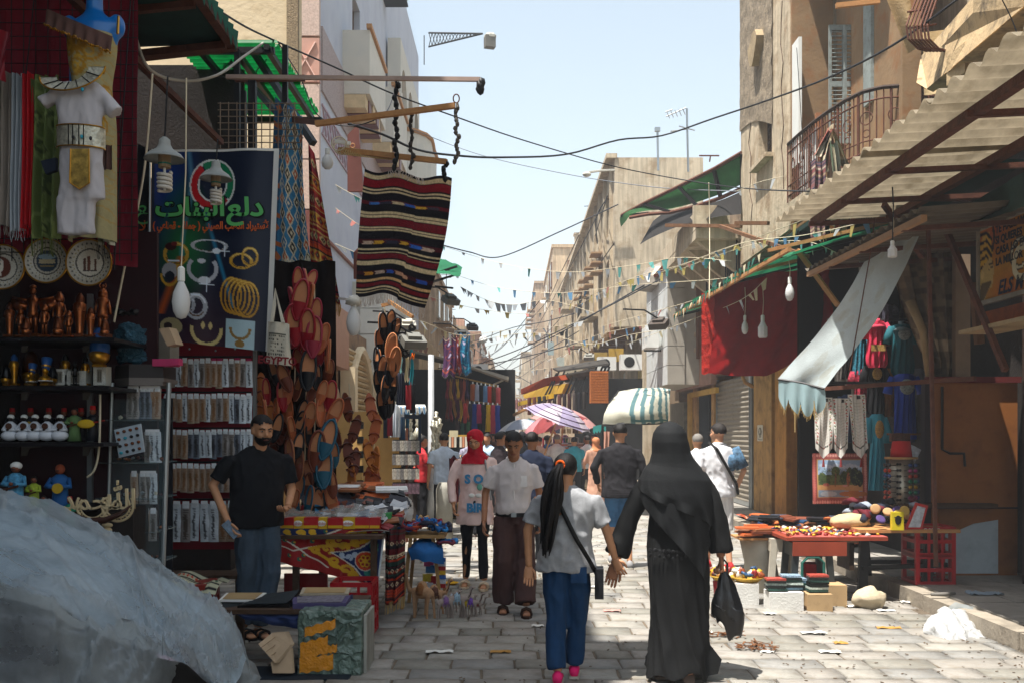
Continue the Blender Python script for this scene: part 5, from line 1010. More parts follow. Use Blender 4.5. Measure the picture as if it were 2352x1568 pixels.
def col_(s,t):
 a=PI*(1.08-1.2*s);r1=.085+.09*t;c0=P0(180,182);return c0+V(r1*1.05*cos(a)*1,-.075-.02*sin(a)*t-.0*t,-r1*.62*abs(sin(a))+.028*cos(a)+.015)
mk('collar',G_(col_,40,8),silv,o,sm=1)
for s in(.2,.32,.43,.54,.65,.76):mk('collar_seam',T__([col_(s,t/5)+V(0,-.004,0)for t in J(6)],.003,4),blk,o)
mk('collar_edge',T__([col_(k/30,1)+V(0,-.004,0)for k in J(31)],.005,5),gold,o,sm=1)
bel=lambda s,t:P0(187,292+48*t)+V(.137*sin(PI*(s-.5)),-.072*cos(PI*(s-.5)),-.012*s)
mk('belt',G_(bel,24,4),silv,o,sm=1)
for t in(0,1):mk('belt_edge',T__([bel(k/24,t)+V(0,-.003,0)for k in J(25)],.004,5),gold,o)
for s in(.4,.46,.54,.6):mk('belt_seam',T__([bel(s,0)+V(0,-.004,0),bel(s,1)+V(0,-.004,0)],.003,4),blk,o)
ap=P_([P0(162,342,-.085),P0(204,342,-.085),P0(205,420,-.08),P0(183,434,-.08),P0(160,420,-.08)],V(0,.012,0));mk('apron',ap,M('gold_silver_cloth','#b9994e',ro=.35,me_=.5,var=.6,S_=26),o)
mk('apron_edge',T__([P0(162,342,-.088),P0(160,420,-.084),P0(183,435,-.084),P0(205,420,-.084),P0(204,342,-.088)],.004,5),gold,o)
for(u,v)in((187,314),(189,206),(168,316),(208,318)):mk('stone_stud',E_(P0(u,v,-.085 if v>300 else-.105),(.009,.006,.012),8),M('turquoise_stud','#1f93a8',ro=.3)if u<190 and u>180 else blk,o)
mk('pouch',P_([W(93,370,5.7),W(128,362,5.7),W(128,392,5.7),W(104,400,5.7)],V(0,.03,0)),M('navy_pouch','#141c2c'),lb='dark blue pouch with gold edge beside the white costume',cat='pouch')
mk('red_jacket',G_(lambda s,t:W(-30+52*s*(1-.2*t),70+118*t,5.8)+V(0,.03*sin(s*9+t*4),0),12,14),M('red_satin','#7c1420',ro=.4),lb='red satin jacket sleeve hanging at the frame edge',cat='jacket',sm=1)
def plate(u,v,r,Y,k,lb):
 o=T('plate',lb,'plate',(W(u,v+r,Y)),'decorated plates above the statuettes');cv=CV(70,70,'#b9b4a6');q=r/F*Y
 cv.ring(.5,.5,.44,.44,.1,'#a8a294')
 for i in J(26):
  a=2*PI*i/26;cv.ell(.5+.42*cos(a),.5+.42*sin(a),.016,.022,'#25232a');cv.ell(.5+.36*cos(a+.1),.5+.36*sin(a+.1),.012,.018,'#8c7a4a')
 cv.ring(.5,.5,.3,.3,.05,'#3a3430')
 if k==0:cv.ell(.42,.5,.24,.25,'#5c3226').ell(.38,.46,.12,.17,'#cfc9ba').rect(.3,.5,.45,.7,'#cfc9ba').ell(.38,.42,.05,.03,'#3a3430')
 elif k==1:cv.ell(.5,.5,.25,.25,'#2c3c4c').rect(.32,.46,.68,.56,'#b7ab8a').ell(.5,.4,.2,.06,'#8ba2b0').rect(.34,.6,.66,.63,'#8c7a4a')
 else:cv.ell(.5,.5,.28,.28,'#cfcabd').rect(.36,.4,.42,.66,'#5c3c30').rect(.45,.36,.52,.66,'#6e4436').rect(.6,.42,.64,.66,'#5c3c30').rect(.34,.66,.66,.68,'#3a2c28')
 cv.speck(.12);c0=W(u,v,Y)
 def pf(s,t):
  x=(s-.5)*2;z=(.5-t)*2;m=max(abs(x),abs(z));l=hypot(x,z);k_=m/l if l>1e-6 else 1;x*=k_;z*=k_;l=hypot(x,z)
  return c0+V(x*q,-.03-.05*max(0,l-.62),z*q)
 n=64;mb=G_(pf,n,n);cols=[]
 for p in mb.v:
  sx=((p[0]-c0.x)/q+1)/2;tz=(1-(p[2]-c0.z)/q)/2;cols.append(cv.a[min(69,max(0,int(tz*70))),min(69,max(0,int(sx*70)))])
 mb.col=np.concatenate([np.array(cols),np.ones((len(cols),1))],1)
 mk('glaze',mb,vglo,o,sm=1);mk('rim',T__([c0+V(q*cos(a),-.048,q*sin(a))for a in[i*PI/20 for i in J(41)]],.006,5),gold,o)
 mk('plate_back',L__(c0+V(0,-.02,0),[(q*.5,.05),(q*.6,.03),(q*.96,-.012)],24,ax=V(0,1,0),cap=False),whitep,o)
plate(14,616,50,6.3,0,'plate painted with a white queen bust on maroon');plate(113,602,50,6.25,1,'middle plate with a dark blue landscape roundel');plate(211,606,52,6.2,2,'plate painted with standing figures and black dotted rim')
o=T('wood_carving','pale fretwork carving of two crescents with Arabic calligraphy over a dark horn','carving',(W(245,1225,5.9)))
wd=M('pale_carved_wood','#c9b48c',ro=.5);Y=5.9
for cu,rr in((212,36),(270,36)):
 for r2,th in((rr,.008),(rr*.78,.005)):mk('crescent',T__([W(cu+r2*cos(R(a)),1160-r2*sin(R(a))*1,Y)for a in J(150,392,12)],th,6),wd,o,sm=1)
 for a in J(170,380,24):mk('fret_curl',T__([W(cu+rr*.89*cos(R(a))+3.5*cos(t),1160-rr*.89*sin(R(a))+3.5*sin(t),Y)for t in[i*PI/4 for i in J(8)]],.004,4),wd,o)
text('calligraphy','\ufeaa\ufee4\ufea4\ufee3',.16,W(212,1150,Y),FACE,wd,o,ext=.01);text('calligraphy','\ufdf2',.17,W(272,1148,Y),FACE,wd,o,ext=.01)
mk('horn',T__([W(165,1182,Y-.05),W(200,1196,Y-.06),W(240,1194,Y-.06),W(275,1180,Y-.05),W(300,1160,Y-.04)],[.02,.022,.02,.014,.005],7),M('dark_horn','#3a2016',ro=.4),o,sm=1)
for k in J(3):mk('stem_knob',E_(W(246,1205+k*11,Y),(.035-.004*k,.02,.016),10),wd,o,sm=1)
Y=7.2;o=T('display_cabinet','octagonal glass display cabinet with dark moulded top full of jewellery','cabinet',(W(320,1310,Y)))
top=[(238,840,7.1),(300,845,6.95),(400,856,7.1),(402,875,7.1)]
def slabp(v,dv,g,mat,nm):
 A=[W(240-g,v,7.25),W(296,v+2,6.9),W(372+g*.6,v+5,6.95),W(400+g,v+3,7.3),W(330,v,7.8)];z=EYE+(VH-v)/F*7
 mk(nm,P_([V(p.x,p.y,z)for p in A],V(0,0,-dv/F*7)),mat,o)
slabp(838,30,4,M('cabinet_top','#2c2523',ro=.5),'top');slabp(868,9,8,M('cabinet_moulding','#6e6660',ro=.4),'moulding');slabp(877,8,2,MATS['cabinet_moulding'],'moulding')
for u,Yq,r in((248,6.95,.012),(378,6.95,.018)):mk('post',T__([W(u+10,878,Yq),W(u-4,1300,Yq)],r,8),steel,o)
gl=M('clear_glass','#a9c4c9',ro=.08,al=.05,var=0,spec=.5)
mk('glass_panel',B_((W(315,1000,6.93).x,6.93,1.2),(.38,.006,1.25)),gl,o)
for v in(965,1060,1140,1215,1285):p=W(315,v,7.15);mk('glass_shelf',B_(p,(.42,.45,.008)),M('shelf_glass','#7f9497',ro=.2,al=.35),o)
mk('back_panel',B_((W(320,1000,7.5).x,7.5,1.15),(.5,.02,1.4)),M('dark_velvet','#1a1a1f'),o)
def sachet(w,h,kind,r):
 cv=CV(10,34,['#a8917c','#97908c','#6a707c','#d6dee4'][kind]);cv.rect(.2,0,.8,.12,'#dfe3e6')
 m_={0:'#8c6440',1:'#5c5148',2:'#3c3a3c',3:'#55565c'}[kind]
 for k in J(14):
  y=.16+k*.057;cv.ell(.5+.06*r.uniform(-1,1),y,.24 if kind!=3 else .13,.024,m_);cv.ell(.5,y,.05,.01,['#d9a860','#b0a08c','#c8c8cc','#9a9aa2'][kind])
 cv.speck(.1)
 return cv
ordn=['first','second','third','fourth','fifth','sixth','seventh','eighth','ninth','tenth','eleventh','twelfth','thirteenth','fourteenth','fifteenth']
sproto=[]
for k in J(8):
 kd=[0,0,1,3,2,0,1,3][k];cv=sachet(0,0,kd,random.Random(k));hc_=M('sachet_card','#f0f0f2')
 mb=sheet(lambda s,t:V((s-.5)*.062,-.006*sin(PI*s)-.004*sin(t*9+k),-.02-.24*t),cv);sproto.append(mesh_of(mb,'sachet',True));sproto[-1].materials.append(vglo)
tabm=mesh_of(P_([V(-.02,0,0),V(.02,0,0),V(.024,0,-.03),V(-.024,0,-.03)],V(0,-.002,0)),'header_card');tabm.materials.append(hc_)
tabp=tabm.copy();tabp.materials[0]=M('pink_card','#c8386c')
def hang_sachet(p,k,lb,grp,sc_=1,pink=False,rz=0):
 o=bpy.data.objects.new('jewellery_sachet',sproto[k]);COL.objects.link(o);o.location=p;o.scale=(sc_,)*3;o.rotation_euler=(rnd(-.03,.03),rnd(-.04,.04),rz);tag(o,lb,'jewellery sachet',grp)
 t=bpy.data.objects.new('header_card',tabp if pink else tabm);COL.objects.link(t);t.parent=o;return o
YJ=8.6
bj=T('jewellery_board','red slatted display board for hanging jewellery sachets','display board',(W(480,1260,YJ)))
rb_=M('red_melamine','#8c1020',ro=.4,var=.06)
a=W(370,778,YJ+.03);c_=W(583,1262,YJ+.03)
for k in J(6):
 z0=a.z-(a.z-c_.z)*k/6;mk('board_panel',B_(((a.x+c_.x)/2,YJ+.04,z0-.15),(c_.x-a.x,.03,.295)),rb_,bj)
mk('edge_strip',B_((c_.x+.01,YJ+.03,(a.z+c_.z)/2),(.025,.05,a.z-c_.z)),M('worn_edge','#8f8f8c',me_=.4),bj)
for u in(435,495,540):mk('screw_cap',E_(W(u,800+(u%7),YJ),(.009,.006,.009),6),steel,bj)
for j,v in En((822,903,985,1063,1148)):
 mk('hook_rail',B_((a.x/2+c_.x/2,YJ-.01,zv(v-3,YJ)),(c_.x-a.x-.02,.02,.014)),iron,bj)
 n=15 if j<4 else 9
 rowl=['top row','second row','third row','fourth row','bottom row'][j]
 for k in J(n):
  if j==4:u=385+k*21
  else:u=384+k*(13.4)
  kk={0:[2,3,3,1,6,3,6,0,0,0,3,2,0,2,3],1:[3,0,0,3,0,0,1,3,0,6,1,3,4,3,3],2:[3,1,0,0,4,4,3,3,4,4,2,2,4,3,3],3:[3,0,0,0,0,5,0,1,5,6,1,6,2,2,2],4:[3,3,6,3,3,7,1,0,0]}[j][k]
  hang_sachet(W(u,v+rnd(-1,2),YJ-.05-rnd(0,.03)),kk,'%s sachet, %s from the cabinet, in the %s of the red board'%(['gold chain','gold chain','bronze link','white card','dark bead','gold chain','bronze link','white card'][kk],ordn[k],rowl),'jewellery sachets on the red board',.94+rnd(-.05,.05)if j<4 else 1.35,pink=(j==0 and k in(8,9,12,14)))
grp='jewellery sachets inside the glass cabinet'
for v,us in((885,(300,312,328,340,352,362)),(985,(340,350,360)),(1080,(308,328,340,352)),(1165,(300,318,336,352))):
 for u in us:hang_sachet(W(u,v,6.99),random.randrange(8),'small jewellery sachet behind the glass of the octagonal cabinet',grp,.9)
for v in(955,1052,1132,1208,1278):
 for j in J(10):
  mk('trinket',E_(W(275+j*10.5+rnd(-3,3),v+rnd(-2,3),6.99+rnd(-.02,.09)),(rnd(.01,.02),.012,rnd(.008,.016)),7,jit=.3),rch([copper,dk,steel,M('garnet','#4c1c24',ro=.3),silv]),lb='small trinket on a glass shelf of the octagonal cabinet',cat='trinket',gp_='trinkets in the glass cabinet')
o=T('ring_tray','pale grey tilted tray with sixteen stone rings tied to the cabinet post','tray',(W(296,1048,6.75)))
tl,tr,br,bl=W(262,986,6.75),W(322,972,6.75),W(331,1036,6.75),W(273,1050,6.75)
mk('tray',P_([tl,tr,br,bl],V(0,.02,0)),M('pale_foam','#a9b4bd'),o)
fn=flat(tl,tr,br,bl)
for i in J(4):
 for j in J(4):mk('ring',E_(fn(.14+.24*i,.14+.24*j)+V(0,-.012,0),(.013,.012,.011),8),M('turquoise_stud','#1f93a8')if(i,j)in((1,1),(0,3))else rch([dk,iron]),o)
p=W(308,838,7.15)
tb=MB();tb.loft([(p+V(0,0,.0),.13,.12,XA,YA),(p+V(0,0,.1),.135,.13,XA,YA),(p+V(-.0,0,.25),.14,.13,XA,YA),(p+V(-.01,0,.3),.1,.1,XA,YA)],16)
put('wrapped_bundle',organic(tb,.014,1,fold=.03,fs=13,dirz=1),M('teal_sacking','#3a6478',ro=.45,var=.3,S_=12,bu=.3,bs_=60,cr_p=(14,.8)),lb='round bundle wrapped in creased teal sacking on top of the cabinet',cat='bundle')
tb=MB();tb.ell(p+V(-.03,0,.36),(.12,.1,.06),14);put('black_bag',organic(tb,.013,1,fold=.04,fs=12,dirz=1),M('black_polythene','#111214'),lb='knotted black bag lying on the teal bundle',cat='bag')
mk('grey_carton',B_(W(382,800,7.35),(.12,.2,.26)),M('grey_card','#7c776c',var=.2),lb='dull grey carton behind the teal bundle',cat='box')
mk('torn_cardboard',P_([W(365,755,7),W(388,752,7),W(404,790,7),W(384,795,7)],V(.02,.1,0)),M('card_brown','#b39a7c',var=.15),lb='torn flap of pale cardboard leaning on the teal bundle',cat='cardboard')
mk('pink_wrap_box',B_(W(382,833,6.95),(.16,.1,.05)).box(W(405,831,6.93),(.06,.09,.045)),M('pink_wrap','#c23a6a'),lb='small brown and pink box on the cabinet top',cat='box')
Yb=8.3
cv=CV(150,240,'#0c1830')
yy,xx=cv.yy,cv.xx
cv.m(np.clip(1-np.hypot((xx-.12)/.3,(yy-.1)/.45),0,1),'#123a8c',.9);cv.m(np.clip(1-np.hypot((xx-.28)/.25,(yy-.48)/.38),0,1),'#1f7a3a',.95);cv.m(np.clip((yy-.62)/.4,0,1)*np.clip(1-abs(xx-.45)/.6,0,1),'#3c1420',.9);cv.m(np.clip(1-abs(xx-.3-.03*np.sin(yy*9))/.03,0,1)*(yy<.55),'#6fb8e0',.5);cv.m(np.clip(1-abs(xx-.47-(yy-.35)*.55)/.025,0,1)*((yy>.3)&(yy<.8)),'#2a9ac8',.6)
cv.m(np.clip(1-abs((xx-.12)-(.82-yy)*.55)/.05,0,1)*((yy>.55)&(yy<.86)),'#c85a1c',.9)
cv.ring(.505,.175,.175,.125,.08,'#d8dcd8');cv.ring(.505,.175,.15,.107,.17,'#c01820',a0=R(125),a1=R(320));cv.ring(.505,.175,.15,.107,.17,'#0f7a50',a0=R(-35),a1=R(120));cv.ring(.505,.175,.115,.082,.06,'#d8dcd8')
def gem(x,y,rx,ry,w=.16,col='#c79a2e',c2='#e8cf7a'):cv.ring(x,y,rx,ry,w,col);cv.ring(x,y,rx*1.02,ry*1.02,w*.35,c2,a0=R(20),a1=R(150));cv.ring(x,y,rx*.93,ry*.93,w*.3,'#5c3c12',a0=R(200),a1=R(330))
gem(.22,.54,.1,.055);cv.ell(.17,.5,.05,.022,'#3a1010').ell(.2,.485,.03,.012,'#7a2020')
gem(.5,.49,.14,.03,.12,'#b9bcc0','#e8ecf0');cv.ell(.56,.515,.035,.014,'#dfe8f0')
gem(.77,.56,.085,.035);gem(.84,.535,.06,.042)
cv.ring(.45,.61,.115,.065,.14,'#b9bcc4',a0=R(140),a1=R(400));cv.ell(.47,.67,.05,.02,'#d8dce4');cv.ell(.44,.57,.035,.012,'#c8ccd4')
for k in J(5):gem(.695+.035*k,.735+.004*k,.085,.085,.09,'#b8861e','#e2bc58')
cv.ell(.17,.63,.07,.045,'#a8a8ac').ell(.17,.66,.045,.03,'#1c2430');cv.ring(.17,.645,.075,.06,.12,'#c79a2e',a0=R(180),a1=R(400))
gem(.32,.8,.07,.05,.2,'#a8acb4','#e0e4ec');gem(.41,.805,.075,.055,.25,'#a8acb4','#e0e4ec')
cv.ell(.2,.92,.1,.045,'#a89a70').ell(.17,.92,.04,.02,'#2c1c20')
cv.ring(.5,.92,.12,.075,.12,'#c9b478',a0=R(170),a1=R(370));cv.ell(.47,.9,.015,.02,'#c9b478').ell(.53,.9,.015,.02,'#c9b478')
cv.rect(.66,.855,.9,1,'#a9c4cc');cv.ring(.78,.9,.08,.05,.14,'#8c6a2a',a0=R(175),a1=R(365));cv.ell(.78,.975,.04,.018,'#8c6a2a')
for x,y,r in((.2,.575,.05),(.63,.515,.04),(.49,.69,.06),(.4,.745,.04)):cv.line([(x-r,y),(x+r,y)],.003,'#e8f4ff');cv.line([(x,y-r*.6),(x,y+r*.6)],.003,'#e8f4ff')
cv.rect(0,0,.03,1,'#1a2236');cv.speck(.04)
bn=T('shop_banner','tall dark jewellery banner with ring logo, green Arabic lettering and gold bangles','banner',(W(480,780,Yb)))
bw_=lambda s,t:W(348+282*s-8*t*(1-s)-22*t*s,348+430*t+(28*s*t),Yb)+V(0,.02*sin(s*5+t*3)+.01*sin(s*14),0)
mk('printed_face',sheet(bw_,cv),M('banner_vinyl','vcol',ro=.42,var=.05,S_=4),bn,sm=1)
mk('white_hem',G_(lambda s,t:bw_(1+.045*s,t)+V(0,-.004-.01*s,0),4,40),whitep,bn);mk('white_hem',G_(lambda s,t:bw_(s*1.04,-.012*t)+V(0,-.002,0),30,2),whitep,bn);mk('side_rail',T__([bw_(-.012,k/10)for k in J(11)],.008,6),steel,bn)
gt_=M('green_lettering','#5cb865',ro=.4,var=0);bt_=M('black_outline','#050a08',ro=.5,var=0);ot_=M('orange_lettering','#d2601c',ro=.4,var=0)
ba='\ufe95\ufe8e\ufee8\ufe92\ufedf\ufe8d';dl='\ufeca\ufedf\ufea9'
for tx,u,sz in((ba,440,.21),(dl,566,.21)):
 for m_,dy,bo in((bt_,-.026,.016),(gt_,-.036,.006)):text('banner_lettering',tx,sz,W(u,480,Yb)+V(0,dy,0),FACE,m_,bn,ext=.001,sx=1.12 if tx==ba else 1.15,bold=bo)
text('banner_subtitle','( \ufef2\ufecb\ufe8e\ufec4\ufed7 - \ufe94\ufee0\ufee4\ufe9f ) \ufef2\ufee8\ufef4\ufebc\ufedf\ufe8d \ufe90\ufeeb\ufeac\ufedf\ufe8d \ufea9\ufe8d\ufeae\ufef4\ufe98\ufeb3\ufef7',.082,W(487,521,Yb)+V(0,-.034,0),FACE,ot_,bn,ext=.001,sx=.72,bold=.003)
text('banner_small_print','MOON',.05,W(363,612,Yb)+V(0,-.034,0),FACE@MR(R(90),3,'Z'),M('pink_print','#c8a0b0'),bn,ext=.001)
b2=T('dark_banner','narrow black banner edge with green and orange lettering beside the red cloth','banner',(W(330,580,8.4)))
mk('vinyl',N().quad(W(316,330,8.4),W(345,345,8.4),W(340,590,8.4),W(310,580,8.4)),M('black_vinyl','#0c0f14',ro=.4),b2)
mk('rail',T__([W(345,345,8.39),W(340,592,8.39)],.007,5),steel,b2)
text('lettering','\ufeca',.2,W(326,478,8.38),FACE,gt_,b2);text('lettering','\ufefc',.12,W(328,520,8.38),FACE,ot_,b2)
def interp(rows,nu):
 R_=[]
 for r in rows:
  k=len(r)-1;out=[]
  for i in J(nu+1):
   q=i/nu*k;a=min(k-1,int(q));t=q-a
   p0,p1,p2,p3=r[max(0,a-1)],r[a],r[a+1],r[min(k,a+2)]
   out.append(.5*((2*p1)+(p2-p0)*t+(2*p0-5*p1+4*p2-p3)*t*t+(3*p1-p0-3*p2+p3)*t**3))
  R_.append(out)
 return R_
def lsurf(rows,nu,nv,disp=None):
 A=interp(rows,nu);B=interp([list(cn)for cn in zip(*A)],nv)
 mb=MB();vs=[]
 for j in J(nv+1):
  for i in J(nu+1):
   p=B[i][j];
   if disp:p=p+disp(i/nu,j/nv,p)
   vs.append(p)
 w=nu+1;return mb.add(vs,[(j*w+i,(j+1)*w+i,(j+1)*w+i+1,j*w+i+1)for j in J(nv)for i in J(nu)])
w3=lambda L:[W(*p)for p in L]
rows=[w3([(-140,1190,5.2),(0,1215,5.2),(110,1235,5.3),(250,1300,5.35),(360,1370,5.4),(450,1420,5.5),(545,1480,5.5),(575,1540,5.5)]),w3([(-140,1130,4.8),(0,1145,4.8),(105,1166,4.85),(250,1232,4.95),(360,1300,5.05),(440,1352,5.1),(530,1425,5.1),(562,1500,5.1)]),w3([(-140,1195,4.4),(0,1215,4.4),(110,1235,4.45),(235,1290,4.5),(330,1350,4.6),(420,1415,4.75),(505,1462,4.85),(548,1530,4.9)]),w3([(-140,1280,4),(0,1300,4),(105,1335,4),(210,1375,4.1),(300,1420,4.2),(385,1450,4.4),(470,1480,4.6),(530,1560,4.7)]),w3([(-160,1360,3.7),(-10,1375,3.7),(100,1405,3.7),(190,1445,3.8),(290,1475,3.9),(385,1500,4.05),(455,1535,4.35),(520,1590,4.5)]),w3([(-160,1372,3.66),(-10,1388,3.66),(98,1418,3.66),(186,1460,3.75),(288,1490,3.85),(392,1514,4),(462,1560,4.28),(525,1610,4.45)]),w3([(-160,1800,3.6),(-10,1800,3.6),(90,1800,3.6),(180,1800,3.7),(285,1800,3.8),(400,1760,4.2),(430,1740,4.8),(470,1700,5.1)])]
def dsp(s,t,p):
 q_=p-W(385,1500,4.05);u_=p.x*.75-p.y*.55;w_=p.x*.5+p.y*.85
 rd_=lambda v:(1-abs(nois(v)))**9
 a_=atan2((t-.64)*1.2,(.7-s)*1.6);r_=hypot(t-.64,s-.7);a2_=atan2(t-.3,(s-.97)*1.3);r2_=hypot(t-.3,s-.97)
 n=nois(p*1.6)*.035+((1-abs(sin(a_*3.7+.6)))**9*.1+(1-abs(sin(a_*8.3+1)))**10*.04)*min(1,r_*7)*exp(-r_*1.6)+((1-abs(sin(a2_*6.7)))**8*.07)*min(1,r2_*7)*exp(-r2_*2.2)+rd_(V(u_*.9,w_*3.2,3))*.02+rd_(V(u_*1.5+4,w_*7,1))*.028+rd_(V(p.x*7+9,p.y*6,p.z*8))*.022+rd_(V(p.x*15,p.y*13,p.z*15))*.01*(.5+2*max(0,s-.55))-abs(nois(V(p.x*8,p.y*8,p.z*8)))*.06*max(0,s-.62)*2
 d=(p-W(385,1500,4.05));a=atan2(d.z+d.y*.3,-d.x+1e-6);r=d.length;n+=.022*sin(a*17)*exp(-r/.9)*min(1,r*6)
 n*=(.35+.65*min(1,t*4))
 return V(0,n*-.35,n)
tp=T('covered_stall','heap of stock under a wide crumpled grey plastic sheet','covered stall',(V(-1.8,4.4,0)))
mk('plastic_sheet',lsurf(rows,170,150,dsp),M('grey_polythene','#b6bfc3',ro=.34,var=.12,S_=2.2,spec=.6,bu=.25,bs_=26,tl_=.2,al=(.2,.5,1.4),cr_p=(13,.12,(1,1.6,1.6))),tp,sm=1)
for(x,y,z,a,b_,c_,m_,nm)in((-2.75,4.05,.38,1.5,.5,.7,M('plum_box','#3c2434'),'crate'),(-2,4.35,.28,.5,.35,.52,M('deep_blue_box','#1e3346'),'crate'),(-2.6,4.75,.45,1.3,.6,.75,M('dim_cartons','#4a4440',var=.4),'carton'),(-1.75,4.75,.25,.5,.5,.42,M('dim_cartons','#4a4440'),'carton'),(-1.62,4.25,.5,.3,.2,.14,M('rose_box','#c48c9c'),'carton')):
 mk(nm,B_((x,y,z),(a,b_,c_)),m_,tp)
SB=lsurf([[p+V(0,.03,-.045)for p in r_]for r_ in rows],50,44,lambda s,t,p:V(0,0,.02*nois(p*5)))
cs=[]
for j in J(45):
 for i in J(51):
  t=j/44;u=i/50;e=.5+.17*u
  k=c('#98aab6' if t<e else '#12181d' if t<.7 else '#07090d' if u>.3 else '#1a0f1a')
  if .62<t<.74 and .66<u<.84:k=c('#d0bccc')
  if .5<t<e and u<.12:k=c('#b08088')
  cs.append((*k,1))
SB.col=np.array(cs);mk('wrapped_stock',SB,M('printed_cartons','vcol',ro=.7,var=.3,S_=5),tp,sm=1)  # stock coloured by zone: pale on top, dark on slope and front
mk('plastic_scrap',lsurf([w3([(500,1520,5.9),(540,1508,5.9),(575,1518,5.9),(600,1545,5.9)]),w3([(495,1550,5.8),(535,1530,5.75),(570,1535,5.75),(598,1560,5.8)]),w3([(500,1580,5.75),(540,1575,5.7),(575,1580,5.7),(596,1580,5.75)])],24,20,lambda s,t,p:V(0,0,.05*nois(p*14))),M('clear_scrap','#9aa0a0',ro=.3,al=.75,tl_=.3),lb='crumpled clear plastic wrapping on the paving beside the covered heap',cat='plastic',sm=1)
mk('orange_rag',lsurf([w3([(515,1520,5.95),(535,1512,5.95),(555,1525,5.95)]),w3([(512,1545,5.85),(535,1538,5.85),(556,1548,5.85)])],10,8,lambda s,t,p:V(0,0,.04*nois(p*20))),M('rust_rag','#9c4a2c'),lb='rust coloured rag under the clear plastic wrapping',cat='rag',sm=1)
mk('ground_mat',B_((G(690,1556).x-.05,6.55,.01),(.75,.35,.012)),M('blue_black_mat','#18242e'),lb='dark blue mat on the paving under the taped box',cat='mat')
bx=T('taped_box','sage plastic wrapped box with orange tape holding up the low table','box',(V(-1.18,6.7,0)))
def bfx(mb):return mb
p0=G(675,1548);L_=-1.4;R_=-.98;f_=6.5;bkk=6.95
tb=MB();tb.box(((L_+R_)/2,(f_+bkk)/2,.215),(R_-L_,bkk-f_,.43))
me=organic(tb,.012,2,fold=.01,fs=9,dirz=1);put('wrapped_carton',me,M('sage_wrap','#64776c',ro=.28,spec=.6,var=.22,S_=5,bu=.2,bs_=22,cr_p=(9,.8)),bx)
mk('bare_side',B_((R_+.012,(f_+bkk)/2+.02,.2),(.02,bkk-f_-.08,.38)),M('pale_weathered','#9c9a90',var=.25,sk_=.3),bx)
tpm=M('orange_tape','#d88a12',ro=.25,spec=.6,var=.15,S_=12,bu=.5,bs_=30)
def tape(x0,z0,x1,z1,h):mk('tape',G_(lambda s,t:V(x0+(x1-x0)*s,f_-.014-.005*nois(V(s*6,t*4,z0*9)),z0+(z1-z0)*s-h*t+.006*sin(s*20)),14,4),tpm,bx,sm=1)
tape(L_+.05,.32,L_+.25,.38,.06);tape(L_+.02,.22,L_+.2,.27,.11);tape(L_+.015,.125,L_+.235,.15,.1);tape(L_+.17,.2,L_+.26,.215,.05)
lt=T('low_table','low stall table under a dark blue cloth carrying flat framed boards','table',(V(-1.6,6.9,0)))
mk('tabletop',B_((-1.55,6.95,.395),(1.05,.6,.03)),woodd,lt);
for x_ in(-1.95,-1.15):mk('leg',B_((x_,7.15,.19),(.05,.05,.38)),woodd,lt)
tc=lsurf([w3([(520,1370,7.1),(620,1372,7.2),(740,1370,7.2),(810,1365,7.2)]),w3([(515,1396,6.75),(620,1408,6.7),(720,1410,6.65),(815,1395,6.7)]),w3([(525,1402,6.68),(640,1424,6.62),(735,1425,6.6),(832,1408,6.66)]),w3([(535,1412,6.68),(640,1436,6.62),(760,1450,6.6),(826,1436,6.66)])],40,20,lambda s,t,p:V(0,.02*sin(s*40)*t,.004*sin(s*33)))
mk('tablecloth',tc,M('navy_tablecloth','#14254c',ro=.8,var=.2,bu=.2),lb='dark blue cloth hanging over the low table edge',cat='tablecloth',sm=1)
def board(u0,v0,u1,v1,u2,v2,u3,v3,Yb_,Yf,th,mat,face,lb):
 o=T('framed_board',lb,'framed board',(W(u3,v3,Yf)))
 A,B,C_,D=W(u0,v0,Yb_),W(u1,v1,Yb_),W(u2,v2,Yf),W(u3,v3,Yf)
 mk('frame',P_([A,B,C_,D],V(0,0,-th)),mat,o);c0=(A+B+C_+D)/4
 mk('inset',P_([c0+(q-c0)*.84+V(0,0,.003)for q in(A,B,C_,D)],V(0,0,.002)),face,o)
board(520,1360,612,1360,590,1378,502,1377,7.1,6.85,.012,whitep,M('mdf','#a48a60',var=.2),'flat white framed board with wood coloured centre at the table end')
board(500,1378,590,1380,560,1404,510,1398,6.95,6.7,.02,whitep,M('slate_inset','#20282c'),'flat white framed black board near the plastic sheet')
board(600,1364,700,1352,665,1388,545,1390,7.1,6.72,.035,blk,M('slate_inset'),'black framed dark board in the middle of the low table')
board(690,1356,800,1353,790,1372,682,1375,7.1,6.85,.02,M('violet_frame','#4c4468'),M('grey_print','#6f6a74',var=.5,S_=40),'violet framed board lying under the wooden one')
board(672,1370,806,1366,794,1384,672,1386,6.9,6.68,.045,M('violet_frame'),M('grey_print','#6f6a74'),'thick violet edged board at the table front')
board(695,1348,806,1348,800,1362,688,1363,7.15,6.92,.012,M('pale_frame2','#a79a84'),M('mdf','#a48a60'),'pale wooden frame on top of the violet boards')
cbx=T('torn_carton','torn brown corrugated cardboard leaning beside the taped box','cardboard',(G(635,1545)))
mk('flap',P_([W(593,1478,6.5),W(625,1452,6.6),W(655,1450,6.6),W(668,1480,6.5),W(632,1522,6.42)],V(.02,.02,0)),M('card_brown','#b39a7c',var=.2),cbx)
mk('side_panel',P_([W(622,1520,6.45),W(668,1488,6.5),W(672,1545,6.45),W(626,1545,6.42)],V(.01,.02,0)),M('card_brown','#b39a7c'),cbx)
for k in J(4):mk('corrugation_line',T__([W(600+k*12,1486+k*9,6.44),W(632+k*9,1462+k*12,6.55)],.0025,4),M('card_dark','#7c6648'),cbx)
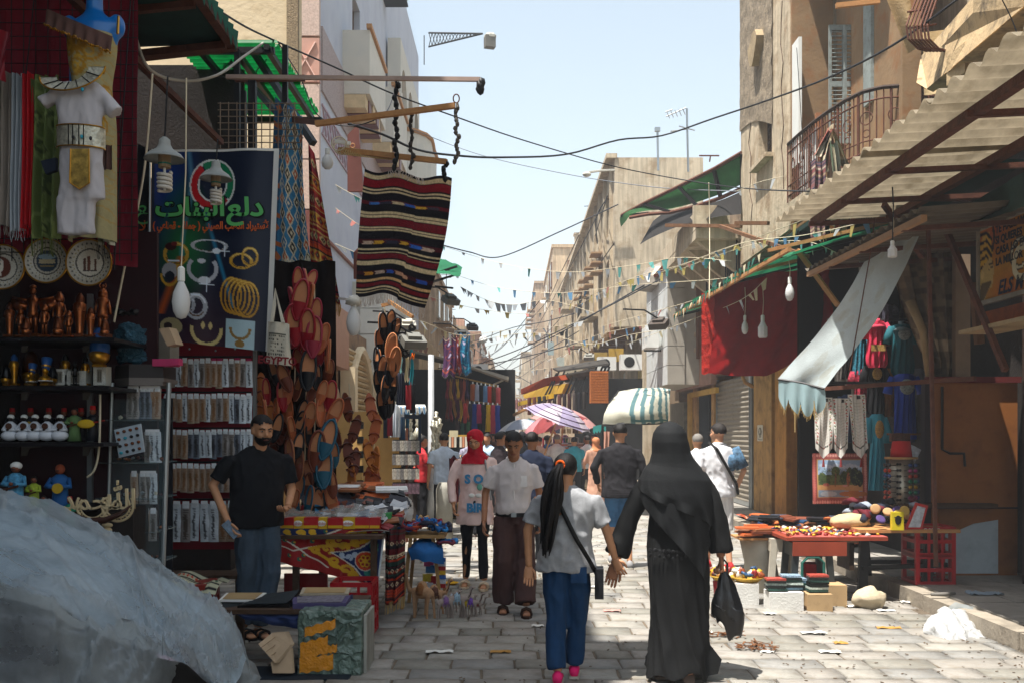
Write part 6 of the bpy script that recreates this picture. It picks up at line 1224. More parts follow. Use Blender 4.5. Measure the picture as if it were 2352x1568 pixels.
def stool(x,y,w_,h_,mat,lb,inner=None,name='stool'):
 o=T(name,lb,'stool',(x,y,0));mk('seat',B_((x,y,h_-.02),(w_,w_,.04)),mat,o)
 for sx in(-1,1):
  for sy in(-1,1):mk('leg',P_([V(x+sx*w_/2,y+sy*w_/2,h_-.04),V(x+sx*(w_/2-.06),y+sy*w_/2,h_-.04),V(x+sx*(w_/2-.02),y+sy*(w_/2+.02),0),V(x+sx*(w_/2+.04),y+sy*(w_/2+.02),0)],V(0,-sy*.04,0)),mat,o)
 for a,b_,c_ in((0,-1,1),(1,0,1),(-1,0,1)):mk('apron',B_((x+a*(w_/2-.012),y+b_*(w_/2-.012),h_-.08),(w_-.1 if a==0 else .02,.02 if a==0 else w_-.1,.09)),mat,o)
 if inner:mk('inner_rim',T__([V(x-w_/2+.07,y-w_/2-.012,.02),V(x-w_/2+.08,y-w_/2-.012,h_-.18),V(x-w_/2+.13,y-w_/2-.012,h_-.13),V(x+w_/2-.13,y-w_/2-.012,h_-.13),V(x+w_/2-.08,y-w_/2-.012,h_-.18),V(x+w_/2-.07,y-w_/2-.012,.02)],.014,6),inner,o)
 return o
stool(ux(432,7.5),7.5,.36,.47,M('brick_red_weave','#8c2a1c',ro=.5,var=.25,S_=50,bu=.6,bs_=60),'brick red woven pattern plastic stool with blue inner edge',M('blue_plastic','#2a6a9c',ro=.4))
cv=CV(60,40,'#b8b79a')
for k in J(6):cv.rect(.02,k*.17,.98,k*.17+.05,'#15161a')
for i in J(12):cv.dia(.08+i*.075,.27,.03,.05,'#c23a1a').dia(.08+i*.075,.6,.03,.05,'#1f5a44')
cv.rect(.62,0,.66,1,'#15161a').rect(.72,0,.75,1,'#b8b79a')
mk('kilim_cloth',sheet(lambda s,t:V(ux(375,7.4)+.42*s,7.28+.4*(1-t),.485+.03*sin(s*7)+.015*sin(t*9+s*3)-.1*max(0,s-.85)*3-.05*max(0,.1-s)*5-.3*max(0,t-.85)),cv),vcol,lb='folded cream and black kilim on the brick red stool',cat='kilim',sm=1)
wb=T('water_bottle','clear plastic water bottle with blue cap under the jewellery board','bottle',(ux(491,7.9),7.9,.08))
mk('bottle',L__((ux(491,7.9),7.9,.08),[(.03,0),(.033,.02),(.03,.06),(.033,.1),(.03,.14),(.012,.19),(.012,.21)],12),M('clear_pet','#5c8ca8',ro=.1,al=.6),wb,sm=1);mk('cap',L__((ux(491,7.9),7.9,.29),[(.014,0),(.014,.02)],10),M('blue_plastic','#2a6a9c'),wb)
mk('bench',B_((ux(440,8.4),8.35,.4),(.95,.3,.03)).box((ux(440,8.4)-.4,8.4,.2),(.05,.05,.4)).box((ux(440,8.4)+.4,8.4,.2),(.05,.05,.4)),woodd,lb='dark low bench below the hanging jewellery sachets',cat='bench')
tx0,tx1,ty0,ty1=ux(642,7.95),ux(885,8.2),7.95,9.3
ms=T('market_stall','market stall under a red, yellow and blue appliqué cloth piled with goods','stall',(-1.6,8.6,0))
mk('tabletop',B_(((tx0+tx1)/2,(ty0+ty1)/2,.755),(tx1-tx0+.02,ty1-ty0,.03)),woodd,ms)
for x_ in(tx0+.1,tx1-.08):
 for y_ in(ty0+.15,ty1-.1):mk('leg',B_((x_,y_,.37),(.05,.05,.74)),woodd,ms)
mk('tarp_cover',G_(lambda s,t:V(tx0-.02+(tx1-tx0+.06)*s,ty0+.12+1.2*t,.785+.012*sin(s*9+t*7)),20,20),M('dull_sheet','#6f6a62',var=.3),ms)
cv=CV(150,80,'#8c1a18')
xx,yy=cv.xx,cv.yy
cv.poly([(0,0),(.55,0),(.38,.16),(.2,.24),(0,.2)],'#16244c');cv.line([(0,.22),(.2,.26),(.4,.17),(.58,0)],.012,'#c9c4b4');cv.line([(0,.52),(.14,.6),(.3,.45),(.52,.34)],.014,'#c9c4b4');cv.line([(.0,.3),(.12,.42),(.28,.66),(.48,.85)],.014,'#c9c4b4')
ye='#c79a20'
def curl(x,y,r,d=1,col=ye,w=.016):
 pts=[(x+r*(1-k/18)*cos(d*k*.45+1),y+r*1.7*(1-k/18)*sin(d*k*.45+1))for k in J(16)];cv.line(pts,w,col,asp=.55)
for x,y,r,d in((.08,.1,.04,1),(.2,.11,.045,-1),(.32,.07,.035,1),(.56,.22,.07,1),(.68,.14,.07,-1),(.8,.1,.06,1),(.9,.12,.05,-1),(.46,.45,.06,-1),(.36,.5,.05,1),(.55,.7,.07,1),(.66,.82,.07,-1),(.76,.9,.05,1),(.5,.28,.05,1),(.62,.36,.06,-1),(.73,.25,.05,1)):curl(x,y,r,d)
cv.line([(.3,.48),(.42,.4),(.55,.36),(.7,.3),(.86,.2)],.02,ye,asp=.6);cv.line([(.34,.56),(.48,.68),(.6,.8),(.78,.93)],.02,ye,asp=.6)
for x,y in((.05,.35),(.1,.75),(.2,.8),(.14,.38),(.32,.3),(.44,.06),(.24,.68)):cv.ell(x,y,.022,.05,'#1d5a4c').ell(x+.01,y-.01,.01,.02,'#c79a20')
cv.poly([(.5,.52),(.66,.44),(.78,.36),(.99,.06),(1,1),(.86,1),(.72,.74),(.62,.62)],'#152c5c');cv.line([(.5,.52),(.66,.44),(.78,.36),(.99,.04)],.01,'#c9c4b4');cv.line([(.5,.52),(.64,.63),(.74,.76),(.88,1)],.01,'#c9c4b4')
for x,y,r,d in((.62,.53,.03,1),(.68,.56,.035,-1),(.74,.5,.03,1)):curl(x,y,r,d,'#a9b9cc',.012)
for x,y,r,d in((.92,.3,.05,1),(.88,.82,.05,-1),(.95,.9,.04,1)):curl(x,y,r,d,'#2c7a6c',.016)
cv.ell(.84,.6,.105,.19,'#c9c4b4').ell(.84,.6,.095,.172,'#c2401c').ell(.84,.6,.07,.125,'#8c1a14')
for k in J(6):cv.ring(.84+.04*cos(k*PI/3),.6+.072*sin(k*PI/3),.022,.04,.3,ye)
cv.ell(.84,.6,.02,.036,ye);cv.rect(.985,0,1,1,'#b9c2c8');cv.speck(.08)
def ap_(s,t):
 dep=(145+(15*s if s<.9 else 13.5-120*(s-.9)))*0+[0][0]
 v0=1212+5*s;v1=1290+(48*min(1,s/.85)if s<.85 else 48);return W(642+(243-14*t)*s,v0+(v1-v0)*t,7.95+.22*s)+V(0,.02*sin(s*16+t*2)*t+.01*sin(s*37),0)
mk('applique_cloth',sheet(ap_,cv,150,80),vcol,lb='red stall cloth with yellow scrolls and a blue corner medallion',cat='stall cloth',sm=1)
bxs=[]
for k,(u,w_,m1,lab)in En([(660,30,'r','red tobacco box'),(684,26,'y','yellow tobacco box'),(712,38,'r',''),(738,26,'y',''),(770,36,'r',''),(798,34,'y',''),(830,38,'r',''),(858,30,'r','')]):
 Yq=8+.18*(u-642)/243;o=T('tobacco_box',['red tobacco box with yellow lower band, %s along the stall edge','yellow tobacco box with white oval label, %s along the stall edge'][m1=='y']%ordn[k],'box',(W(u,1214,Yq)),'red and yellow boxes along the stall edge')
 p=W(u,1214,Yq);w2=w_/F*Yq;h2=26/F*Yq
 mk('carton',B_(p+V(0,.06,h2/2),(w2-.006,.11,h2)),M('box_red','#a01418',ro=.35)if m1=='r' else M('box_yellow','#c9a01c',ro=.35),o)
 if m1=='y':mk('oval_label',E_(p+V(0,.004,h2*.5),(w2*.4,.004,h2*.26),14),whitep,o);text('label_lettering','Adidon',h2*.36,p+V(0,-.003,h2*.5),FACE,M('box_red','#a01418'),o,ext=.0006)
 else:mk('yellow_band',B_(p+V(0,.0025,h2*.2),(w2-.01,.004,h2*.25)),M('box_yellow','#c9a01c'),o)
mk('clear_film',G_(lambda s,t:W(644+238*s,1184+8*sin(s*7)+6*t,8+.2*s)+V(0,.28*(1-t),.05*(1-t)+.008*sin(s*40)),40,6),M('clear_film','#a8a49c',ro=.2,al=.5,var=.3,S_=20),lb='sheet of clear film over the tobacco boxes',cat='plastic',sm=1)
cols=['#17181c','#23242c','#2e2a28','#6c3b2a','#b9bcc0','#1f6f9a','#8c5a3a','#c76a3c','#d8d8d6','#3a3f4c','#7d1f22','#2c4a6c']
wm=[M('goods_%d'%i,h,ro=.45,var=.2)for i,h in En(cols)]
wl=mesh_of(B_((0,0,0),(.17,.09,.018)).box((0,-.0,.011),(.15,.012,.003)),'wallet')
wls=[]
for m_ in wm:q=wl.copy();q.materials.append(m_);wls.append(q)
def wallet(p,k,rot,lb='flat leather wallet or case in the heap on the market stall',grp='wallets heaped on the market stall',sc_=1,name='wallet',cat='wallet'):
 o=bpy.data.objects.new(name,wls[k]);COL.objects.link(o);o.location=p;o.rotation_euler=rot;o.scale=(sc_*rnd(.85,1.15),sc_,sc_);tag(o,lb,cat,grp);return o
for k in J(150):
 x_=rnd(tx0+.02,tx1+.05);y_=rnd(8.25,9.35);hgt=.8+.22*max(0,(y_-8.2))*rnd(.6,1)+rnd(0,.05)
 kk=rch([0,0,1,1,2,3,4,4,8,9,5,10,6])if y_<8.8 else rch([0,0,1,2,9,4,3])
 wallet(V(x_,y_,hgt),kk,(R(rnd(15,55)),R(rnd(-20,20)),R(rnd(-50,50))))
for k in J(34):wallet(V(rnd(ux(800,9.4),ux(905,9.4)),rnd(8.9,9.6),.93+.005*k+rnd(0,.03)),rch([7,7,6,8]),(R(rnd(5,20)),0,R(rnd(-12,12))),'orange tan leather folder in the sunlit pile on the stall','orange tan folders on the stall',1.25,'folder','folder')
gq=lsurf([w3([(700,1130,9.2),(735,1108,9.3),(800,1130,9.3),(850,1150,9.2)]),w3([(690,1140,9),(740,1122,9),(800,1142,9),(850,1165,8.95)]),w3([(700,1165,8.75),(745,1150,8.8),(800,1168,8.8),(845,1180,8.8)])],40,24,lambda s,t,p:V(0,0,.03*nois(p*9)))
mk('knit_throw',gq,M('grey_knit','#55545c',ro=.95,var=.35,S_=60,bu=.5,bs_=120),lb='grey knitted throw laid over the wallets on the stall',cat='throw',sm=1)
gq=lsurf([w3([(850,1150,9.7),(900,1142,9.8),(945,1150,9.7)]),w3([(860,1172,9.3),(905,1160,9.3),(950,1175,9.3)]),w3([(880,1190,9),(915,1188,9),(945,1200,9)])],26,20,lambda s,t,p:V(0,0,.09*abs(nois(p*8))))
mk('clear_wrap',gq,M('frosty_wrap','#bdb6aa',ro=.3,al=.8,tl_=.3),lb='crumpled clear wrapping at the sunlit end of the stall',cat='plastic',sm=1)
mk('green_box',B_(W(890,1186,8.4),(.07,.1,.07)),M('green_card','#3f8a4c'),lb='small green carton at the stall corner',cat='box');mk('red_box',B_(W(914,1190,8.5),(.09,.12,.08)),M('box_red'),lb='small bright red carton beside the green one',cat='box')
def kil(w_,h_,seed,base='#5c1418'):
 r=random.Random(seed);cv=CV(w_,h_,base);y=0
 while y<1:
  d=r.uniform(.008,.03);cv.rect(0,y,1,y+d,r.choice(['#101014','#c9b896','#b03a1c','#5c1418','#1c3c34','#101014','#3c0f14']));y+=d*r.uniform(1,1.6)
 for k in J(4):
  yy_=.2+.18*k
  for i in J(4):cv.dia(.15+.24*i,yy_,.09,.03,'#c9b896').dia(.15+.24*i,yy_,.045,.015,base)
 return cv.speck(.12)
o=T('kilim','dark kilim runner with cream fringe hanging over the stall corner','kilim',(W(905,1400,8.15)))
mk('cloth',sheet(lambda s,t:W(884+46*s,1212+(175*t if s<.5 else(175-22*(s-.5)*2)*t),8.25)+V(0,.03*sin(s*14+t*3)-.05*(1-abs(s-.5)*2),0),kil(34,120,3)),vcol,o,sm=1)
f=MB()
for k in J(22):a=W(886+k*2,1386-k*.9,8.22);f.tube([a,a+V(rnd(-.01,.01),0,-.09)],.003,3)
mk('fringe',f,M('cream_fringe','#a98f5c'),o,kind='stuff')
def crate(x,y,z,w_,d_,h_,mat,lb,name='plastic_crate',rz=0,n=3):
 o=T(name,lb,'crate',(x,y,z));t=.02
 for sx in(-1,1):
  for sy in(-1,1):mk('corner_post',B_((x+sx*(w_/2-t),y+sy*(d_/2-t),z+h_/2),(t*2,t*2,h_)),mat,o)
 for k in J(n+1):
  zz=z+t/2+(h_-t)*k/n;mk('side_band',B_((x,y-d_/2+t/2,zz),(w_-.002,t*.9,.035)).box((x-w_/2+t/2,y,zz),(t*.9,d_-.002,.035)).box((x+w_/2-t/2,y,zz),(t*.9,d_-.002,.035)).box((x,y+d_/2-t/2,zz),(w_-.002,t*.9,.035)),mat,o)
 for k in J(1,3):mk('front_rib',B_((x-w_/2+w_*k/3,y-d_/2+t/2,z+h_/2),(.022,t*.8,h_-.01)),mat,o);mk('side_rib',B_((x+w_/2-t/2,y-d_/2+d_*k/3,z+h_/2),(t*.8,.022,h_-.01)),mat,o)
 mk('floor',B_((x,y,z+.01),(w_-.03,d_-.03,.01)),mat,o);return o
rp=M('red_crate_plastic','#a0141c',ro=.4,var=.1);crate(ux(808,7.75)-.0,7.9,0,.33,.36,.42,rp,'red plastic bottle crate standing on end under the stall corner',n=3)
mk('leaning_panel',B_((ux(700,8.3),8.35,.2),(.36,.04,.42)),M('red_panel','#8c1216',ro=.5),lb='red plastic panel leaning under the stall with faint lettering',cat='panel')
tr=T('trestle_table','small wooden trestle table with splayed legs beside the stall','table',(G(975,1420)))
p=W(970,1272,9);mk('tabletop',B_((p.x+.02,9.1,.66),(.38,.4,.03)),M('ply','#a88352'),tr)
for a,b_ in((-.14,-.16),(.14,-.12),(-.12,.14),(.16,.16)):mk('leg',R__(V(p.x+a*.7,9.1+b_,.65),V(p.x+a*1.25,9.1+b_*1.2,0),.03),M('ply'),tr)
mts=[M('heap_%d'%i,h,ro=.85,var=.25,bu=.3)for i,h in En(['#1f5f9c','#2a7ab8','#8c1f2c','#2c2c3c','#b34a2c','#134a86','#6e2a3c','#c9a06c'])]
gp='bead bracelets and cloths heaped on the trestle'
for k in J(46):
 x_=p.x+rnd(-.2,.24);y_=9.1+rnd(-.22,.22);mb=MB();r_=rnd(.03,.06);a0=rnd(0,6)
 mb.tube([V(x_+r_*cos(a)*1.3,y_+r_*sin(a),.7+.12*(1-abs(x_-p.x)/.24)*rnd(.3,1)+.012*sin(a*3)-(.1 if abs(x_-p.x)>.2 else 0))for a in[a0+i*PI/5 for i in J(10)]],rnd(.01,.02),5)
 mk('bracelet',mb,rch(mts),lb='twisted bead and cloth bracelet in the heap on the trestle',cat='bracelet',gp_=gp,sm=1)
gq=lsurf([w3([(940,1250,9),(975,1232,9.1),(1015,1248,9.1)]),w3([(938,1262,8.85),(975,1256,8.82),(1018,1268,8.9)]),w3([(945,1284,8.84),(980,1286,8.8),(1020,1296,8.9)])],30,16,lambda s,t,p:V(0,0,.04*nois(p*12)))
mk('beaded_cloth',gq,mts[0],lb='bright blue beaded cloth draped over the trestle edge',cat='cloth',sm=1)
o=T('toy_strip','hanging column of small packaged toys on the trestle corner','toy strip',(W(1014,1350,9)))
for k in J(7):mk('toy_pack',B_(W(1013,1284+k*10,9),(.085,.03,.036),rz=rnd(-.2,.2)),M('toy_%d'%(k%4),['#2c5aa0','#b9bcc4','#a02c2c','#c9a02c'][k%4],ro=.3,var=.4,S_=40),o)
o=T('toy_strip','pink and blue packaged toys hanging behind the trestle leg','toy strip',(W(988,1350,9.1)))
for k,(u,v,h_)in En(((985,1290,'#b83a7c'),(990,1305,'#3a7ab8'),(982,1325,'#c9b02c'),(996,1330,'#b83a3a'),(990,1345,'#d8d8dc'))):mk('toy_pack',B_(W(u,v,9.15),(.09,.04,.07),rz=rnd(-.3,.3)),M('toyp_%d'%k,h_,ro=.3,var=.3,S_=30),o)
def camel(mat,h,lb,loc,rz,saddle,grp='toy camels standing on the paving'):
 o=T('toy_camel',lb,'toy camel',(0,0,0),grp);mb=MB();s=h
 mb.loft([(V(-.3*s,0,.56*s),.05*s,.06*s,YA,ZA),(V(-.2*s,0,.58*s),.1*s,.12*s,YA,ZA),(V(0,0,.58*s),.12*s,.15*s,YA,ZA),(V(.18*s,0,.57*s),.1*s,.12*s,YA,ZA),(V(.28*s,0,.6*s),.05*s,.07*s,YA,ZA)],12)
 mb.ell((-.0*s,0,.72*s),(.13*s,.09*s,.13*s),10);mb.tube([V(.22*s,0,.58*s),V(.36*s,0,.6*s),V(.42*s,0,.76*s),V(.44*s,0,.9*s)],[.07*s,.055*s,.045*s,.04*s],8)
 mb.ell((.5*s,0,.93*s),(.1*s,.045*s,.045*s),8);mb.ell((.44*s,.03*s,.98*s),(.015*s,.012*s,.03*s),5);mb.ell((.44*s,-.03*s,.98*s),(.015*s,.012*s,.03*s),5)
 for x,sy,dx in((-.22,-1,-.04),(-.2,1,.02),(.18,-1,.05),(.2,1,-.02)):mb.tube([V(x*s,sy*.06*s,.55*s),V((x+dx)*s,sy*.07*s,.3*s),V((x+dx*1.5)*s,sy*.075*s,.02*s)],[.055*s,.035*s,.03*s],7);mb.ell(((x+dx*1.5)*s,sy*.075*s,.02*s),(.045*s,.035*s,.022*s),6)
 put('body',organic(mb,.02*s,2),mat,o,org=(0,0,0))
 mk('saddle',F_([(V(-.08*s,0,.62*s),.135*s,.14*s,YA,ZA),(V(.0,0,.64*s),.14*s,.2*s,YA,ZA),(V(.1*s,0,.62*s),.135*s,.14*s,YA,ZA)],12),saddle,o,sm=1);mk('bridle',T__([V(.36*s,-.05*s,.64*s),V(.42*s,-.06*s,.74*s),V(.45*s,-.05*s,.86*s),V(.5*s,-.05*s,.93*s)],.012*s,5),M('dark_bridle','#3a2420'),o)
 for k in J(3):mk('tassel',T__([V((-.1+.1*k)*s,-.14*s,.56*s),V((-.1+.1*k)*s,-.15*s,.44*s)],[.02*s,.008*s],5),saddle,o)
 o.location=loc;o.rotation_euler=(0,0,rz);return o
cm=M('camel_felt','#a88260',ro=.95,var=.2,bu=.4,bs_=60);cm2=M('grey_hide','#8d8078',ro=.7,var=.2)
pg=G(968,1424);camel(cm,.38,'largest tan felt toy camel beside the trestle leg',V(pg.x,pg.y+.1,0),R(150),M('fluffy_hump','#8c5a30',bu=1,bs_=40))
pg=G(985,1424);camel(cm,.31,'tan toy camel with leather bridle behind the largest one',V(pg.x+.02,pg.y+.28,0),R(20),M('brown_saddle','#5c3a2c'))
for k,(u,v,h_,rz,cl_)in En(((1022,1424,.25,15,'#7c5a8c'),(1048,1422,.28,10,'#8fa8b8'),(1068,1420,.2,20,'#b9a02c'),(1080,1420,.22,0,'#6c4a9c'),(1094,1416,.17,10,'#8c4a4a'),(1034,1410,.22,40,'#b9bcc4'))):
 pg=G(u,v);camel(cm2,h_,['grey toy camel with mauve saddle cloth','tallest grey toy camel with pale blue blanket','little toy camel with yellow saddle','toy camel with bright violet saddle cloth','smallest toy camel at the end of the group','grey toy camel with white blanket behind the others'][k],V(pg.x,pg.y+.05,0),R(rz),M('saddle_%d'%k,cl_,var=.5,S_=60))
mk('yellow_saucer',L__(G(1036,1343)+V(0,0,.0),[(.03,0),(.08,.03),(.075,.032),(.03,.008)],14),M('yellow_dish','#d8a81c'),lb='small yellow dish on the sunlit paving behind the toy camels',cat='dish')
cA=CV(70,150,'#2a6f96');r=random.Random(5)
cA.poly([(0,0),(.35,0),(.3,.5),(.1,1),(0,1)],'#204a66')
for k in J(12):y=.05+k*.085;cA.rect(0,y,.3,y+.025,'#a85c28')if k%2 else cA.dia(.15,y,.12,.03,'#a85c28')
for i in J(4):
 for j in J(12):x=.38+.18*i;y=.04+.085*j+.02*(i%2);cA.dia(x,y,.085,.05,'#c9bfa2').dia(x,y,.06,.036,['#17181c','#1f5f86','#a8421c','#2a2420'][(i*3+j)%4]).dia(x,y,.025,.015,'#c9bfa2')
for i in J(9):cA.dia(.3+.08*i,.93,.04,.04,'#c9bfa2').dia(.34+.08*i,.97,.04,.03,'#17181c')
cA.speck(.15)
YR=9.3
o=T('kilim_rug','blue, orange and cream kilim rug hanging beside the jewellery banner','rug',(W(670,640,YR)))
fa=lambda s,t:W(632+(62-0*t)*s+(8*t-22*sin(t*PI)*.4)*(1)+(30*t)*s-14*t,222+45*s+(400-45*s)*t+14*sin(s*PI)*(t),YR)+V(0,.05*sin(s*8+t*2.5)+.02*sin(s*17+t*4),0)
mk('weave',sheet(fa,cA),vcol,o,sm=1)
f=MB()
for k in J(60):a=fa(k/59,1);f.tube([a,a+V(rnd(-.01,.01),0,-.06),a+V(rnd(-.02,.02),0,-.12)],.0035,3)
mk('fringe',f,M('tan_fringe','#b08a50'),o,kind='stuff')
cB=CV(60,160,'#8c1420')
y=0
while y<1:
 d=r.uniform(.006,.016);cB.rect(0,y,1,y+d,r.choice(['#8c1420','#c2481c','#c9a45c','#15121a','#7c101c','#8c1420']));y+=d*1.4
for j in J(8):
 y=.07+j*.125;cB.rect(0,y,1,y+.06,'#c2953c' if j%2 else '#8c1420')
 for i in J(4):x=.12+.26*i;cB.dia(x,y+.03,.12,.03,'#9c1a20' if j%2 else '#c9b27c').dia(x,y+.03,.07,.017,'#174a38' if i%2 else '#15121a').dia(x,y+.03,.025,.006,'#c9b27c')
cB.speck(.15)
o=T('kilim_rug','red and gold kilim rug gathered in folds beside the blue one','rug',(W(750,695,YR+.1)))
fb=lambda s,t:W(708+12*s+(8+62*s)*t-6*t,330+20*s+(340+12*s)*t,YR+.1)+V(0,.06*sin(s*9+t*1.5)+.02*sin(s*21),0)
mk('weave',sheet(fb,cB),vcol,o,sm=1)
f=MB()
for k in J(50):a=fb(k/49,1);f.tube([a,a+V(rnd(-.01,.01),0,-.05),a+V(rnd(-.02,.02),0,-.11)],.0035,3)
mk('fringe',f,MATS['tan_fringe'],o,kind='stuff')
cC=CV(120,150,'#120e14');
bands=[(0,.03,'#120e14'),(.03,.045,'#c9b48c'),(.05,.062,'#c9b48c'),(.07,.13,'#7c0f1c'),(.14,.155,'#c9b48c'),(.165,.18,'#c9b48c'),(.24,.27,'#5c0f1a'),(.33,.345,'#c9b48c'),(.355,.37,'#c9b48c'),(.38,.44,'#6c0f1c'),(.45,.462,'#c9b48c'),(.47,.482,'#c9b48c'),(.55,.58,'#4a0f18'),(.62,.635,'#c9b48c'),(.645,.66,'#c9b48c'),(.67,.71,'#6c0f1c'),(.72,.732,'#c9b48c'),(.742,.756,'#c9b48c'),(.8,.82,'#3c0f18'),(.87,.884,'#c9a06c'),(.9,.93,'#6c0f1c'),(.94,.955,'#c9b48c'),(.965,.975,'#c9b48c')]
for a,b_,h_ in bands:cC.rect(0,a,1,b_,h_)
for yy_,L in((.245,((.08,.22,'#3a6cb0'),(.2,.36,'#2a2a3c'),(.34,.5,'#c9b48c'),(.48,.64,'#2a5cb0'),(.6,.76,'#c2932c'),(.74,.9,'#3c3440'))),(.56,((.05,.2,'#b9a08c'),(.18,.32,'#c2932c'),(.32,.5,'#2c2a3c'),(.5,.62,'#c2932c'),(.62,.78,'#2a5cb0'),(.76,.92,'#b9a08c'))),(.81,((.1,.24,'#b8802c'),(.24,.4,'#b9a08c'),(.4,.52,'#2a4c9c'),(.52,.7,'#b98a6c'),(.78,.95,'#2a4c9c')))):
 for x0,x1,h_ in L:cC.poly([(x0,yy_),(x1-.03,yy_),(x1,yy_+.012),(x1-.03,yy_+.024),(x0,yy_+.024),(x0+.03,yy_+.012)],h_)
cC.speck(.18)
YC=8.9
def fc(s,t):
 tl,tr,br,bl=(838,388),(1038,412),(975,708),(815,680);u=(tl[0]*(1-s)+tr[0]*s)*(1-t)+(bl[0]*(1-s)+br[0]*s)*t;v=(tl[1]*(1-s)+tr[1]*s)*(1-t)+(bl[1]*(1-s)+br[1]*s)*t
 u+=8*sin(t*PI)*(1-s)*-.5+14*sin(t*PI)*s;v+=-16*sin(s*PI*1.1)**2*t*(1 if s<.62 else .6)+5*sin(s*12)*(1-t)**3
 return W(u,v,YC+.15*s)+V(0,.07*sin(s*5+t*2)*t+.015*sin(s*13+t*5),0)
o=T('striped_rug','large dark red, black and cream striped rug hanging from a pole over the street','rug',(W(920,700,YC)))
mk('weave',sheet(fc,cC,120,150),M('thick_weave','vcol',ro=.92,var=.25,S_=40,bu=.5,bs_=120,tl_=.06),o,sm=1)
f=MB()
for k in J(70):a=fc(k/69,1);f.tube([a,a+V(rnd(-.01,.01),0,-.04),a+V(rnd(-.02,.02),0,-.09)],.003,3)
for k in J(24):a=fc(.28+.4*k/24,0);f.tube([a,a+V(rnd(-.02,.02),-.03,-.02),a+V(rnd(-.03,.03),-.05,-.07)],.003,3)
mk('fringe',f,M('white_fringe','#b9aca0'),o,kind='stuff')
def slipper(upper,sole,closed=.45,name='slipper',L=.27):
 o=T(name,'','slipper');w=.092/.27*L;out=[]
 for k in J(20):
  t=2*PI*k/20;z=-cos(t)*L/2;x=sin(t)*w/2*(1+.1*cos(t)*-1)
  if z<-L*.3:x*=1-.35*((-z/L-.3)/.2)
  out.append(V(x,0,z))
 mk('sole',P_(out,V(0,.012,0)),sole,o)
 rim=MB();rim.tube([p+V(0,-.012,0)+V(p.x*.06,0,0)for p in out+[out[0]]],.009,5);mk('rim',rim,upper,o,sm=1)
 v=MB();
 def vf(s,t):z=-L/2+L*closed*t;k=sqrt(max(0,1-(2*z/L)**2));x=w/2*k*1*(1-.0);
 def vf(s,t):
  z=-L/2+.004+(L*closed-.004)*t;k=sqrt(max(0,1-(2*z/L)**2));xx_=w/2*k;
  if z<-L*.3:xx_*=1-.35*((-z/L-.3)/.2)
  a=PI*s;return V(-xx_*cos(a),-.042*sin(a)*(.35+.65*t)-.004,z+.03*sin(a)*(t-.0)*0)
 mk('vamp',G_(vf,12,8),upper,o,sm=1);return o
def sandal(mat,name='sandal',L=.26):
 o=T(name,'','sandal');out=[]
 for k in J(18):t=2*PI*k/18;z=-cos(t)*L/2;out.append(V(sin(t)*.044*(1+.12*(1 if z<0 else-1)*abs(cos(t))),0,z))
 mk('sole',P_(out,V(0,.016,0)),mat,o)
 sm_=M('strap_of_'+mat.name,{'orange_leather':'#7c3418','chestnut_leather':'#4a2012','caramel_leather':'#8a4a20'}.get(mat.name,'#5c2c18'),ro=.45)
 for z in(-.06,.055):mk('strap',T__([V(-.045,0,z),V(-.03,-.022,z+.02),V(.0,-.03,z+.03),V(.03,-.022,z+.02),V(.045,0,z)],[.007,.009,.01,.009,.007],5),sm_,o,sm=1)
 mk('toe_loop',T__([V(0,-.0,-.1),V(.01,-.025,-.085),V(0,-.045,-.06)],.006,5),mat,o);return o
lred=M('red_leather','#8c1220',ro=.4,var=.15);lpk=M('rose_leather','#8a2436',ro=.45);ltan=M('tan_insole','#b5774e',ro=.6,var=.15);lor=M('orange_leather','#a85a34',ro=.5,var=.2);lbk=M('black_leather','#111318',ro=.35);lbr=M('chestnut_leather','#6e3420',ro=.5,var=.2);lte=M('teal_leather','#1c4f63',ro=.5)
slp=[slipper(lred,ltan),slipper(lpk,ltan,.4),slipper(lor,ltan),slipper(lbk,ltan),slipper(lte,ltan,.42),slipper(lbr,ltan,.5)]
slab=['bright red leather slipper in the long hanging bunch','rose pink leather slipper in the long hanging bunch','orange brown leather slipper in the long hanging bunch','black leather slipper with tan insole in the long hanging bunch','teal edged leather slipper in the long hanging bunch','chestnut leather slipper in the long hanging bunch']
used=set()
mk('dark_drape',G_(lambda s,t:W(588+182*s,600+520*t,9.15)+V(0,.06*sin(s*19+t*2),0),30,12),M('sooty_cloth','#1c1613',ro=1,spec=0,var=.4),lb='dark drape behind the big bunch of leather slippers',cat='drape',sm=1)  # near-black sheet added where only a dim doorway would show
def hangsh(protos,labs,k,u,v,Y,grp,tilt=0,sc_=1,yaw=0):
 p=protos[k];loc=W(u,v,Y);rot=(R(rnd(-12,12)),R(tilt),R(yaw))
 if(id(protos),k)in used:return dup(p,loc,None,labs[k],grp,S_=sc_,rot=rot)
 used.add((id(protos),k));p.location=loc;p.rotation_euler=rot;p.scale=(sc_,)*3;tag(p,labs[k],None,grp);return p
rr=random.Random(11);Ysl=8.6
pts=[]
for row in J(13):
 v=645+row*43;half=22+row*10 if row<6 else 86;cx=690+(8 if row<5 else 0)
 n=3 if row<2 else 5 if row<4 else 7
 if row>=11:n=5;half=60;cx=712
 for i in J(n):
  u=cx-half+2*half*(i+.5)/n+rr.uniform(-7,7)
  if row>=9 and u<655:continue
  pts.append((u,v+rr.uniform(-12,12),row))
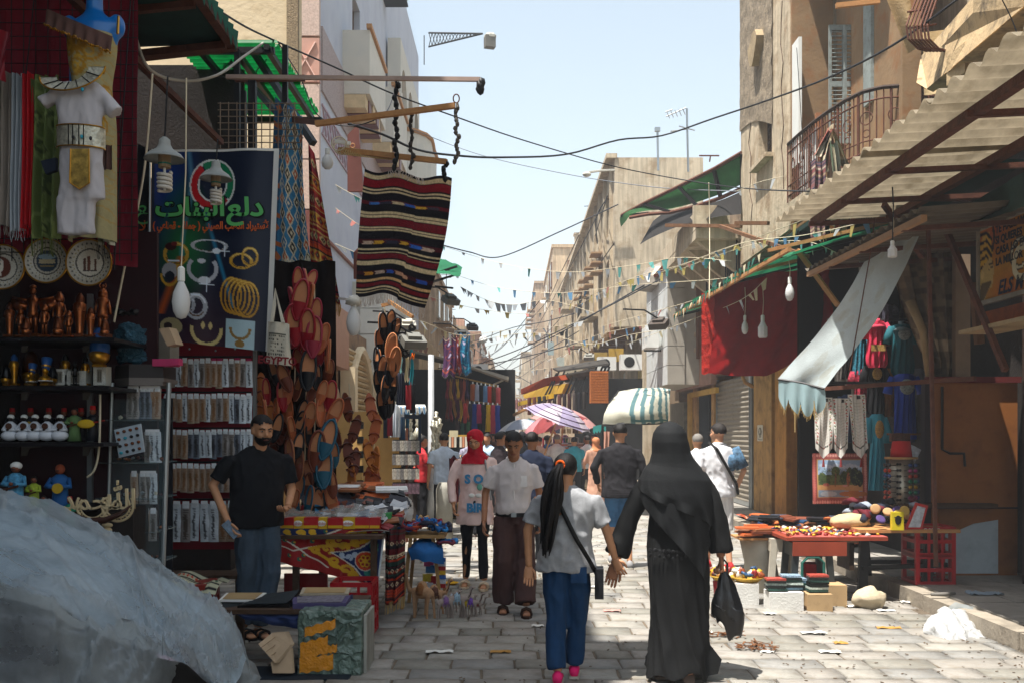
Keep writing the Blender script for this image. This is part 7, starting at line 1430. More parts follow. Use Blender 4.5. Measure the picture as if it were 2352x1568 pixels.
for(u,v,row)in pts:
 k=rr.choice([0,0,0,1,1,2])if row<4 else rr.choice([0,3,2,5,3,0,5])if row<7 else rr.choice([2,5,4,3,2,4])
 o_=hangsh(slp,slab,k,u,v,Ysl+rr.uniform(-.12,.12),'leather slippers hanging in the big bunch',tilt=rr.uniform(-22,22)+(u-690)*.12,sc_=rr.uniform(.8,1.05),yaw=rr.uniform(-75,75));o_['label']=slab[k].replace('in the long hanging bunch','%s of the big bunch'%(['at the very top','at the top','in the upper part','in the upper part','above the middle','in the middle','in the middle','below the middle','in the lower part','near the bottom','near the bottom','at the bottom','at the bottom'][row]+', '+('banner side' if u<672 else 'street side' if u>712 else 'centre')))
for(u,v,k)in((706,758,0),(690,690,0),(722,775,1),(676,748,0),(709,850,3),(745,1075,4),(752,1010,4),(728,1035,5)):hangsh(slp,slab,k,u,v,Ysl-.22,'leather slippers hanging in the big bunch',tilt=rr.uniform(-14,14),sc_=1.3)
gb='black slippers hanging from the timber arm';blab=['','','','black leather slipper in the small cluster on the timber arm','','']
bsl=[None,None,None,slipper(lbk,ltan,.5),None,slipper(M('bare_tan','#b5774e'),ltan,.2)]
for(u,v,tl)in((880,752,-10),(895,745,12),(905,762,20),(872,790,-8),(890,800,10),(905,815,14),(868,830,-6),(880,850,5),(898,850,12),(872,880,-10),(885,890,4),(902,885,8),(893,925,0),(880,930,-8)):hangsh(bsl,blab,3,u,v,10.9+rr.uniform(-.1,.1),gb,tl,1.2,rr.uniform(-60,60))
blab[5]='tan sole turned outward in the black slipper cluster'
for(u,v)in((908,830),(899,800)):hangsh(bsl,blab,5,u,v,10.75,gb,8,1.2)
sd=[sandal(lor),sandal(lbr),sandal(M('caramel_leather','#c07a3c',ro=.5))];sl_=['orange tan leather sandal tied in the hanging strings','chestnut leather sandal tied in the hanging strings','caramel leather sandal tied in the hanging strings']
for(u,v,k,tl)in((798,935,1,-14),(815,985,1,16),(852,935,0,-8),(862,985,0,10),(848,1040,2,-10),(862,1058,2,12),(800,1040,1,-9),(815,1060,1,9),(848,1105,0,-6),(860,1112,0,8),(806,1098,2,8),(655,960,1,8),(640,985,1,-8),(662,1000,1,4),(772,1010,1,0),(618,955,2,5),(600,890,2,-3),(597,955,2,3),(625,1045,1,10),(760,1045,1,-4)):
 hangsh(sd,sl_,k,u,v,9.6 if u>690 else 8.9,'leather sandals on strings',tl,1.15 if u>690 else 1.1,rr.uniform(-40,40))
mk('white_strap_sandal',P_([V(.045*sin(t),0,.13*cos(t))+W(770,915,10.4)for t in[i*PI/9 for i in J(18)]],V(0,.016,0)).tube([W(765,905,10.36),W(775,930,10.36)],.012,5),M('cream_leather','#c9a98a'),lb='pale sandal with white strap hanging alone before the dark doorway',cat='sandal')
for u,v0,v1,Y in((700,640,1060,8.7),(676,640,900,8.7),(722,660,1000,8.7),(802,880,1100,9.6),(856,880,1110,9.6),(882,700,760,10.9),(655,840,1000,8.9)):mk('hanging_string',T__([W(u,v0,Y+.04),W(u+4,(v0+v1)/2,Y+.04),W(u,v1,Y+.04)],.006,4),string_,lb='string holding shoes at %d paces into the row'%int(Y)if 0 else 'cord from which leather shoes hang beside the stall',cat='cord',gp_='shoe cords')
cv=CV(44,60,'#c9c2b0')
cv.rect(.06,.28,.88,.84,'#b9b2a0');rr2=random.Random(3)
for j in J(6):
 for i in J(8):
  if rr2.random()<.8:cv.rect(.1+i*.095,.31+j*.085,.1+i*.095+rr2.uniform(.03,.07),.31+j*.085+rr2.uniform(.03,.06),'#3a3834')
cv.rect(.06,.26,.88,.3,'#4c4a40')
cv.speck(.06)
Y=8.2;o=T('tote_bag','cream cotton tote bag printed with hieroglyphs and red country name','bag',(W(648,835,Y)))
fn=lambda s,t:W(612+(46+8*t)*s+3*(1-t)-0*t,738+96*t+5*s,Y)+V(0,-.03*sin(PI*s)+.01*sin(s*9+t*5),0)
mk('front',sheet(fn,cv),vcol,o,sm=1);mk('back',G_(lambda s,t:fn(s,t)+V(0,.05,0),6,6),M('cream_cotton','#c9c2b0'),o)
for a,b_ in((622,648),(626,652)):mk('handle',T__([W(a,740,Y-.02),W(a+6,700,Y),W(632,664,Y+.02),W(640,700,Y),W(b_,742,Y-.02)],.009,5),M('cream_cotton'),o)
text('printed_word','EGYPTO',.085,W(640,829,Y)+V(0,-.05,0),FACE@MR(R(-4),3,'Z'),M('dark_red_print','#7c1820'),o,ext=.001,bold=.003)
def bulb_spiral(u,v,Y,lb,cord_top,s=1):
 o=T('pendant_lamp',lb,'lamp',(W(u,v,Y)),'pendant lamps with tin shades');c0=W(u,v,Y)
 mk('shade',L__(c0,[(.105*s,-.02),(.112*s,-.03),(.09*s,.0),(.045*s,.03),(.032*s,.055),(.03*s,.08),(.012*s,.095)],20,cap=False),M('chalky_tin','#8d8f8a',ro=.6,var=.15),o,sm=1)
 mk('socket',L__(c0,[(.034*s,.0),(.034*s,-.075)],12),M('brown_socket','#8a7458'),o);mk('socket_band',L__(c0,[(.036*s,-.05),(.036*s,-.058)],12),M('green_band','#1f6a5c'),o)
 sp=[c0+V(.034*s*cos(t),.034*s*sin(t),-.1*s-.1*s*t/(2*PI*4.5))for t in[i*PI/5 for i in J(46)]]
 mk('spiral_tube',T__(sp,.0105*s,6),M('milk_tube','#cfc9bd',ro=.3),o,sm=1);mk('neck',T__([c0+V(0,0,-.07*s),c0+V(0,0,-.2*s)],.008,5),whitep,o)
 mk('cord',T__([c0+V(0,0,.09*s),cord_top],.005,5),cable,o)
bulb_spiral(378,355,5.5,'nearer grey shaded lamp with white spiral bulb',W(385,175,5.5),1)
bulb_spiral(496,402,6.6,'second grey shaded lamp with spiral bulb over the banner logo',W(500,320,6.6),.95)
milk=M('milk_glass','#e2e2e0',ro=.25,var=.03,tl_=.3)
def bulb(u,v,Y,lb,top,L=.16,r=.05,blocky=False,grp='bare bulbs hanging from cords'):
 o=T('hanging_bulb',lb,'bulb',(W(u,v,Y)),grp);c0=W(u,v,Y)
 if not blocky:mk('glass',L__(c0,[(.002,-L/2),(r*.5,-L*.46),(r*.85,-L*.3),(r,-L*.05),(r*.85,L*.2),(r*.45,L*.42),(r*.3,L*.5)],16),milk,o,sm=1)
 else:mk('glass',L__(c0,[(r*.8,-L/2),(r,-L*.4),(r,L*.15),(r*.6,L*.35),(r*.4,L*.5)],8),milk,o)
 mk('socket',L__(c0,[(r*.35,L*.5),(r*.4,L*.52),(r*.4,L*.85),(r*.2,L*.9)],10),whitep,o);mk('cord',T__([c0+V(0,0,L*.88),(c0+V(0,0,L*.88)).lerp(Vc(top),.5)+V(.01,0,0),top],.004,4),string_,o)
bulb(416,690,5.3,'large egg shaped bulb before the banner on a twisted cord',W(428,180,5.3),.2,.048)
bulb(812,738,8.3,'large white bulb under the white wrapped pole below the red rug',W(810,690,8.3),.24,.062)
bulb(752,372,9.1,'bulb hanging by the coiled wire under the upper pole',W(752,345,9.1),.14,.055)
def pole(a,b_,w_,mat,lb,cat='pole'):return mk('timber_pole' if mat is woodp else 'pole',R__(a,b_,w_,w_),mat,lb=lb,cat=cat)
pole(W(520,177,9),W(1104,183,8.7),.035,M('pinkish_steel','#b39a8c',ro=.5,me_=.3),'long pale metal pole stretching over the street above the rugs')
pole(W(725,285,8.8),W(1045,243,8.6),.045,woodp,'upper timber pole tilting up over the striped rug');pole(W(672,275,9.3),W(740,283,8.8),.05,rust,'rusty bracket bar behind the upper timber pole')
pole(W(778,345,9.1),W(1026,372,8.8),.045,woodp,'lower timber pole carrying the striped rug');pole(W(770,325,9.1),W(805,330,9.1),.03,whitep,'short white rod above the lower timber pole')
wr=MB()
for k in J(22):a=W(785+k*5.5,347+k*.6,9.05-.003*k);wr.tube([a+V(.035*cos(t),.035*sin(t)*.6,.04*sin(t))for t in[i*PI/3 for i in J(7)]],.005,4)
mk('rope_wrapping',wr,M('cream_fringe'),lb='pale rope wound round the lower timber pole',cat='rope')
mk('wire_coil',T__([W(777+17*cos(t),328+17*sin(t),9)+V(0,.01*t,0)for t in[i*PI/8 for i in J(50)]],.006,4),string_,lb='coil of pale wire hung on the white rod',cat='wire')
def strap(pts,r,lb,mat=iron,k=9):
 mb=MB();rr3=random.Random(len(lb))
 for j in J(3):mb.tube([p+V(rr3.uniform(-.012,.012),rr3.uniform(-.012,.012),0)for p in pts],r,4)
 for p in pts[1:]:mb.ell(p+V(rr3.uniform(-.01,.01),0,0),(r*2.6,r*2.2,r*3.6),6,jit=.2)
 return mk('knotted_strap',mb,mat,lb=lb,cat='strap',sm=1)
def vl(u,v0,v1,Y,n):return[W(u+(3*sin(i*1.7)),v0+(v1-v0)*i/n,Y)for i in J(n+1)]
strap(vl(910,182,385,8.85,14),.009,'thick black knotted strap tying the striped rug to the upper poles')
strap(vl(945,250,385,8.75,10),.007,'thin black strap hanging beside the thick one',M('dark_rope','#3a3430'))
strap(vl(1049,238,372,8.6,14),.007,'frayed black and white strap hanging from the timber pole end',M('mottled_strap','#5c554c',var=.9,S_=70))
mk('metal_ring',T__([W(1048+7*cos(t),227+10*sin(t),8.6)for t in[i*PI/8 for i in J(17)]],.006,5),rust,lb='brown ring at the tip of the upper timber pole',cat='ring')
strap(vl(1104,184,205,8.7,3),.014,'dark clamp rag at the tip of the long metal pole');strap(vl(1021,366,412,8.8,4),.009,'dark strap at the corner of the striped rug');
pole(W(780,686,8.9),W(808,689,8.4),.022,whitep,'white wrapped pole end holding the large bulb');mk('white_rag',E_(W(812,692,8.3),(.07,.06,.045),10,jit=.25),M('white_rag','#c9c4b8'),lb='white rag knotted above the large bulb',cat='rag',sm=1)
pole(W(876,702,10.9),W(905,696,10.9),.035,woodp,'short timber arm holding the black slippers');pole(W(893,692,10.9),W(948,728,10.7),.035,woodp,'sloping timber arm beyond the striped rug fringe')
aw=T('dark_awning','dark tattered awning with rusty beams over the near shop','awning',(V(-2.6,7,4.6)))
mk('sheet',G_(lambda s,t:V(-4+1.85*s+.02*nois(V(t*30,0,0)),5.2+2.55*t,4.66-.06*sin(PI*t)-.02*sin(s*9)-.22*(1-s)),20,20),M('bottle_green_sheet','#16332c',var=.4,ro=.9),aw)
mk('edge_beam',R__(V(-2.17,5,4.63),V(-2.17,7.75,4.6),.07),rust,aw);mk('end_beam',R__(V(-4,7.75,4.4),V(-2.15,7.75,4.6),.07),rust,aw)
for k in J(4):mk('cross_beam',R__(V(-4,5.4+k*.75,4.38),V(-2.2,5.4+k*.75,4.56),.05),rust,aw)
for k in J(16):mk('torn_strip',P_([V(-2.13,5.6+k*.13,4.66),V(-2.1,5.68+k*.13,4.66),V(-2.11,5.65+k*.13,4.55-rnd(0,.06))],V(.004,0,0)),M('shredded_green','#245a4c'),aw)
mk('rail_beam',R__(V(-2.62,5.2,4.17),V(-2.6,8.9,4.18),.045),rust,lb='rusty rail running above the hanging lamps and banner',cat='rail')
mk('support_post',R__(V(-2.45,9.4,.1),V(-2.45,9.4,4.9),.07),iron,lb='black iron post carrying the wire cage',cat='post')
cg=T('wire_cage','square mesh cage panel above the jewellery banner','wire cage',(W(560,340,9.2)))
for k in J(10):mk('wire',T__([W(506+k*19,235,9.2),W(506+k*19,342,9.2)],.005,4),M('galvanised_wire','#7c6a58',me_=.4),cg)
for k in J(8):mk('wire',T__([W(500,238+k*15,9.21),W(690,238+k*15,9.21)],.005,4),MATS['galvanised_wire'],cg)
for a,b_ in(((545,115),(545,345)),((560,210),(560,345)),((655,105),(655,240))):mk('frame_post',R__(W(a[0],a[1],9.6),W(b_[0],b_[1],9.6),.05),iron,cg)
mk('frame_post',R__(W(540,182,9.5),W(700,180,9.5),.05),rust,cg)
mk('back_hoarding',B_(W(420,260,10.6),(1.3,.06,1)),darkw,cg)
ga=T('green_awning','translucent green corrugated roof sheet with dark battens','awning',(V(-2.8,11,5.4)))
gm=M('green_sheet','#0c6e34',ro=.5,var=.35,S_=8,tl_=.5)
for k in J(2):
 y0=9.85+1.1*k;ragged=lambda s,t:0
 def gf(s,t,y0=y0,k=k):
  y=y0+1.16*t;xe=-2.34+(.05*nois(V(y*9,0,0)));x=-3.35+(xe+3.35)*s;return V(x,y,5.46-.01*k+.026*sin(y*2*PI/.105)-.09*(1-s)*0)
 mk('corrugated_sheet',G_(gf,6,120),gm,ga,sm=1)
for x_ in(-3.1,-2.75,-2.42):mk('batten',R__(V(x_,9.8,5.38),V(x_,12.1,5.38),.055),iron,ga)
mk('batten',R__(V(-3.3,9.85,5.36),V(-2.35,9.85,5.36),.06),iron,ga);mk('batten',R__(V(-3.3,12.05,5.36),V(-2.3,12.05,5.36),.06),iron,ga)
mk('diagonal_beam',R__(W(575,108,10.2),W(720,330,9.6),.06),iron,ga);mk('diagonal_beam',R__(W(500,110,10.5),W(690,320,9.8),.05),iron,ga)
for u in(520,600):
 mk('twisted_wire',T__([W(u+12*sin(i*.7),120+i*7,10.3)for i in J(11)],.006,4),iron,ga);
cr_=T('lattice_arm','thin lattice arm with a square floodlight sticking out of the arched building','lamp arm',(W(985,105,33)))
A0,A1,B0=W(985,76,33),W(1108,78,31),W(985,108,33);lt_=MB()
mk('chord',T__([A0,A1],.03,5),iron,cr_);mk('chord',T__([B0,A1],.03,5),iron,cr_)
for k in J(16):
 t0,t1=k/16,(k+1)/16;a=A0.lerp(A1,t0);b_=B0.lerp(A1,t1);c2=B0.lerp(A1,t0);d2=A0.lerp(A1,t1);lt_.tube([a,b_],.014,3);lt_.tube([c2,d2],.014,3)
mk('lattice',lt_,iron,cr_);mk('floodlight',B_(W(1125,97,31),(.32,.25,.36),rz=.3),M('grey_lamp','#6a675f'),cr_);mk('floodlight_hood',E_(W(1126,84,31),(.2,.15,.12),8),M('pale_hood','#b9b6a9'),cr_)
mk('bird_cage_wire',B_(W(905,6,30),(.8,.6,.04)).box(W(905,-10,30),(.8,.6,.04)),iron,lb='metal lattice frame on the arched building roof edge',cat='frame')
cs_=M('fibre_sheet','#948872',ro=.55,var=.14,S_=4,tl_=.38,dt=('#665a46',.7,3),sk_=.2)
def corr(name,x0,x1,y0,y1,z0,z1,pitch,amp,mat,par,nx=8,rag=.03,npp=8):
 n=int((y1-y0)/pitch*npp)
 def f(s,t):
  y=y0+(y1-y0)*t;e=rag*nois(V(y*6,1,0));x=x0+e*(1-s)+(x1-x0)*s;return V(x,y,z0+(z1-z0)*s+amp*sin(y*2*PI/pitch))
 return mk(name,G_(f,nx,n),mat,par,sm=1)
aw=T('corrugated_awning','long pale corrugated fibreglass awning on rusty beams over the near pavement','awning',(V(3.3,8,3.8)))
for k in J(5):corr('corrugated_sheet',2.84,4.1,4.2+k*1.29,4.2+(k+1)*1.29+.06,3.86-.012*(k%2),3.92,.235,.032,cs_,aw)
mk('beam',R__(V(3.18,4,3.78),V(3.18,10.5,3.8),.07),rust,aw);mk('beam',R__(V(3.98,4,3.84),V(3.98,10.5,3.84),.07),rust,aw)
for y in(5.2,6.8,8.3,9.4,10.4):mk('rafter',R__(V(3.1,y,3.76),V(4.6,y,3.83),.045),rust,aw)
mk('end_beam',R__(W(1907,456,10.5),W(2230,455,10.5),.06),rust,aw)
mk('hanging_cord',T__([W(2050,430,8.2),W(2052,470,8.2),W(2050,575,8.2)],.006,4),cable,aw)
dkc=M('dusky_canopy','#2c4642',ro=.9,var=.3,tl_=.12)
mk('dark_canopy',lsurf([w3([(2130,520,9.6),(2230,465,8.6),(2352,395,7.6),(2480,330,7)]),w3([(2180,520,9.4),(2260,490,8.6),(2352,450,7.6),(2480,400,7)]),w3([(2145,522,9.2),(2250,508,8.4),(2352,478,7.5),(2480,450,7)])],30,16,lambda s,t,p:V(0,0,.02*nois(p*4))),dkc,lb='dark green canvas canopy hanging over the yellow sign',cat='canopy',sm=1)
a2=T('lower_awning','second smaller corrugated awning with white lit edge behind the long one','awning',(V(3.6,9,3.3)))
corr('corrugated_sheet',3.22,4.5,7.9,10.9,3.36,3.46,.16,.024,M('dark_sheet','#5c5448',var=.3,ro=.6),a2);mk('edge_beam',R__(V(3.27,7.9,3.29),V(3.25,10.9,3.31),.05),M('tan_beam','#a07a58'),a2)
for y in(8.3,9.3,10.2):mk('rafter',R__(V(3.25,y,3.28),V(4.5,y,3.36),.04),rust,a2)
for(u0,v0,u1,v1)in((2170,520,2310,850),(2030,470,2120,590)):pole(W(u0,v0,9.2),W(u1,v1,8.3 if u0>2100 else 9.6),.045,rust,'rusty diagonal stay %s'%('beside the dirty brown curtain' if u0>2100 else 'under the second corrugated awning'),'bar')
pole(W(2132,520,8.8),W(2150,1300,8.9),.03,rust,'thin rusty upright in front of the orange kiosk wall','post');pole(W(1880,893,10.3),W(2240,868,9),.04,rust,'rusty horizontal bar from the fringed awning corner to the kiosk','bar');pole(W(1895,878,10.6),W(2200,880,10.2),.03,iron,'dark bar running behind the rusty one over the clothes','bar')
cA_=CV(50,120,'#c6d0d0');cA_.m(np.clip((cA_.xx-.5)*1.2,0,1)*.25,'#8fa8a8');
for k in J(24):cA_.ell(np.random.uniform(0,1),np.random.uniform(0,1),.06,.05,'#a9a48e',.25)
cA_.speck(.03)
rows=[w3([(1985,602,9.6),(2015,585,9.5),(2060,555,9.35),(2125,512,9.1)]),w3([(1935,690,9.7),(1975,680,9.6),(2020,665,9.45),(2070,630,9.25)]),w3([(1865,780,9.9),(1905,782,9.8),(1950,780,9.65),(2000,752,9.5)]),w3([(1787,868,10.1),(1820,874,10),(1855,884,9.95),(1893,892,9.8)])]
cvm=MB();A=lsurf(rows,49,119,lambda s,t,p:V(0,0,.03*sin(s*6)*sin(t*PI)+.012*nois(p*5)));A.col=np.concatenate([cA_.a.reshape(-1,3),np.ones((6000,1))],1)
ta=T('fringed_awning','long narrow pale blue canvas awning with ragged scalloped fringe','awning',(W(1840,900,10)))
mk('canvas',A,M('faded_canvas','vcol',ro=.9,var=.08,S_=5,tl_=.12,bu=.2,bs_=90),ta,sm=1)
val=MB()
def vf(s,t):
 u=1787+106*s;v=870+22*s;k=(s*4)%1;L=(72 if s<.75 else 60)*(.55+.45*sin(PI*k)**.6)
 return W(u+4*t*sin(s*20),v+L*t,10.1-.3*s)+V(0,-.02-.03*sin(s*25)*t,0)
mk('scalloped_valance',G_(vf,80,14),M('valance_blue','#94adb0',ro=.9,var=.12,tl_=.2),ta,sm=1)
f=MB()
for k in J(60):a=vf(k/59,1);f.tube([a,a+V(rnd(-.01,.01),0,-rnd(.02,.06))],.003,3)
f.tube([vf(.33,1),vf(.33,1)+V(0,0,-.2)],.006,4);f.tube([vf(.75,1),vf(.74,1)+V(.01,0,-.12)],.006,4)
mk('frayed_edge',f,M('cream_fringe'),ta,kind='stuff');mk('seam_rod',T__([W(1787,870,10.08),W(1840,878,9.95),W(1893,892,9.78)],.012,5),iron,ta)
mk('chain',T__([W(2010,500,9.1),W(1998,590,9.3),W(1975,720,9.5),W(1952,850,9.6)],.006,4),rust,lb='thin rusty chain hanging across the pale blue awning',cat='chain')
sg=T('painted_sign','yellow and orange painted sign with striped headcloth profile and Catalan lettering','sign',(V(4.3,8,2.85)))
XS=4.28;ya,yb=9.1,6.6;z1,z0=3.44,2.76
cv=CV(150,44,'#b5801c');xx,yy=cv.xx,cv.yy
cv.m(np.clip(1-np.hypot((xx-.12)/.25,(yy-.1)/.5),0,1),'#a8441c',.9);cv.m(np.clip(1-np.hypot((xx-.22)/.2,(yy-.95)/.35),0,1),'#b84a14',.8)
cv.poly([(.0,.25),(.03,.08),(.07,.1),(.1,.35),(.085,.5),(.03,.62),(0,.6)],'#c9a028')
for k in J(5):cv.line([(.0,.1+.11*k),(.05,.09+.1*k),(.09,.2+.11*k)],.006,'#15120e',asp=.3)
cv.poly([(.03,.5),(.085,.42),(.1,.5),(.108,.62),(.1,.7),(.095,.8),(.06,.85),(.03,.98),(0,1),(0,.6)],'#b9a05c');cv.poly([(.02,.72),(.09,.74),(.06,.86),(.03,.95),(.0,1),(0,.8)],'#5c4c2c');cv.ell(.02,.62,.012,.06,'#cbb06c');cv.line([(.07,.52),(.095,.5)],.004,'#15120e',asp=.3);cv.line([(.07,.57),(.1,.56)],.003,'#15120e',asp=.3);cv.line([(.1,.05),(.11,.2),(.095,.35)],.007,'#15120e',asp=.3)
cv.ring(.285,.5,.055,.17,.22,'#1c1a18');cv.ring(.285,.5,.055,.17,.1,'#d8cfa8');cv.speck(.08)
mk('painted_board',sheet(flat(V(XS,ya,z1),V(XS,yb,z1),V(XS,yb,z0),V(XS,ya,z0)),cv),vcol,sg)
rm=MR(-PI/2,3,'Z')@FACE
sgl=M('sign_black','#17140f')
for k,tx in En(('TE HABLAMOS','SI QUIERES EN','CASA LO ENC.','LA MILLOR')):text('sign_lettering',tx,.095,V(XS-.006,8.8,z1-.07-.095*k),rm,sgl,sg,ext=.001,align='LEFT',bold=.003)
text('sign_lettering','C',.42,V(XS-.006,8.52,z0+.24),rm,M('sign_white','#d0c8a8'),sg,ext=.001,align='LEFT',bold=.012);text('sign_lettering','ELS M',.17,V(XS-.006,8.76,z0+.09),rm,M('sign_blue_black','#1c2036'),sg,ext=.001,align='LEFT',shear=.3,bold=.004)
fmm=M('worn_white_frame','#8f887a',var=.3)
for a,b_ in((V(XS,ya+.02,z1),V(XS,yb,z1)),(V(XS,ya+.02,z0),V(XS,yb,z0)),(V(XS,ya+.02,z0-.02),V(XS,ya+.02,z1+.02))):mk('frame',R__(a,b_,.04),fmm,sg)
mk('orange_fascia',B_((4.34,7.8,2.6),(.1,2.6,.16)),M('orange_board','#a3501c',var=.25,dt=('#5c2c14',.6,6)),sg);mk('shelf_ledge',B_((4.25,7.8,2.5),(.34,2.6,.035)),M('pale_ledge','#a08c6a',var=.25),sg)
mk('timber_batten',R__(W(2238,650,9.3),W(2250,790,9.3),.07),woodb,lb='short brown batten fixed beside the yellow sign',cat='batten')
kk=T('kiosk','orange plywood kiosk side with a white patch and bent pipe','kiosk',(4.6,10.2,.15))
ko=M('kiosk_orange','#8a5424',ro=.75,var=.18,S_=3,dt=('#6e3c14',.5,5));x0,x1=4.2,5.1
mk('side_panel',B_(((x0+x1)/2,10.07,1.12),(x1-x0,.05,1.95)),ko,kk);mk('top_rail',B_(((x0+x1)/2,10.05,2.12),(x1-x0+.04,.09,.06)),M('maroon_rail','#5c1a18'),kk);mk('front_edge',B_((x0-.02,10.05,1.12),(.06,.1,1.98)),M('purple_black_post','#231a20'),kk)
mk('seam',B_(((x0+x1)/2,10.04,.83),(x1-x0,.02,.015)),darkw,kk)
mk('white_patch',P_([V(x0+.03,10.035,.17),V(x1-.2,10.035,.17),V(x1-.2,10.035,.71),V(x1-.45,10.035,.67),V(x0+.25,10.035,.58),V(x0+.03,10.035,.55)],V(0,.01,0)),M('chalk_blue_white','#a9b3b9',var=.1,dt=('#7c868c',.5,4)),kk)
mk('bent_pipe',T__([V(x0+.12,10,2.05),V(x0+.12,10,1.42),V(x0+.2,10,1.38),V(x0+.34,10,1.38),V(x0+.35,10,1.25)],.014,5),iron,kk)
mk('kiosk_side',B_((4.78,12.2,1.1),(.04,4.2,1.95)).box((5.25,12.5,2.4),(.1,5,4.5)),darkw,kk)
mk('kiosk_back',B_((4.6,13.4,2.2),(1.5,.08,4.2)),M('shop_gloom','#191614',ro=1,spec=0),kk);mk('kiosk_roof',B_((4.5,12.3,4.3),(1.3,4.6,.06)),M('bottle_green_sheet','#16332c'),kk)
mk('ledge_counter',B_((4.35,9.98,.86),(.95,.2,.04)),woodd,kk)
cu=T('dirty_curtain','tall dirty brown patterned curtain drawn aside beside the clothes shop','curtain',(4.3,10.3,2.1))
cv=CV(60,110,'#6c5c48')
rr4=np.random.RandomState(4);n_=rr4.rand(28,16);n2=np.kron(n_,np.ones((4,4)))[:110,:60];cv.a*=(.45+.9*n2[...,None]);cv.m((cv.yy>.73)&(cv.yy<.8)&(np.sin(cv.xx*30)>-.6),'#b09a80',.6)
def cf(s,t):
 ul=2050-8*t-(0 if t<.55 else 0)+(60*sin(min(1,t*1.3)*PI/2)if s<.5 else 0)*(1-s*2);u=(2038+95*min(1,t*1.15)**1.6)*(1-s)+2192*s;return W(u,520+360*t,10.2)+V(0,.06*sin(s*22+t*2)+.02*sin(s*47),0)
mk('cloth',sheet(cf,cv,60,110),vcol,cu,sm=1)
mk('pale_post',B_(W(2208,750,10.1)+V(0,0,-.0),(.15,.08,1.45)),M('pale_post','#8c7660',var=.2),cu);mk('tie_fold',T__([W(2090,690,10.1),W(2120,760,10.1),W(2135,880,10.1)],[.05,.04,.03],7),M('dirty_canvas','#8f7a58'),cu,sm=1)
ra=T('green_awning','green canvas awning with timber battens over the red carpet','awning',(W(1760,640,15)))
rows=[w3([(1640,685,17),(1700,640,16.5),(1790,585,15.5),(1900,548,14),(1985,540,12.6)]),w3([(1660,688,16.4),(1720,660,15.8),(1800,622,14.9),(1905,580,13.4),(1970,560,12.2)])]
rows=[[V(3,18.4,3.75),V(3.02,16.5,3.78),V(3.05,14.5,3.75),V(3.1,12.6,3.72),V(3.2,11.2,3.6)],[V(3.7,18.4,3.92),V(3.7,16.5,3.9),V(3.7,14.5,3.92),V(3.75,12.6,3.9),V(3.8,11.2,3.8)],[V(4.5,18.4,4.15),V(4.5,16.5,4.12),V(4.5,14.5,4.15),V(4.5,12.6,4.1),V(4.5,11.2,4)]]
mk('canvas',lsurf(rows,60,20,lambda s,t,p:V(.05*nois(V(p.y*3,0,0))*(1-t),0,.03*nois(p*2.2))),M('green_canvas','#1f6a48',ro=.85,var=.3,S_=3,tl_=.35),ra,sm=1)
for k in J(8):mk('batten',R__(V(2.98,11.6+k*.95,3.7),V(4.45,11.6+k*.95,4.05),.04),iron if k%2 else woodp,ra)
mk('edge_batten',R__(V(3,18.4,3.72),V(3.15,11.3,3.66),.045),woodp,ra)
for k in J(26):mk('torn_flap',P_([V(2.97,11.9+k*.25,3.72),V(2.97,12.05+k*.25,3.72),V(2.95+rnd(-.03,.03),11.97+k*.25,3.62-rnd(0,.08))],V(.004,0,0)),M('shredded_green')if k%3 else M('cream_shred','#cfc6a4'),ra)
rc=T('red_carpet','big red carpet slung like a swag below the green awning','carpet',(W(1750,860,16)))
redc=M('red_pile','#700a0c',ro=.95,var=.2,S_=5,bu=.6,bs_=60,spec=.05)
def rcf(s,t):
 u=1618+292*s;vt=672-62*s-10*sin(s*PI);vb=856+8*sin(s*PI)-(0 if s<.45 else 120*((s-.45)/.55)**1.6);Yq=15.7-2.6*s
 sag=.25*sin(s*PI)*sin(t*PI)
 return W(u,vt+(vb-vt)*t,Yq)+V(sag*.6,.11*sin(s*20+t*3)+.02*sin((s+t)*34),0)
mk('pile',G_(rcf,90,50),redc,rc,sm=1);
sf_=mk('folded_edge',G_(lambda s,t:W(1617+36*s,674+184*t+2*sin(s*9),15.65)+V(-.05,-.06+.015*nois(V(s*7,t*20,0)),0),16,40),M('red_pile_lit','#b8281a',ro=.95,var=.2,bu=.9,bs_=50),rc,sm=1)  # sunlight painted into this brighter red strip; main pile darkened for shade
bulb(1814,672,11.5,'bulb hanging before the red carpet beside the timber stay',W(1812,600,11.5),.2,.052);bulb(1711,752,14.5,'small bulb hanging before the dark fold of the red carpet',W(1711,660,14.5),.2,.05);bulb(1752,757,13.5,'faceted white bulb hanging before the red carpet',W(1752,660,13.5),.22,.065,True)
bulb(2050,578,8.2,'white bulb holder hanging before the pale blue awning',W(2050,470,8.2),.1,.04,True);
mk('tin_lamp',L__(W(1983,580,10.4),[(.12,0),(.09,.04),(.03,.08)],14).lathe(W(1983,628,10.4),[(.04,0),(.045,.05),(.04,.17)],10),M('chalky_tin','#8d8f8a'),lb='white shaded lamp with glass tube above the pale blue awning',cat='lamp',sm=1)
pole(W(1832,575,11.8),W(1925,702,11.4),.05,woodp,'pale timber stay propping the green awning');pole(W(1530,518,18.5),W(1703,520,17),.06,woodb,'reddish timber beam under the black sheet awning');pole(W(1655,520,16),W(1855,590,12.5),.05,woodb,'long reddish timber running over the green awning');pole(W(1690,513,14),W(1765,513,13.4),.05,woodb,'short reddish timber crossing below the balcony')
u1=T('green_mesh_awning','dark green shade cloth awning on a steel frame beside the balcony building','awning',(W(1560,440,22)))
gs_=M('green_shade_cloth','#2b5a30',ro=.9,var=.25,tl_=.35)
C1=[W(1425,497,25),W(1700,352,19),W(1700,418,19.5),W(1455,480,24)]
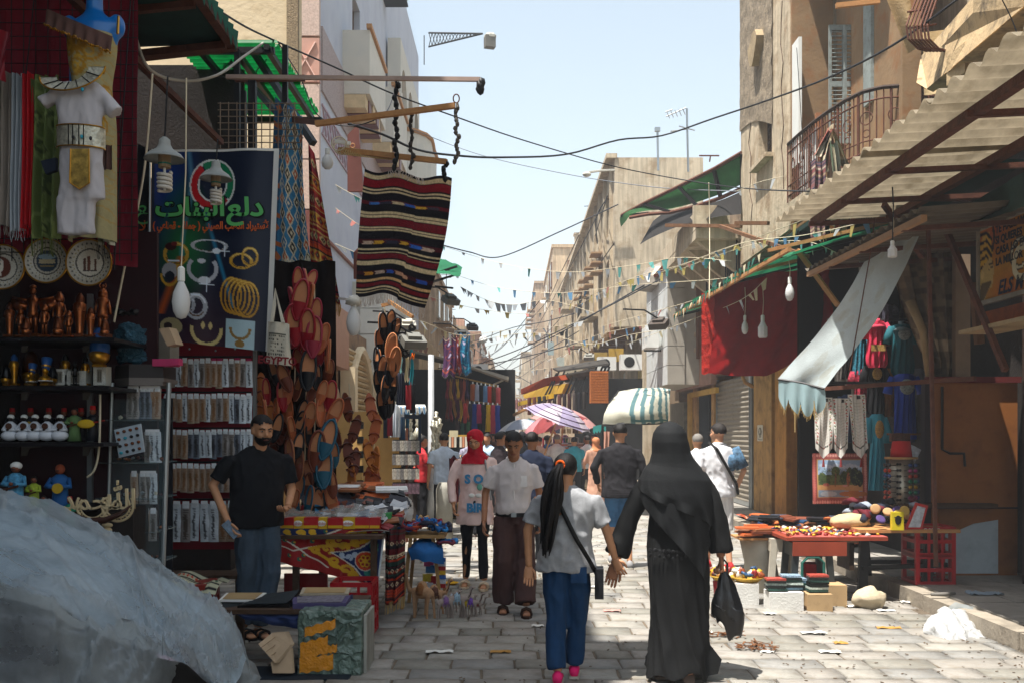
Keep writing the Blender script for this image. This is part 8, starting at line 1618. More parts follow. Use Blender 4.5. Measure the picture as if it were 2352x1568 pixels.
rows=[w3([(1426,522,22.5),(1428,492,22.4),(1480,464,21.6),(1560,425,20.4),(1640,385,19.3),(1703,348,18.6)]),w3([(1440,505,21.9),(1452,484,21.9),(1510,468,21.3),(1585,445,20.4),(1650,420,19.4),(1703,392,18.8)]),w3([(1446,492,21.6),(1490,484,21.4),(1540,480,20.8),(1600,465,20),(1655,446,19.4),(1703,424,18.9)])]
mk('shade_cloth',lsurf(rows,40,14),gs_,u1,sm=1)
for k in J(5):a=rows[0][min(5,k+1)];b_=rows[2][min(5,k+1)];mk('strut',R__(a+V(0,0,-.05),b_+V(0,0,-.06),.06),iron,u1)
mk('edge_pipe',T__([p+V(0,0,-.03)for p in rows[0][1:]],.04,5),rust,u1);mk('lower_pipe',T__([p+V(0,0,-.08)for p in rows[2]],.04,5),rust,u1)
rows=[w3([(1470,562,21.5),(1500,545,21),(1560,520,20),(1640,500,19),(1703,492,18.5)]),w3([(1500,508,22),(1530,488,21.6),(1590,474,20.6),(1650,462,19.3),(1703,440,18.7)])]
mk('black_awning',lsurf(rows,30,10),M('black_sheet','#1d1a18',var=.3,ro=.8),lb='black corrugated sheet awning under the green shade cloth',cat='awning',sm=1)
cv=CV(80,50,'#b5502c')
for k in J(40):cv.dia(rnd(0,1),rnd(0,1),rnd(.02,.07),rnd(.02,.08),rch(['#c9a06c','#7c2c1c','#3c5c7c','#cfc0a0','#9c3a20','#2c3c3a']))
for k in J(4):cv.ring(.5,.5,.48-.06*k,.48-.06*k,.02,'#cfc0a0')
cv.speck(.15)
for(a,b_,lab)in((V(3.86,12.6,.165),V(4.5,14.6,.165),'orange patterned rug spread on the sunlit pavement'),(V(3.86,14.7,.165),V(4.45,17.2,.165),'blue and rust patterned rug spread further along the pavement')):
 mk('floor_rug',sheet(lambda s,t:V(a.x+(b_.x-a.x)*s,b_.y+(a.y-b_.y)*t,.168+.01*sin(s*9+t*13)+.012*nois(V(s*5,t*6,0))),cv),vcol,lb=lab,cat='rug',sm=1)
def garment(u,v,Y,w_,h_,mat,lb,kind='blouse',grp=None,neck=None,name='garment',cv=None,sleeves=True):
 o=T(name,lb,name.replace('_',' '),(W(u,v+h_,Y)),grp);q=Y/F
 sh={'blouse':[(0,.3),(.06,.46),(.2,.44),(.45,.42),(.8,.5),(.93,.48),(1,.38)],'dress':[(0,.3),(.04,.46),(.14,.4),(.3,.34),(.5,.42),(1,.55)],'shirt':[(0,.28),(.05,.48),(.3,.44),(1,.46)],'gown':[(0,.25),(.05,.44),(.18,.38),(.35,.34),(1,.4)]}[kind]
 def wd(t):
  for(a,x),(b_,y)in zip(sh,sh[1:]):
   if a<=t<=b_:return x+(y-x)*(t-a)/(b_-a)
  return sh[-1][1]
 fn=lambda s,t:W(u,v+h_*t,Y)+V((s-.5)*2*wd(t)*w_*q,-.07*sin(PI*s)*(1-.3*t)-.018*sin(s*26+t*3+u)*min(1,t*2),0)
 if cv is None:mk('bodice',G_(fn,34,24),mat,o,sm=1)
 else:mk('bodice',sheet(fn,cv),mat,o,sm=1)
 if sleeves:
  for sx in(-1,1):mk('sleeve',T__([fn(.5+.45*sx,.05)+V(0,.03,0),W(u+sx*w_*.56,v+h_*.22,Y+.02),W(u+sx*w_*.6,v+h_*(.38 if kind!='gown' else .3),Y+.02)],[.04,.05,.055]if w_>30 else[.02,.028,.03],8),mat if cv is None else M('sleeve_%s'%lb[:6],'#55606c'),o,sm=1)
 if neck:mk('neckline',E_(W(u,v+h_*.2,Y)+V(0,-.07,0),(w_*q*.26,.02,h_*q*.12),12),neck,o,sm=1)
 return o
Yg=11.2
pkm=M('coral_pink_cotton','#c8304c',var=.12,ro=.8);tlm=M('teal_cotton','#1c5c66',var=.15);rbm=M('royal_blue_satin','#143a9c',ro=.45,var=.2);aqm=M('aqua_dress','#3a93a8',var=.12,ro=.7);bkm=M('black_cotton2','#0f0f12',ro=.9)
mstf=M('silver_lace','#8f9a98',var=.5,S_=50);gdl=M('gold_lace','#b08a4c',var=.5,S_=60)
def bust(u,v,Y,w_):
 return L__(W(u,v,Y),[(w_*.5*Y/F,-.06),(w_*.32*Y/F,-.02),(w_*.16*Y/F,.0),(w_*.15*Y/F,.05)],12)
o=garment(2014,738,Yg,50,106,pkm,'coral pink blouse on a bust in a patch of sun','blouse',neck=None);mk('sash',B_(W(2012,800,Yg)+V(0,-.085,0),(.16,.01,.07)),gdl,o);mk('bust_neck',bust(2014,742,Yg+.0,44),M('pink_bust','#c23a50'),o,sm=1)
o=garment(2072,745,Yg-.1,56,118,tlm,'dark teal blouse with silver lace yoke on a bust','blouse',neck=mstf);mk('bust_neck',bust(2070,748,Yg-.1,44),M('grey_bust','#6f8084'),o,sm=1)
garment(1975,770,Yg+.2,34,90,None or M('teal_print','#2f6f82',var=.9,S_=34),'teal patterned T-shirt half behind the coral blouse','shirt')
garment(2010,835,Yg+.1,44,118,bkm,'black top with jewelled teal collar below the coral blouse','blouse',neck=gdl)
garment(1978,848,Yg+.2,36,95,M('red_check','#9c2a3c',var=1,S_=40),'red and white checked shirt beside the black top','shirt')
garment(2078,858,Yg-.2,66,150,rbm,'royal blue satin kaftan with silver neckline','gown',neck=mstf)
garment(2015,950,Yg-.3,40,175,aqm,'aqua blue long dress with gold embroidered yoke','dress',neck=gdl)
garment(2035,700,Yg+.1,34,60,M('black_plaid','#3c3c48',var=1,S_=50),'black and white plaid shirt above the busts','shirt')
garment(1945,780,Yg+.3,30,90,M('black_skull_print','#35322e',var=.8,S_=40),'black printed vest behind the pale awning','shirt',sleeves=False)
garment(1928,800,Yg+.35,26,80,M('white_print','#a9a49c',var=.4,S_=30),'white printed vest beside the black one','shirt',sleeves=False)
for k in J(9):garment(1925+k*23,[752,905,846][k%3],Yg+.55,34,110,M('stk%d'%k,['#7c2c3c','#2c3c5c','#8c8478','#3c2c44','#1f4a4c','#9c6c3c','#5c1c24','#3c4c6c','#6c6c74'][k],var=.5,S_=16),'%s garment packed at the back of the clothes shop'%['wine','navy','stone','plum','bottle green','mustard','burgundy','denim blue','smoke grey'][k],'shirt','packed garments at the back')
mk('garment_rail',T__([W(1900,735,Yg+.15),W(2120,735,Yg)],.015,6),iron,lb='dark rail from which the shop clothes hang',cat='rail')
def towelcv(seed):
 r=random.Random(seed);cv=CV(40,100,'#d6d4cc')
 for x in(.12,.88):
  for k in J(14):
   y=.04+k*.062;cv.ell(x+r.uniform(-.03,.03),y,.05,.014,r.choice(['#a8443c','#4c5c3c','#8c7a4c','#a8443c'])).ell(x+r.uniform(-.06,.06),y+.03,.03,.01,'#3c4a34')
 for k in J(30):y=.12+k*.025;cv.line([(.24,y+r.uniform(-.003,.003)),(.76,y+r.uniform(-.003,.003))],.0025,'#a9a69c',.6)
 cv.rect(.56,.02,.74,.08,'#2c2a28');
 for k in J(12):cv.ell(.08+k*.077,.84+.03*abs(k-5.5)/5.5,.035,.016,r.choice(['#2c2c2c','#8c3c34','#3c4a34']))
 return cv
for k,(ul,ur,vt,Yk,lab)in En(((1872,1912,912,10.6,'white embroidered prayer towel with rose borders at the door side'),(1914,1948,914,10.55,'middle white embroidered towel with rose borders'),(1948,1985,905,10.5,'white embroidered towel hanging askew beside the aqua dress'))):
 o=T('towel',lab,'towel',(W((ul+ur)/2,1050,Yk)),'white embroidered towels')
 def tf(s,t,ul=ul,ur=ur,vt=vt,Yk=Yk,k=k):
  lo=1028-vt+(24*(1-abs(s-.5)*2));sk=(10*t if k==2 else 0);return W(ul+(ur-ul)*s+sk,vt+lo*t,Yk)+V(0,.018*sin(s*9+t*4+k)+.008*sin(s*23),0)
 mk('cloth',sheet(tf,towelcv(k)),M('white_print_cloth','vcol',ro=.85,var=.04,tl_=.15),o,sm=1)
 mk('tassel',T__([tf(.5,1),tf(.5,1)+V(0,0,-.09)],[.006,.016],6),M('dark_red_tassel','#7c2a2c'),o)
cv=CV(110,80,'#8c4a44')
for k in J(22):cv.ell(k/21,.05,.02,.03,'#c98f86').ell(k/21,.96,.02,.03,'#c98f86').ell(.04,k/21,.022,.03,'#b9645c').ell(.96,k/21,.022,.03,'#c98f86')
cv.rect(.09,.12,.91,.88,'#b9955c').rect(.11,.14,.9,.86,'#8fa9c4');cv.rect(.11,.42,.9,.66,'#5c6a3c');cv.rect(.11,.62,.9,.74,'#b98f5c');cv.rect(.11,.72,.6,.86,'#7c94a8');cv.ell(.3,.8,.16,.05,'#a9bcc8').ell(.75,.8,.25,.06,'#a86c3c')
for k in J(9):cv.ell(.2+.08*k,.24+.02*(k%3),.07,.035,'#c4d0dc',.6)
for x,y,rx,ry,h_ in((.18,.5,.07,.12,'#3c4c2c'),(.27,.52,.05,.1,'#46582f'),(.42,.36,.08,.1,'#4c5c30'),(.42,.5,.015,.16,'#7c5234'),(.58,.48,.07,.13,'#34442a'),(.68,.44,.07,.16,'#3c4424'),(.78,.46,.08,.18,'#1c241a'),(.86,.5,.06,.16,'#20261c'),(.66,.52,.03,.14,'#9c5a34'),(.25,.62,.06,.03,'#a8584c'),(.6,.64,.05,.02,'#c98f86')):cv.ell(x,y,rx,ry,h_)
for k in J(160):x,y=rnd(.12,.88),rnd(.3,.62);cv.ell(x,y,.012,.014,rch(['#2c3a22','#5c6c38','#7c8448','#1c2418']),.6)
cv.speck(.08)
mk('tapestry',sheet(lambda s,t:W(1866+126*s,1040+116*t,10.75)+V(0,.012*sin(s*8+t*5),0),cv),vcol,lb='woven landscape tapestry with trees, lake and rose border',cat='tapestry',sm=1)
mk('wall_shelf',B_(W(2080,1026-8,10.5)+V(.02,.05,.1),(.34,.16,.02)),woodb,lb='small wooden shelf with brown boxes beside the royal blue kaftan',cat='shelf')
for u,h_ in((2052,20),(2066,22),(2082,16)):mk('shelf_box',B_(W(u,1004,10.45)+V(0,0,.0),(.06,.06,h_/F*10.5)),M('brown_patterned','#5c3a28',var=.7,S_=50),lb='small brown patterned box on the shop shelf',cat='box',gp_='boxes on the shop shelf')
mk('beaded_purse',B_(W(2063,1028,10.3)+V(0,0,-.07),(.15,.03,.13)),M('beads','#a98a68',var=.8,S_=70),lb='beige beaded purse hanging under the small shelf',cat='purse')
mk('magazine_roll',B_(W(2092,1050,10.2),(.11,.02,.24),mat=MR(R(28),3,'Y')),M('pale_print','#b9bcc4',var=.4,S_=24),lb='tilted white picture card beside the sunglasses stand',cat='card')
sn=T('sunglasses_stand','round metal display stand with black rows of pegs','display stand',(W(2070,1190,10.1)))
pc=W(2070,1195,10.1);hh=(1190-1048)/F*10.1
mk('drum',L__(pc,[(.115,0),(.115,hh)],20),M('brushed_steel','#a39a8a',ro=.35,me_=.6),sn,sm=1);mk('top_board',L__(pc+V(0,0,hh),[(.16,0),(.16,.02)],20),M('ply'),sn);mk('base',L__(pc,[(.17,-.04),(.17,0)],20),iron,sn)
gm2=[M('lens_%d'%i,h,ro=.12,spec=.8,var=0,me_=.4)for i,h in En(['#1c3f7c','#a02a6c','#b03a1c','#1f7a5c','#14141a','#b08a1c'])]
gp='sunglasses on the round stand'
def glasses(p,ang,k,lab):
 o=T('sunglasses',lab,'sunglasses',tuple(p),gp);d=V(sin(ang),-cos(ang),0);x=V(cos(ang),sin(ang),0)
 for s in(-1,1):mk('lens',E_(p+x*s*.033+d*.012,(.028,.014,.021),10,mat=Matrix((x,d,ZA)).transposed()),gm2[k],o,sm=1);mk('temple_arm',T__([p+x*s*.062+d*.01,p+x*s*.058-d*.05],.004,4),iron,o)
 mk('bridge',T__([p-x*.012+d*.016,p+x*.012+d*.016],.004,4),iron,o);return o
ln=['blue','magenta','orange red','green','black','amber']
for j in J(10):
 z=pc.z+hh-.06-j*(hh-.08)/10
 for a in(-75,-8+30,62):
  k=[0,1,2,3,5,3,1,0,1,4][j]if a==22 else rch([4,4,2,0,4]);glasses(V(pc.x+.15*sin(R(a)),pc.y-.15*cos(R(a)),z),R(a),k,'sunglasses with %s lenses on the round stand'%ln[k])
for j in J(9):
 for a in(-30,-18):mk('peg_hole',L__(V(pc.x+.114*sin(R(a-8)),pc.y-.114*cos(R(a-8)),pc.z+hh-.05-j*.06),[(.014,0),(.014,.006)],8,ax=V(sin(R(a)),-cos(R(a)),0)),black,sn)
mk('fez_hat',L__(pc+V(-.0,0,hh+.02),[(.108,0),(.1,.06),(.088,.155),(.086,.16),(.01,.165)],20),M('red_felt'),lb='bright red fez on top of the sunglasses stand',cat='hat',sm=1)
for k in J(3):mk('yellow_card',B_(W(2098,1182-2*k,10)+V(.0,.02*k,0),(.06,.01,.09)),M('box_yellow'),lb='small yellow card at the foot of the sunglasses stand',cat='card',gp_='yellow cards')
tb=T('market_table','low red brown table with dark legs crowded with trinkets','table',(G(1900,1330)))
za=.6
mk('tabletop',B_((3.02,9.65,za),(.95,.8,.03)),M('worn_red_top','#8c3a24',ro=.6,var=.2),tb);mk('front_apron',B_((2.86,9.26,za-.09),(.5,.03,.13)),M('worn_red_top','#8c3a24'),tb)
t2=T('market_table','larger wooden table on black plastic trestles behind the red brown one','table',(3.6,9.9,0))
mk('tabletop',B_((3.75,9.75,.66),(.95,.75,.03)),woodp,t2)
for x_ in(3.36,3.98):
 mk('leg',P_([V(x_-.03,9.5,.64),V(x_+.05,9.5,.64),V(x_+.02,9.46,.16 if x_>3.7 else 0),V(x_-.07,9.46,.16 if x_>3.7 else 0)],V(0,.05,0)),iron,t2);mk('leg',P_([V(x_+.1,9.9,.64),V(x_+.18,9.9,.64),V(x_+.24,9.95,.16),V(x_+.16,9.95,.16)],V(0,.05,0)),iron,t2)
mk('cross_bar',R__(V(3.33,9.48,.3),V(4.15,9.5,.33),.04),iron,t2);mk('cross_bar',R__(V(3.5,9.93,.3),V(4.2,9.95,.3),.04),iron,t2)
stool(2.8,9.45,.36,.56,M('grey_black_plastic','#2c3030',ro=.45),'dark plastic stool with green inner edge under the red brown table',M('green_plastic','#1f5c50'))
stool(2.62,9.75,.22,.56,M('cream_plastic','#b9b2a2',ro=.5),'cream plastic stool at the street corner of the table')
mk('red_bucket',L__((2.93,9.7,.12),[(.08,0),(.1,.2),(.105,.2)],12),rp,lb='red bucket standing under the dark plastic stool',cat='bucket',sm=1)
crate(4.02,9.62,.15,.38,.36,.27,rp,'upper red crate with white lettering beneath the wooden table',n=2).location.z+=.27
crate(4.02,9.62,.15,.38,.36,.27,rp,'lower red crate standing on the pavement under the other',n=2)
text('crate_lettering','OSSER',.06,V(3.98,9.435,.66),FACE,whitep,None,lb='small white lettering on the upper red crate',cat='lettering')
tm_=[M('trinket_%d'%i,h,ro=.4,var=.4,S_=60)for i,h in En(['#b9864c','#8c4a2c','#d0c4a8','#7c1f22','#2c4a6c','#c9a02c','#3a2a22','#c7c4bc'])]
tmesh=[]
for i in J(8):
 mb=MB();mb.ell((0,0,0),(.022,.018,.012),7,jit=.35)if i%2 else mb.tube([V(-.02,0,0),V(0,.01,.006),V(.022,-.004,0)],[.006,.01,.004],5);me=mesh_of(mb,'trinket',True);me.materials.append(tm_[i]);tmesh.append(me)
for k in J(150):
 o=bpy.data.objects.new('trinket',rch(tmesh));COL.objects.link(o);o.location=(rnd(2.58,3.45),rnd(9.27,10),.628+rnd(0,.02));o.rotation_euler=(rnd(-.4,.4),rnd(-.4,.4),rnd(0,6));o.scale=(rnd(.8,1.7),)*3;tag(o,'small brass or bone trinket on the red brown table','trinket','trinkets on the red brown table')
mk('red_tray_cloth',B_((3.05,9.5,.62),(.88,.5,.008)),M('rose_cloth','#b3564c'),lb='rose cloth under the trinkets on the red brown table',cat='cloth')
def heap(n,x0,x1,y0,y1,z,dz,mats,name,lb,grp,fnm,cat=None):
 for k in J(n):
  m=rch(mats);mb=fnm(k);o=mk(name,mb,m,lb=lb,cat=cat or name.replace('_',' '),gp_=grp,sm=1);o.location=(rnd(x0,x1),rnd(y0,y1),z+dz*rnd(0,1));o.rotation_euler=(rnd(-.4,.4),rnd(-.3,.3),rnd(-.6,.6))
shoem=lambda k:F_([(V(0,-.12,.0),.03,.02,XA,ZA),(V(0,-.05,.02),.04,.035,XA,ZA),(V(0,.06,.015),.042,.028,XA,ZA),(V(0,.12,.0),.02,.012,XA,ZA)],8)
heap(26,3.35,4.05,9.7,10.1,.72,.16,[M('navy_shoe','#1c2030'),M('grey_shoe','#8d95a0'),M('maroon_shoe','#5c1420'),M('black_shoe','#15151a')],'canvas_shoe','canvas shoe in the heap behind the wooden table','canvas shoes heaped on the wooden table',shoem)
discm=lambda k:L__((0,0,0),[(.045,0),(.05,.01),(.045,.02),(.03,.022)],14,ax=V(0,-1,.5))
heap(9,3.45,3.9,9.4,9.62,.72,.1,[M('wood_disc','#a8845c'),M('gold_disc','#b9984c'),M('violet_disc','#4c3a6c')],'round_box','small round inlaid box on the wooden table','round boxes on the wooden table',discm)
o=T('yellow_packet','yellow packet printed with a dark bird on the table edge','packet',(3.62,9.35,.675));mk('packet',B_((3.62,9.36,.76),(.11,.05,.17)),M('lemon_card','#c9b41c'),o);mk('printed_bird',E_((3.62,9.332,.77),(.03,.003,.045),10).prism([V(3.58,9.331,.8),V(3.66,9.331,.8),V(3.62,9.331,.76)],V(0,.002,0)),iron,o)
o=T('clear_pouch','clear pouch with red border leaning on the round boxes','pouch',(3.78,9.35,.67));mk('pouch',P_([V(3.7,9.37,.68),V(3.86,9.37,.68),V(3.93,9.4,.9),V(3.82,9.41,.93)],V(0,.02,0)),M('red_edge','#b3302c'),o);mk('window',P_([V(3.73,9.362,.7),V(3.84,9.362,.7),V(3.9,9.39,.88),V(3.83,9.4,.9)],V(0,.01,0)),M('pale_print','#b9bcc4'),o)
mk('cloth_bundle',E_((3.32,9.75,.72),(.2,.14,.08),14,jit=.12),M('sand_cloth','#c2ad84',var=.2,bu=.3),lb='cream cloth bundle between the shoes and trinkets',cat='bundle',sm=1)
mk('flat_box',B_((2.95,10.6,.52),(.6,.45,.1)),M('rose_red_box','#8c1f28'),lb='flat red box carrying the wicker tray',cat='box')
mk('orange_carton',B_((3.45,10.55,.62),(.5,.3,.1)),M('orange_card','#b8661c'),lb='orange carton under the heap of canvas shoes',cat='box')
ts=T('pavement_table','dim low trestle behind the market tables','table',(3.1,10.6,0));mk('tabletop',B_((3.1,10.6,.46),(1.1,.5,.03)),woodd,ts);mk('leg',B_((2.65,10.6,.22),(.05,.4,.44)),woodd,ts);mk('leg',B_((3.55,10.6,.3),(.05,.4,.3)),woodd,ts)
mk('wicker_tray',L__((2.85,10.55,.58),[(.25,0),(.32,.05),(.3,.045),(.1,.012)],18),M('brown_wicker','#7c4a24',bu=.6,bs_=60),lb='round brown wicker tray of leather goods',cat='tray',sm=1)
for k in J(30):wallet(V(2.85+rnd(-.28,.6),10.55+rnd(-.2,.15),.62+.003*k),rch([3,6,7,11,0,9]),(R(rnd(0,25)),0,rnd(-1,1)),'leather purse heaped on the wicker tray','leather purses on the wicker tray',1.1,'purse','purse')
for k in J(12):wallet(V(2.42+rnd(-.12,.2),9.9+rnd(-.15,.15),.56+.009*k),rch([6,7,3]),(0,0,rnd(-.4,.4)),'brown leather notebook stacked at the street side','brown notebooks in a stack',1.2,'notebook','notebook')
mk('notebook_board',B_((2.48,9.95,.545),(.5,.4,.02)),woodp,lb='pale board carrying the stacked notebooks',cat='board');
nb=T('sack_stand','white sacking draped stand under the notebook board','stand',(2.5,9.95,0));mk('draped_sack',F_([(V(2.5,9.95,0),.2,.16,XA,YA),(V(2.48,9.95,.3),.16,.13,XA,YA),(V(2.47,9.95,.535),.2,.17,XA,YA)],14),M('cream_plastic','#b9b2a2'),nb,sm=1)
styro=M('polystyrene','#d8d6d0',ro=.8,var=.05,bu=.3,bs_=60)
mk('foam_box',B_((2.44,8.95,.085),(.3,.22,.17)),styro,lb='white polystyrene box at the front of the ground display',cat='box');mk('foam_box',B_((2.17,9.25,.1),(.2,.2,.2)),styro,lb='white polystyrene box behind the front one toward the street',cat='box')
mk('carton',B_((2.735,8.93,.078),(.22,.2,.155)),M('kraft_card','#b0936c',ro=.85,var=.1,dt=('#7c6444',.4,14)),lb='small brown printed carton beside the white foam box',cat='box')
mk('carton',B_((2.97,9.2,.1),(.16,.28,.2)),M('kraft_card','#b0936c'),lb='brown carton standing in the shade by the rock',cat='box')
mk('red_tub',L__((2.02,9.6,0),[(.07,0),(.085,.16)],12),rp,lb='red tub under the basket of trinkets',cat='tub',sm=1)
for k,(x,y,zz,n,lbk)in En(((2.36,8.93,.18,5,'street side'),(2.52,8.98,.18,6,'middle'),(2.74,8.95,.165,7,'carton'),(2.62,9.2,.12,6,'back'))):
 for j in J(n):
  mk('prayer_book',B_((x+rnd(-.01,.01),y+rnd(-.01,.01),zz+.011+.022*j),(.17,.12,.018),rz=rnd(-.12,.12)),rch([M('bk0','#1c211f',ro=.4),M('bk1','#5c7a8c',ro=.35,var=.6,S_=50),M('bk2','#2c4c44',ro=.4,var=.6,S_=50),M('bk3','#b3c0b8',ro=.35,var=.5,S_=60)])if j<n-1 else rch([M('bk4','#a8483c',ro=.4,var=.7,S_=30),M('bk5','#8fa6b8',ro=.35,var=.7,S_=60)]),lb='small patterned book in the %s stack of the ground display'%lbk,cat='book',gp_='small books stacked on the ground boxes')
for(x,y,z)in((2.05,9.6,.17),(2.2,9.3,.2)):
 mk('basket',L__((x,y,z),[(.1,0),(.16,.05),(.15,.045),(.06,.01)],14),M('yellow_basket','#c29a3a',bu=.5),lb='shallow yellow basket of bangles %s'%('on the red tub' if x<2.1 else 'behind the small books'),cat='basket',sm=1)
 for k in J(24):
  o=bpy.data.objects.new('bangle',rch(tmesh));COL.objects.link(o);o.location=(x+rnd(-.12,.12),y+rnd(-.1,.1),z+.05+rnd(0,.05));o.rotation_euler=(rnd(0,3),rnd(0,3),0);o.scale=(2,2,2);tag(o,'painted bangle in the shallow yellow baskets','bangle','bangles in the yellow baskets')
rk=E_((3.22,8.98,.09),(.15,.11,.1),18);rk.v=[tuple(Vc(p)+Vc((1,1,1))*.045*nois(Vc(p)*9))for p in rk.v]
mk('rock',rk,M('limestone','#b3a48a',ro=.9,var=.25,bu=.8,bs_=14),lb='pale boulder against the kerb at the end of the display',cat='rock',sm=1)
lit=M('white_litter','#cfd0cf',ro=.4,var=.05,tl_=.35,al=.95,cr_p=(12,.35))
gq=lsurf([w3([(2125,1440,8),(2160,1412,8.1),(2215,1418,8.2),(2240,1440,8.1)]),w3([(2125,1462,7.85),(2165,1440,7.85),(2215,1448,7.85),(2262,1470,7.8)]),w3([(2150,1476,7.7),(2190,1482,7.6),(2240,1488,7.6),(2278,1492,7.55)])],60,40,lambda s,t,p:V(.03*nois(p*15),.03*nois(p*13),.04+.12*abs(nois(p*6))*sin(PI*s)**.5*sin(PI*t)**.5+.02*nois(p*24)))
mk('plastic_bag',gq,lit,lb='crumpled white plastic bag lying against the kerb',cat='bag',sm=1)
gq=lsurf([w3([(2170,1408,8.25),(2215,1398,8.35),(2255,1408,8.35)]),w3([(2175,1418,8.15),(2220,1412,8.2),(2252,1420,8.2)])],30,12,lambda s,t,p:V(0,0,.04+.05*nois(p*12)))
mk('clear_bag',gq,M('clear_scrap','#9aa0a0'),lb='torn clear plastic behind the white bag on the kerb edge',cat='bag',sm=1)
rl=random.Random(21)
lm=[M('paper_white','#d0cec6'),M('leaf_brown','#6c4a2c'),M('paper_pink','#c88a80'),M('ochre_scrap','#a87c3c')]
spots=[(1768,1412),(1790,1385),(1868,1456),(1930,1480),(2035,1405),(2120,1358),(1840,1395),(1965,1395),(1730,1330),(1770,1300),(1905,1500),(2040,1445),(1620,1455),(1405,1405),(1350,1350),(1760,1500),(2085,1385),(1990,1330),(1235,1440),(1150,1500),(1010,1500),(1410,1302)]
for i,(u,v)in En(spots):
 p=G(u,v);mb=G_(lambda s,t:p+V((s-.5)*.1*(1+.5*(i%3)),(t-.5)*.08,.016+.02*abs(nois(V(s*4+i,t*4,0)))),6,5)
 mk('paper_scrap' if i%4!=1 else 'dry_leaf',mb,lm[[0,1,0,3,0,2,0,0][i%8]],lb='small scrap of litter lying on the sunlit paving',cat='litter',gp_='scraps of litter on the street')
for(u,v,n,lab)in((1663,1466,40,'small heap of reddish brown dry leaves on the paving'),(1735,1493,60,'larger heap of brown straw and leaves on the paving')):
 p=G(u,v);mb=MB()
 for k in J(n):a=rl.uniform(0,6.3);r=rl.uniform(0,.13);q=p+V(cos(a)*r*1.4,sin(a)*r,.015+rl.uniform(0,.03));b_=rl.uniform(0,3);mb.bar(q,q+V(cos(b_)*.06,sin(b_)*.05,rl.uniform(-.01,.02)),.012,.003)
 mk('leaf_litter',mb,M('straw_brown','#6b4426',var=.5,S_=40),lb=lab,cat='litter',kind='stuff')
gr=MB()
for k in J(900):
 y=6.2+14*rl.random()**1.5;x=rl.uniform(-.4,3.65)if rl.random()<.7 else rl.uniform(3.2,3.68);gr.bar(V(x,y,.014),V(x+rl.uniform(-.02,.02),y+rl.uniform(-.02,.02),.018),rl.uniform(.004,.012),.004)
mk('grit',gr,M('grit_brown','#5c4a38',var=.6,S_=30),kind='stuff')
for(u,v,lab,mt)in((2165,1369,'grey stick lying on the shaded pavement',M('stick_grey','#6a6660')),):p=G(u,v,.15);mk('stick',T__([p+V(-.1,0,.02),p+V(0,.0,.02),p+V(.12,.02,.025)],[.015,.02,.012],6),mt,lb=lab,cat='stick',sm=1)
p=G(2262,1365,.15);mk('paper_bag',G_(lambda s,t:p+V((s-.5)*.3,(t-.5)*.14,.01+.04*abs(nois(V(s*5,t*4,3)))),14,8),M('bluish_litter','#8fa0b0',tl_=.2),lb='flattened pale bag lying on the shaded pavement',cat='bag',sm=1)
for k,(u0,u1,v0,v1,Yq,lab)in En(((1862,1897,370,548,12.4,'maroon and cream striped kilim hanging below the balcony'),(1910,1950,455,530,12.2,'cream diamond patterned cloth hanging under the awning'),(1955,2050,445,500,12,'orange and red scrolled cloth hanging under the awning'))):
 cv=CV(36,90,['#7c5a5c','#b3a080','#9c5a34'][k]);r=random.Random(k)
 if k==0:
  for j in J(22):cv.rect(0,j/22,1,j/22+.02,r.choice(['#c9b9a4','#4c2c34','#8c4a44','#3c3a4c','#b09a7c']))
 else:
  for j in J(26):cv.dia(r.random(),r.random(),.16,.07,r.choice(['#c9b98c','#7c3c2c','#5c6c4c','#a86c3c','#c24c2c'])).dia(r.random(),r.random(),.08,.04,'#d0c4a0')
 scarf(u0,u1,v0,v1,Yq,vcol,lab,cv=cv,frm=M('cream_fringe'),fl=8,name='hung_cloth',cat='cloth')
o=T('cloth_bundle','patchwork cloths bunched and tied over the balcony railing','cloth bundle',(W(1912,420,12.6)))
for k,(ua,ub,ta_,tb_,w0,w1,cl)in En(((1908,1893,292,400,10,34,'#b3a184'),(1908,1916,296,428,12,30,'#c2b394'),(1910,1938,300,385,10,34,'#a88c68'),(1905,1880,300,360,8,26,'#8c4a3c'),(1912,1925,330,440,16,22,'#5c6a54'))):
 cv=CV(16,30,cl);r=random.Random(k+40)
 for j in J(9):cv.rect(r.random(),r.random(),r.random()*.6+.5,r.random()*.5+.6,r.choice(['#c9bb9c','#7c4a3c','#8c8c6c','#b09468','#d0c8b0','#4c4c44']),.7)
 mk('cloth',sheet(lambda s,t:W(ua+(ub-ua)*t+(s-.5)*(w0+(w1-w0)*t),ta_+(tb_-ta_)*t+5*sin(s*7+k),12.75-.05*k)+V(0,.05*sin(s*14+k)+.02*sin(s*29+t*6),0),cv,26,24),vcol,o,sm=1)
HAZE=1
mk('lamp_post',L__(W(990,1200,17.2),[(.075,0),(.075,.9),(.055,.95),(.05,2.9)],12),M('pale_pole','#b3b6b8',ro=.5,me_=.3),lb='pale grey metal pole rising behind the boy in red',cat='pole',sm=1)
def flood(u,v,Y,s,lb,rz=0,col='#6f6e68'):
 o=T('floodlight',lb,'floodlight',(W(u,v,Y)),'street floodlights');c0=W(u,v,Y);m=MR(rz,3,'Z')@MR(R(30),3,'X')
 mk('housing',B_(c0,(s,s*.7,s*.35),mat=m).box(c0+V(0,0,s*.22),(s*.6,s*.45,s*.25),mat=m),M('flood_%s'%col[1:],col,ro=.5,var=.2),o);mk('lens',B_(c0+m@V(0,0,-s*.19),(s*.85,s*.55,.02),mat=m),M('flood_glass','#a9aaa0',ro=.15),o)
 mk('arm',T__([c0+V(0,0,s*.3),c0+V(-s*.8,0,s*.8),c0+V(-s*2,.0,s*.85)],s*.05,5),iron,o)
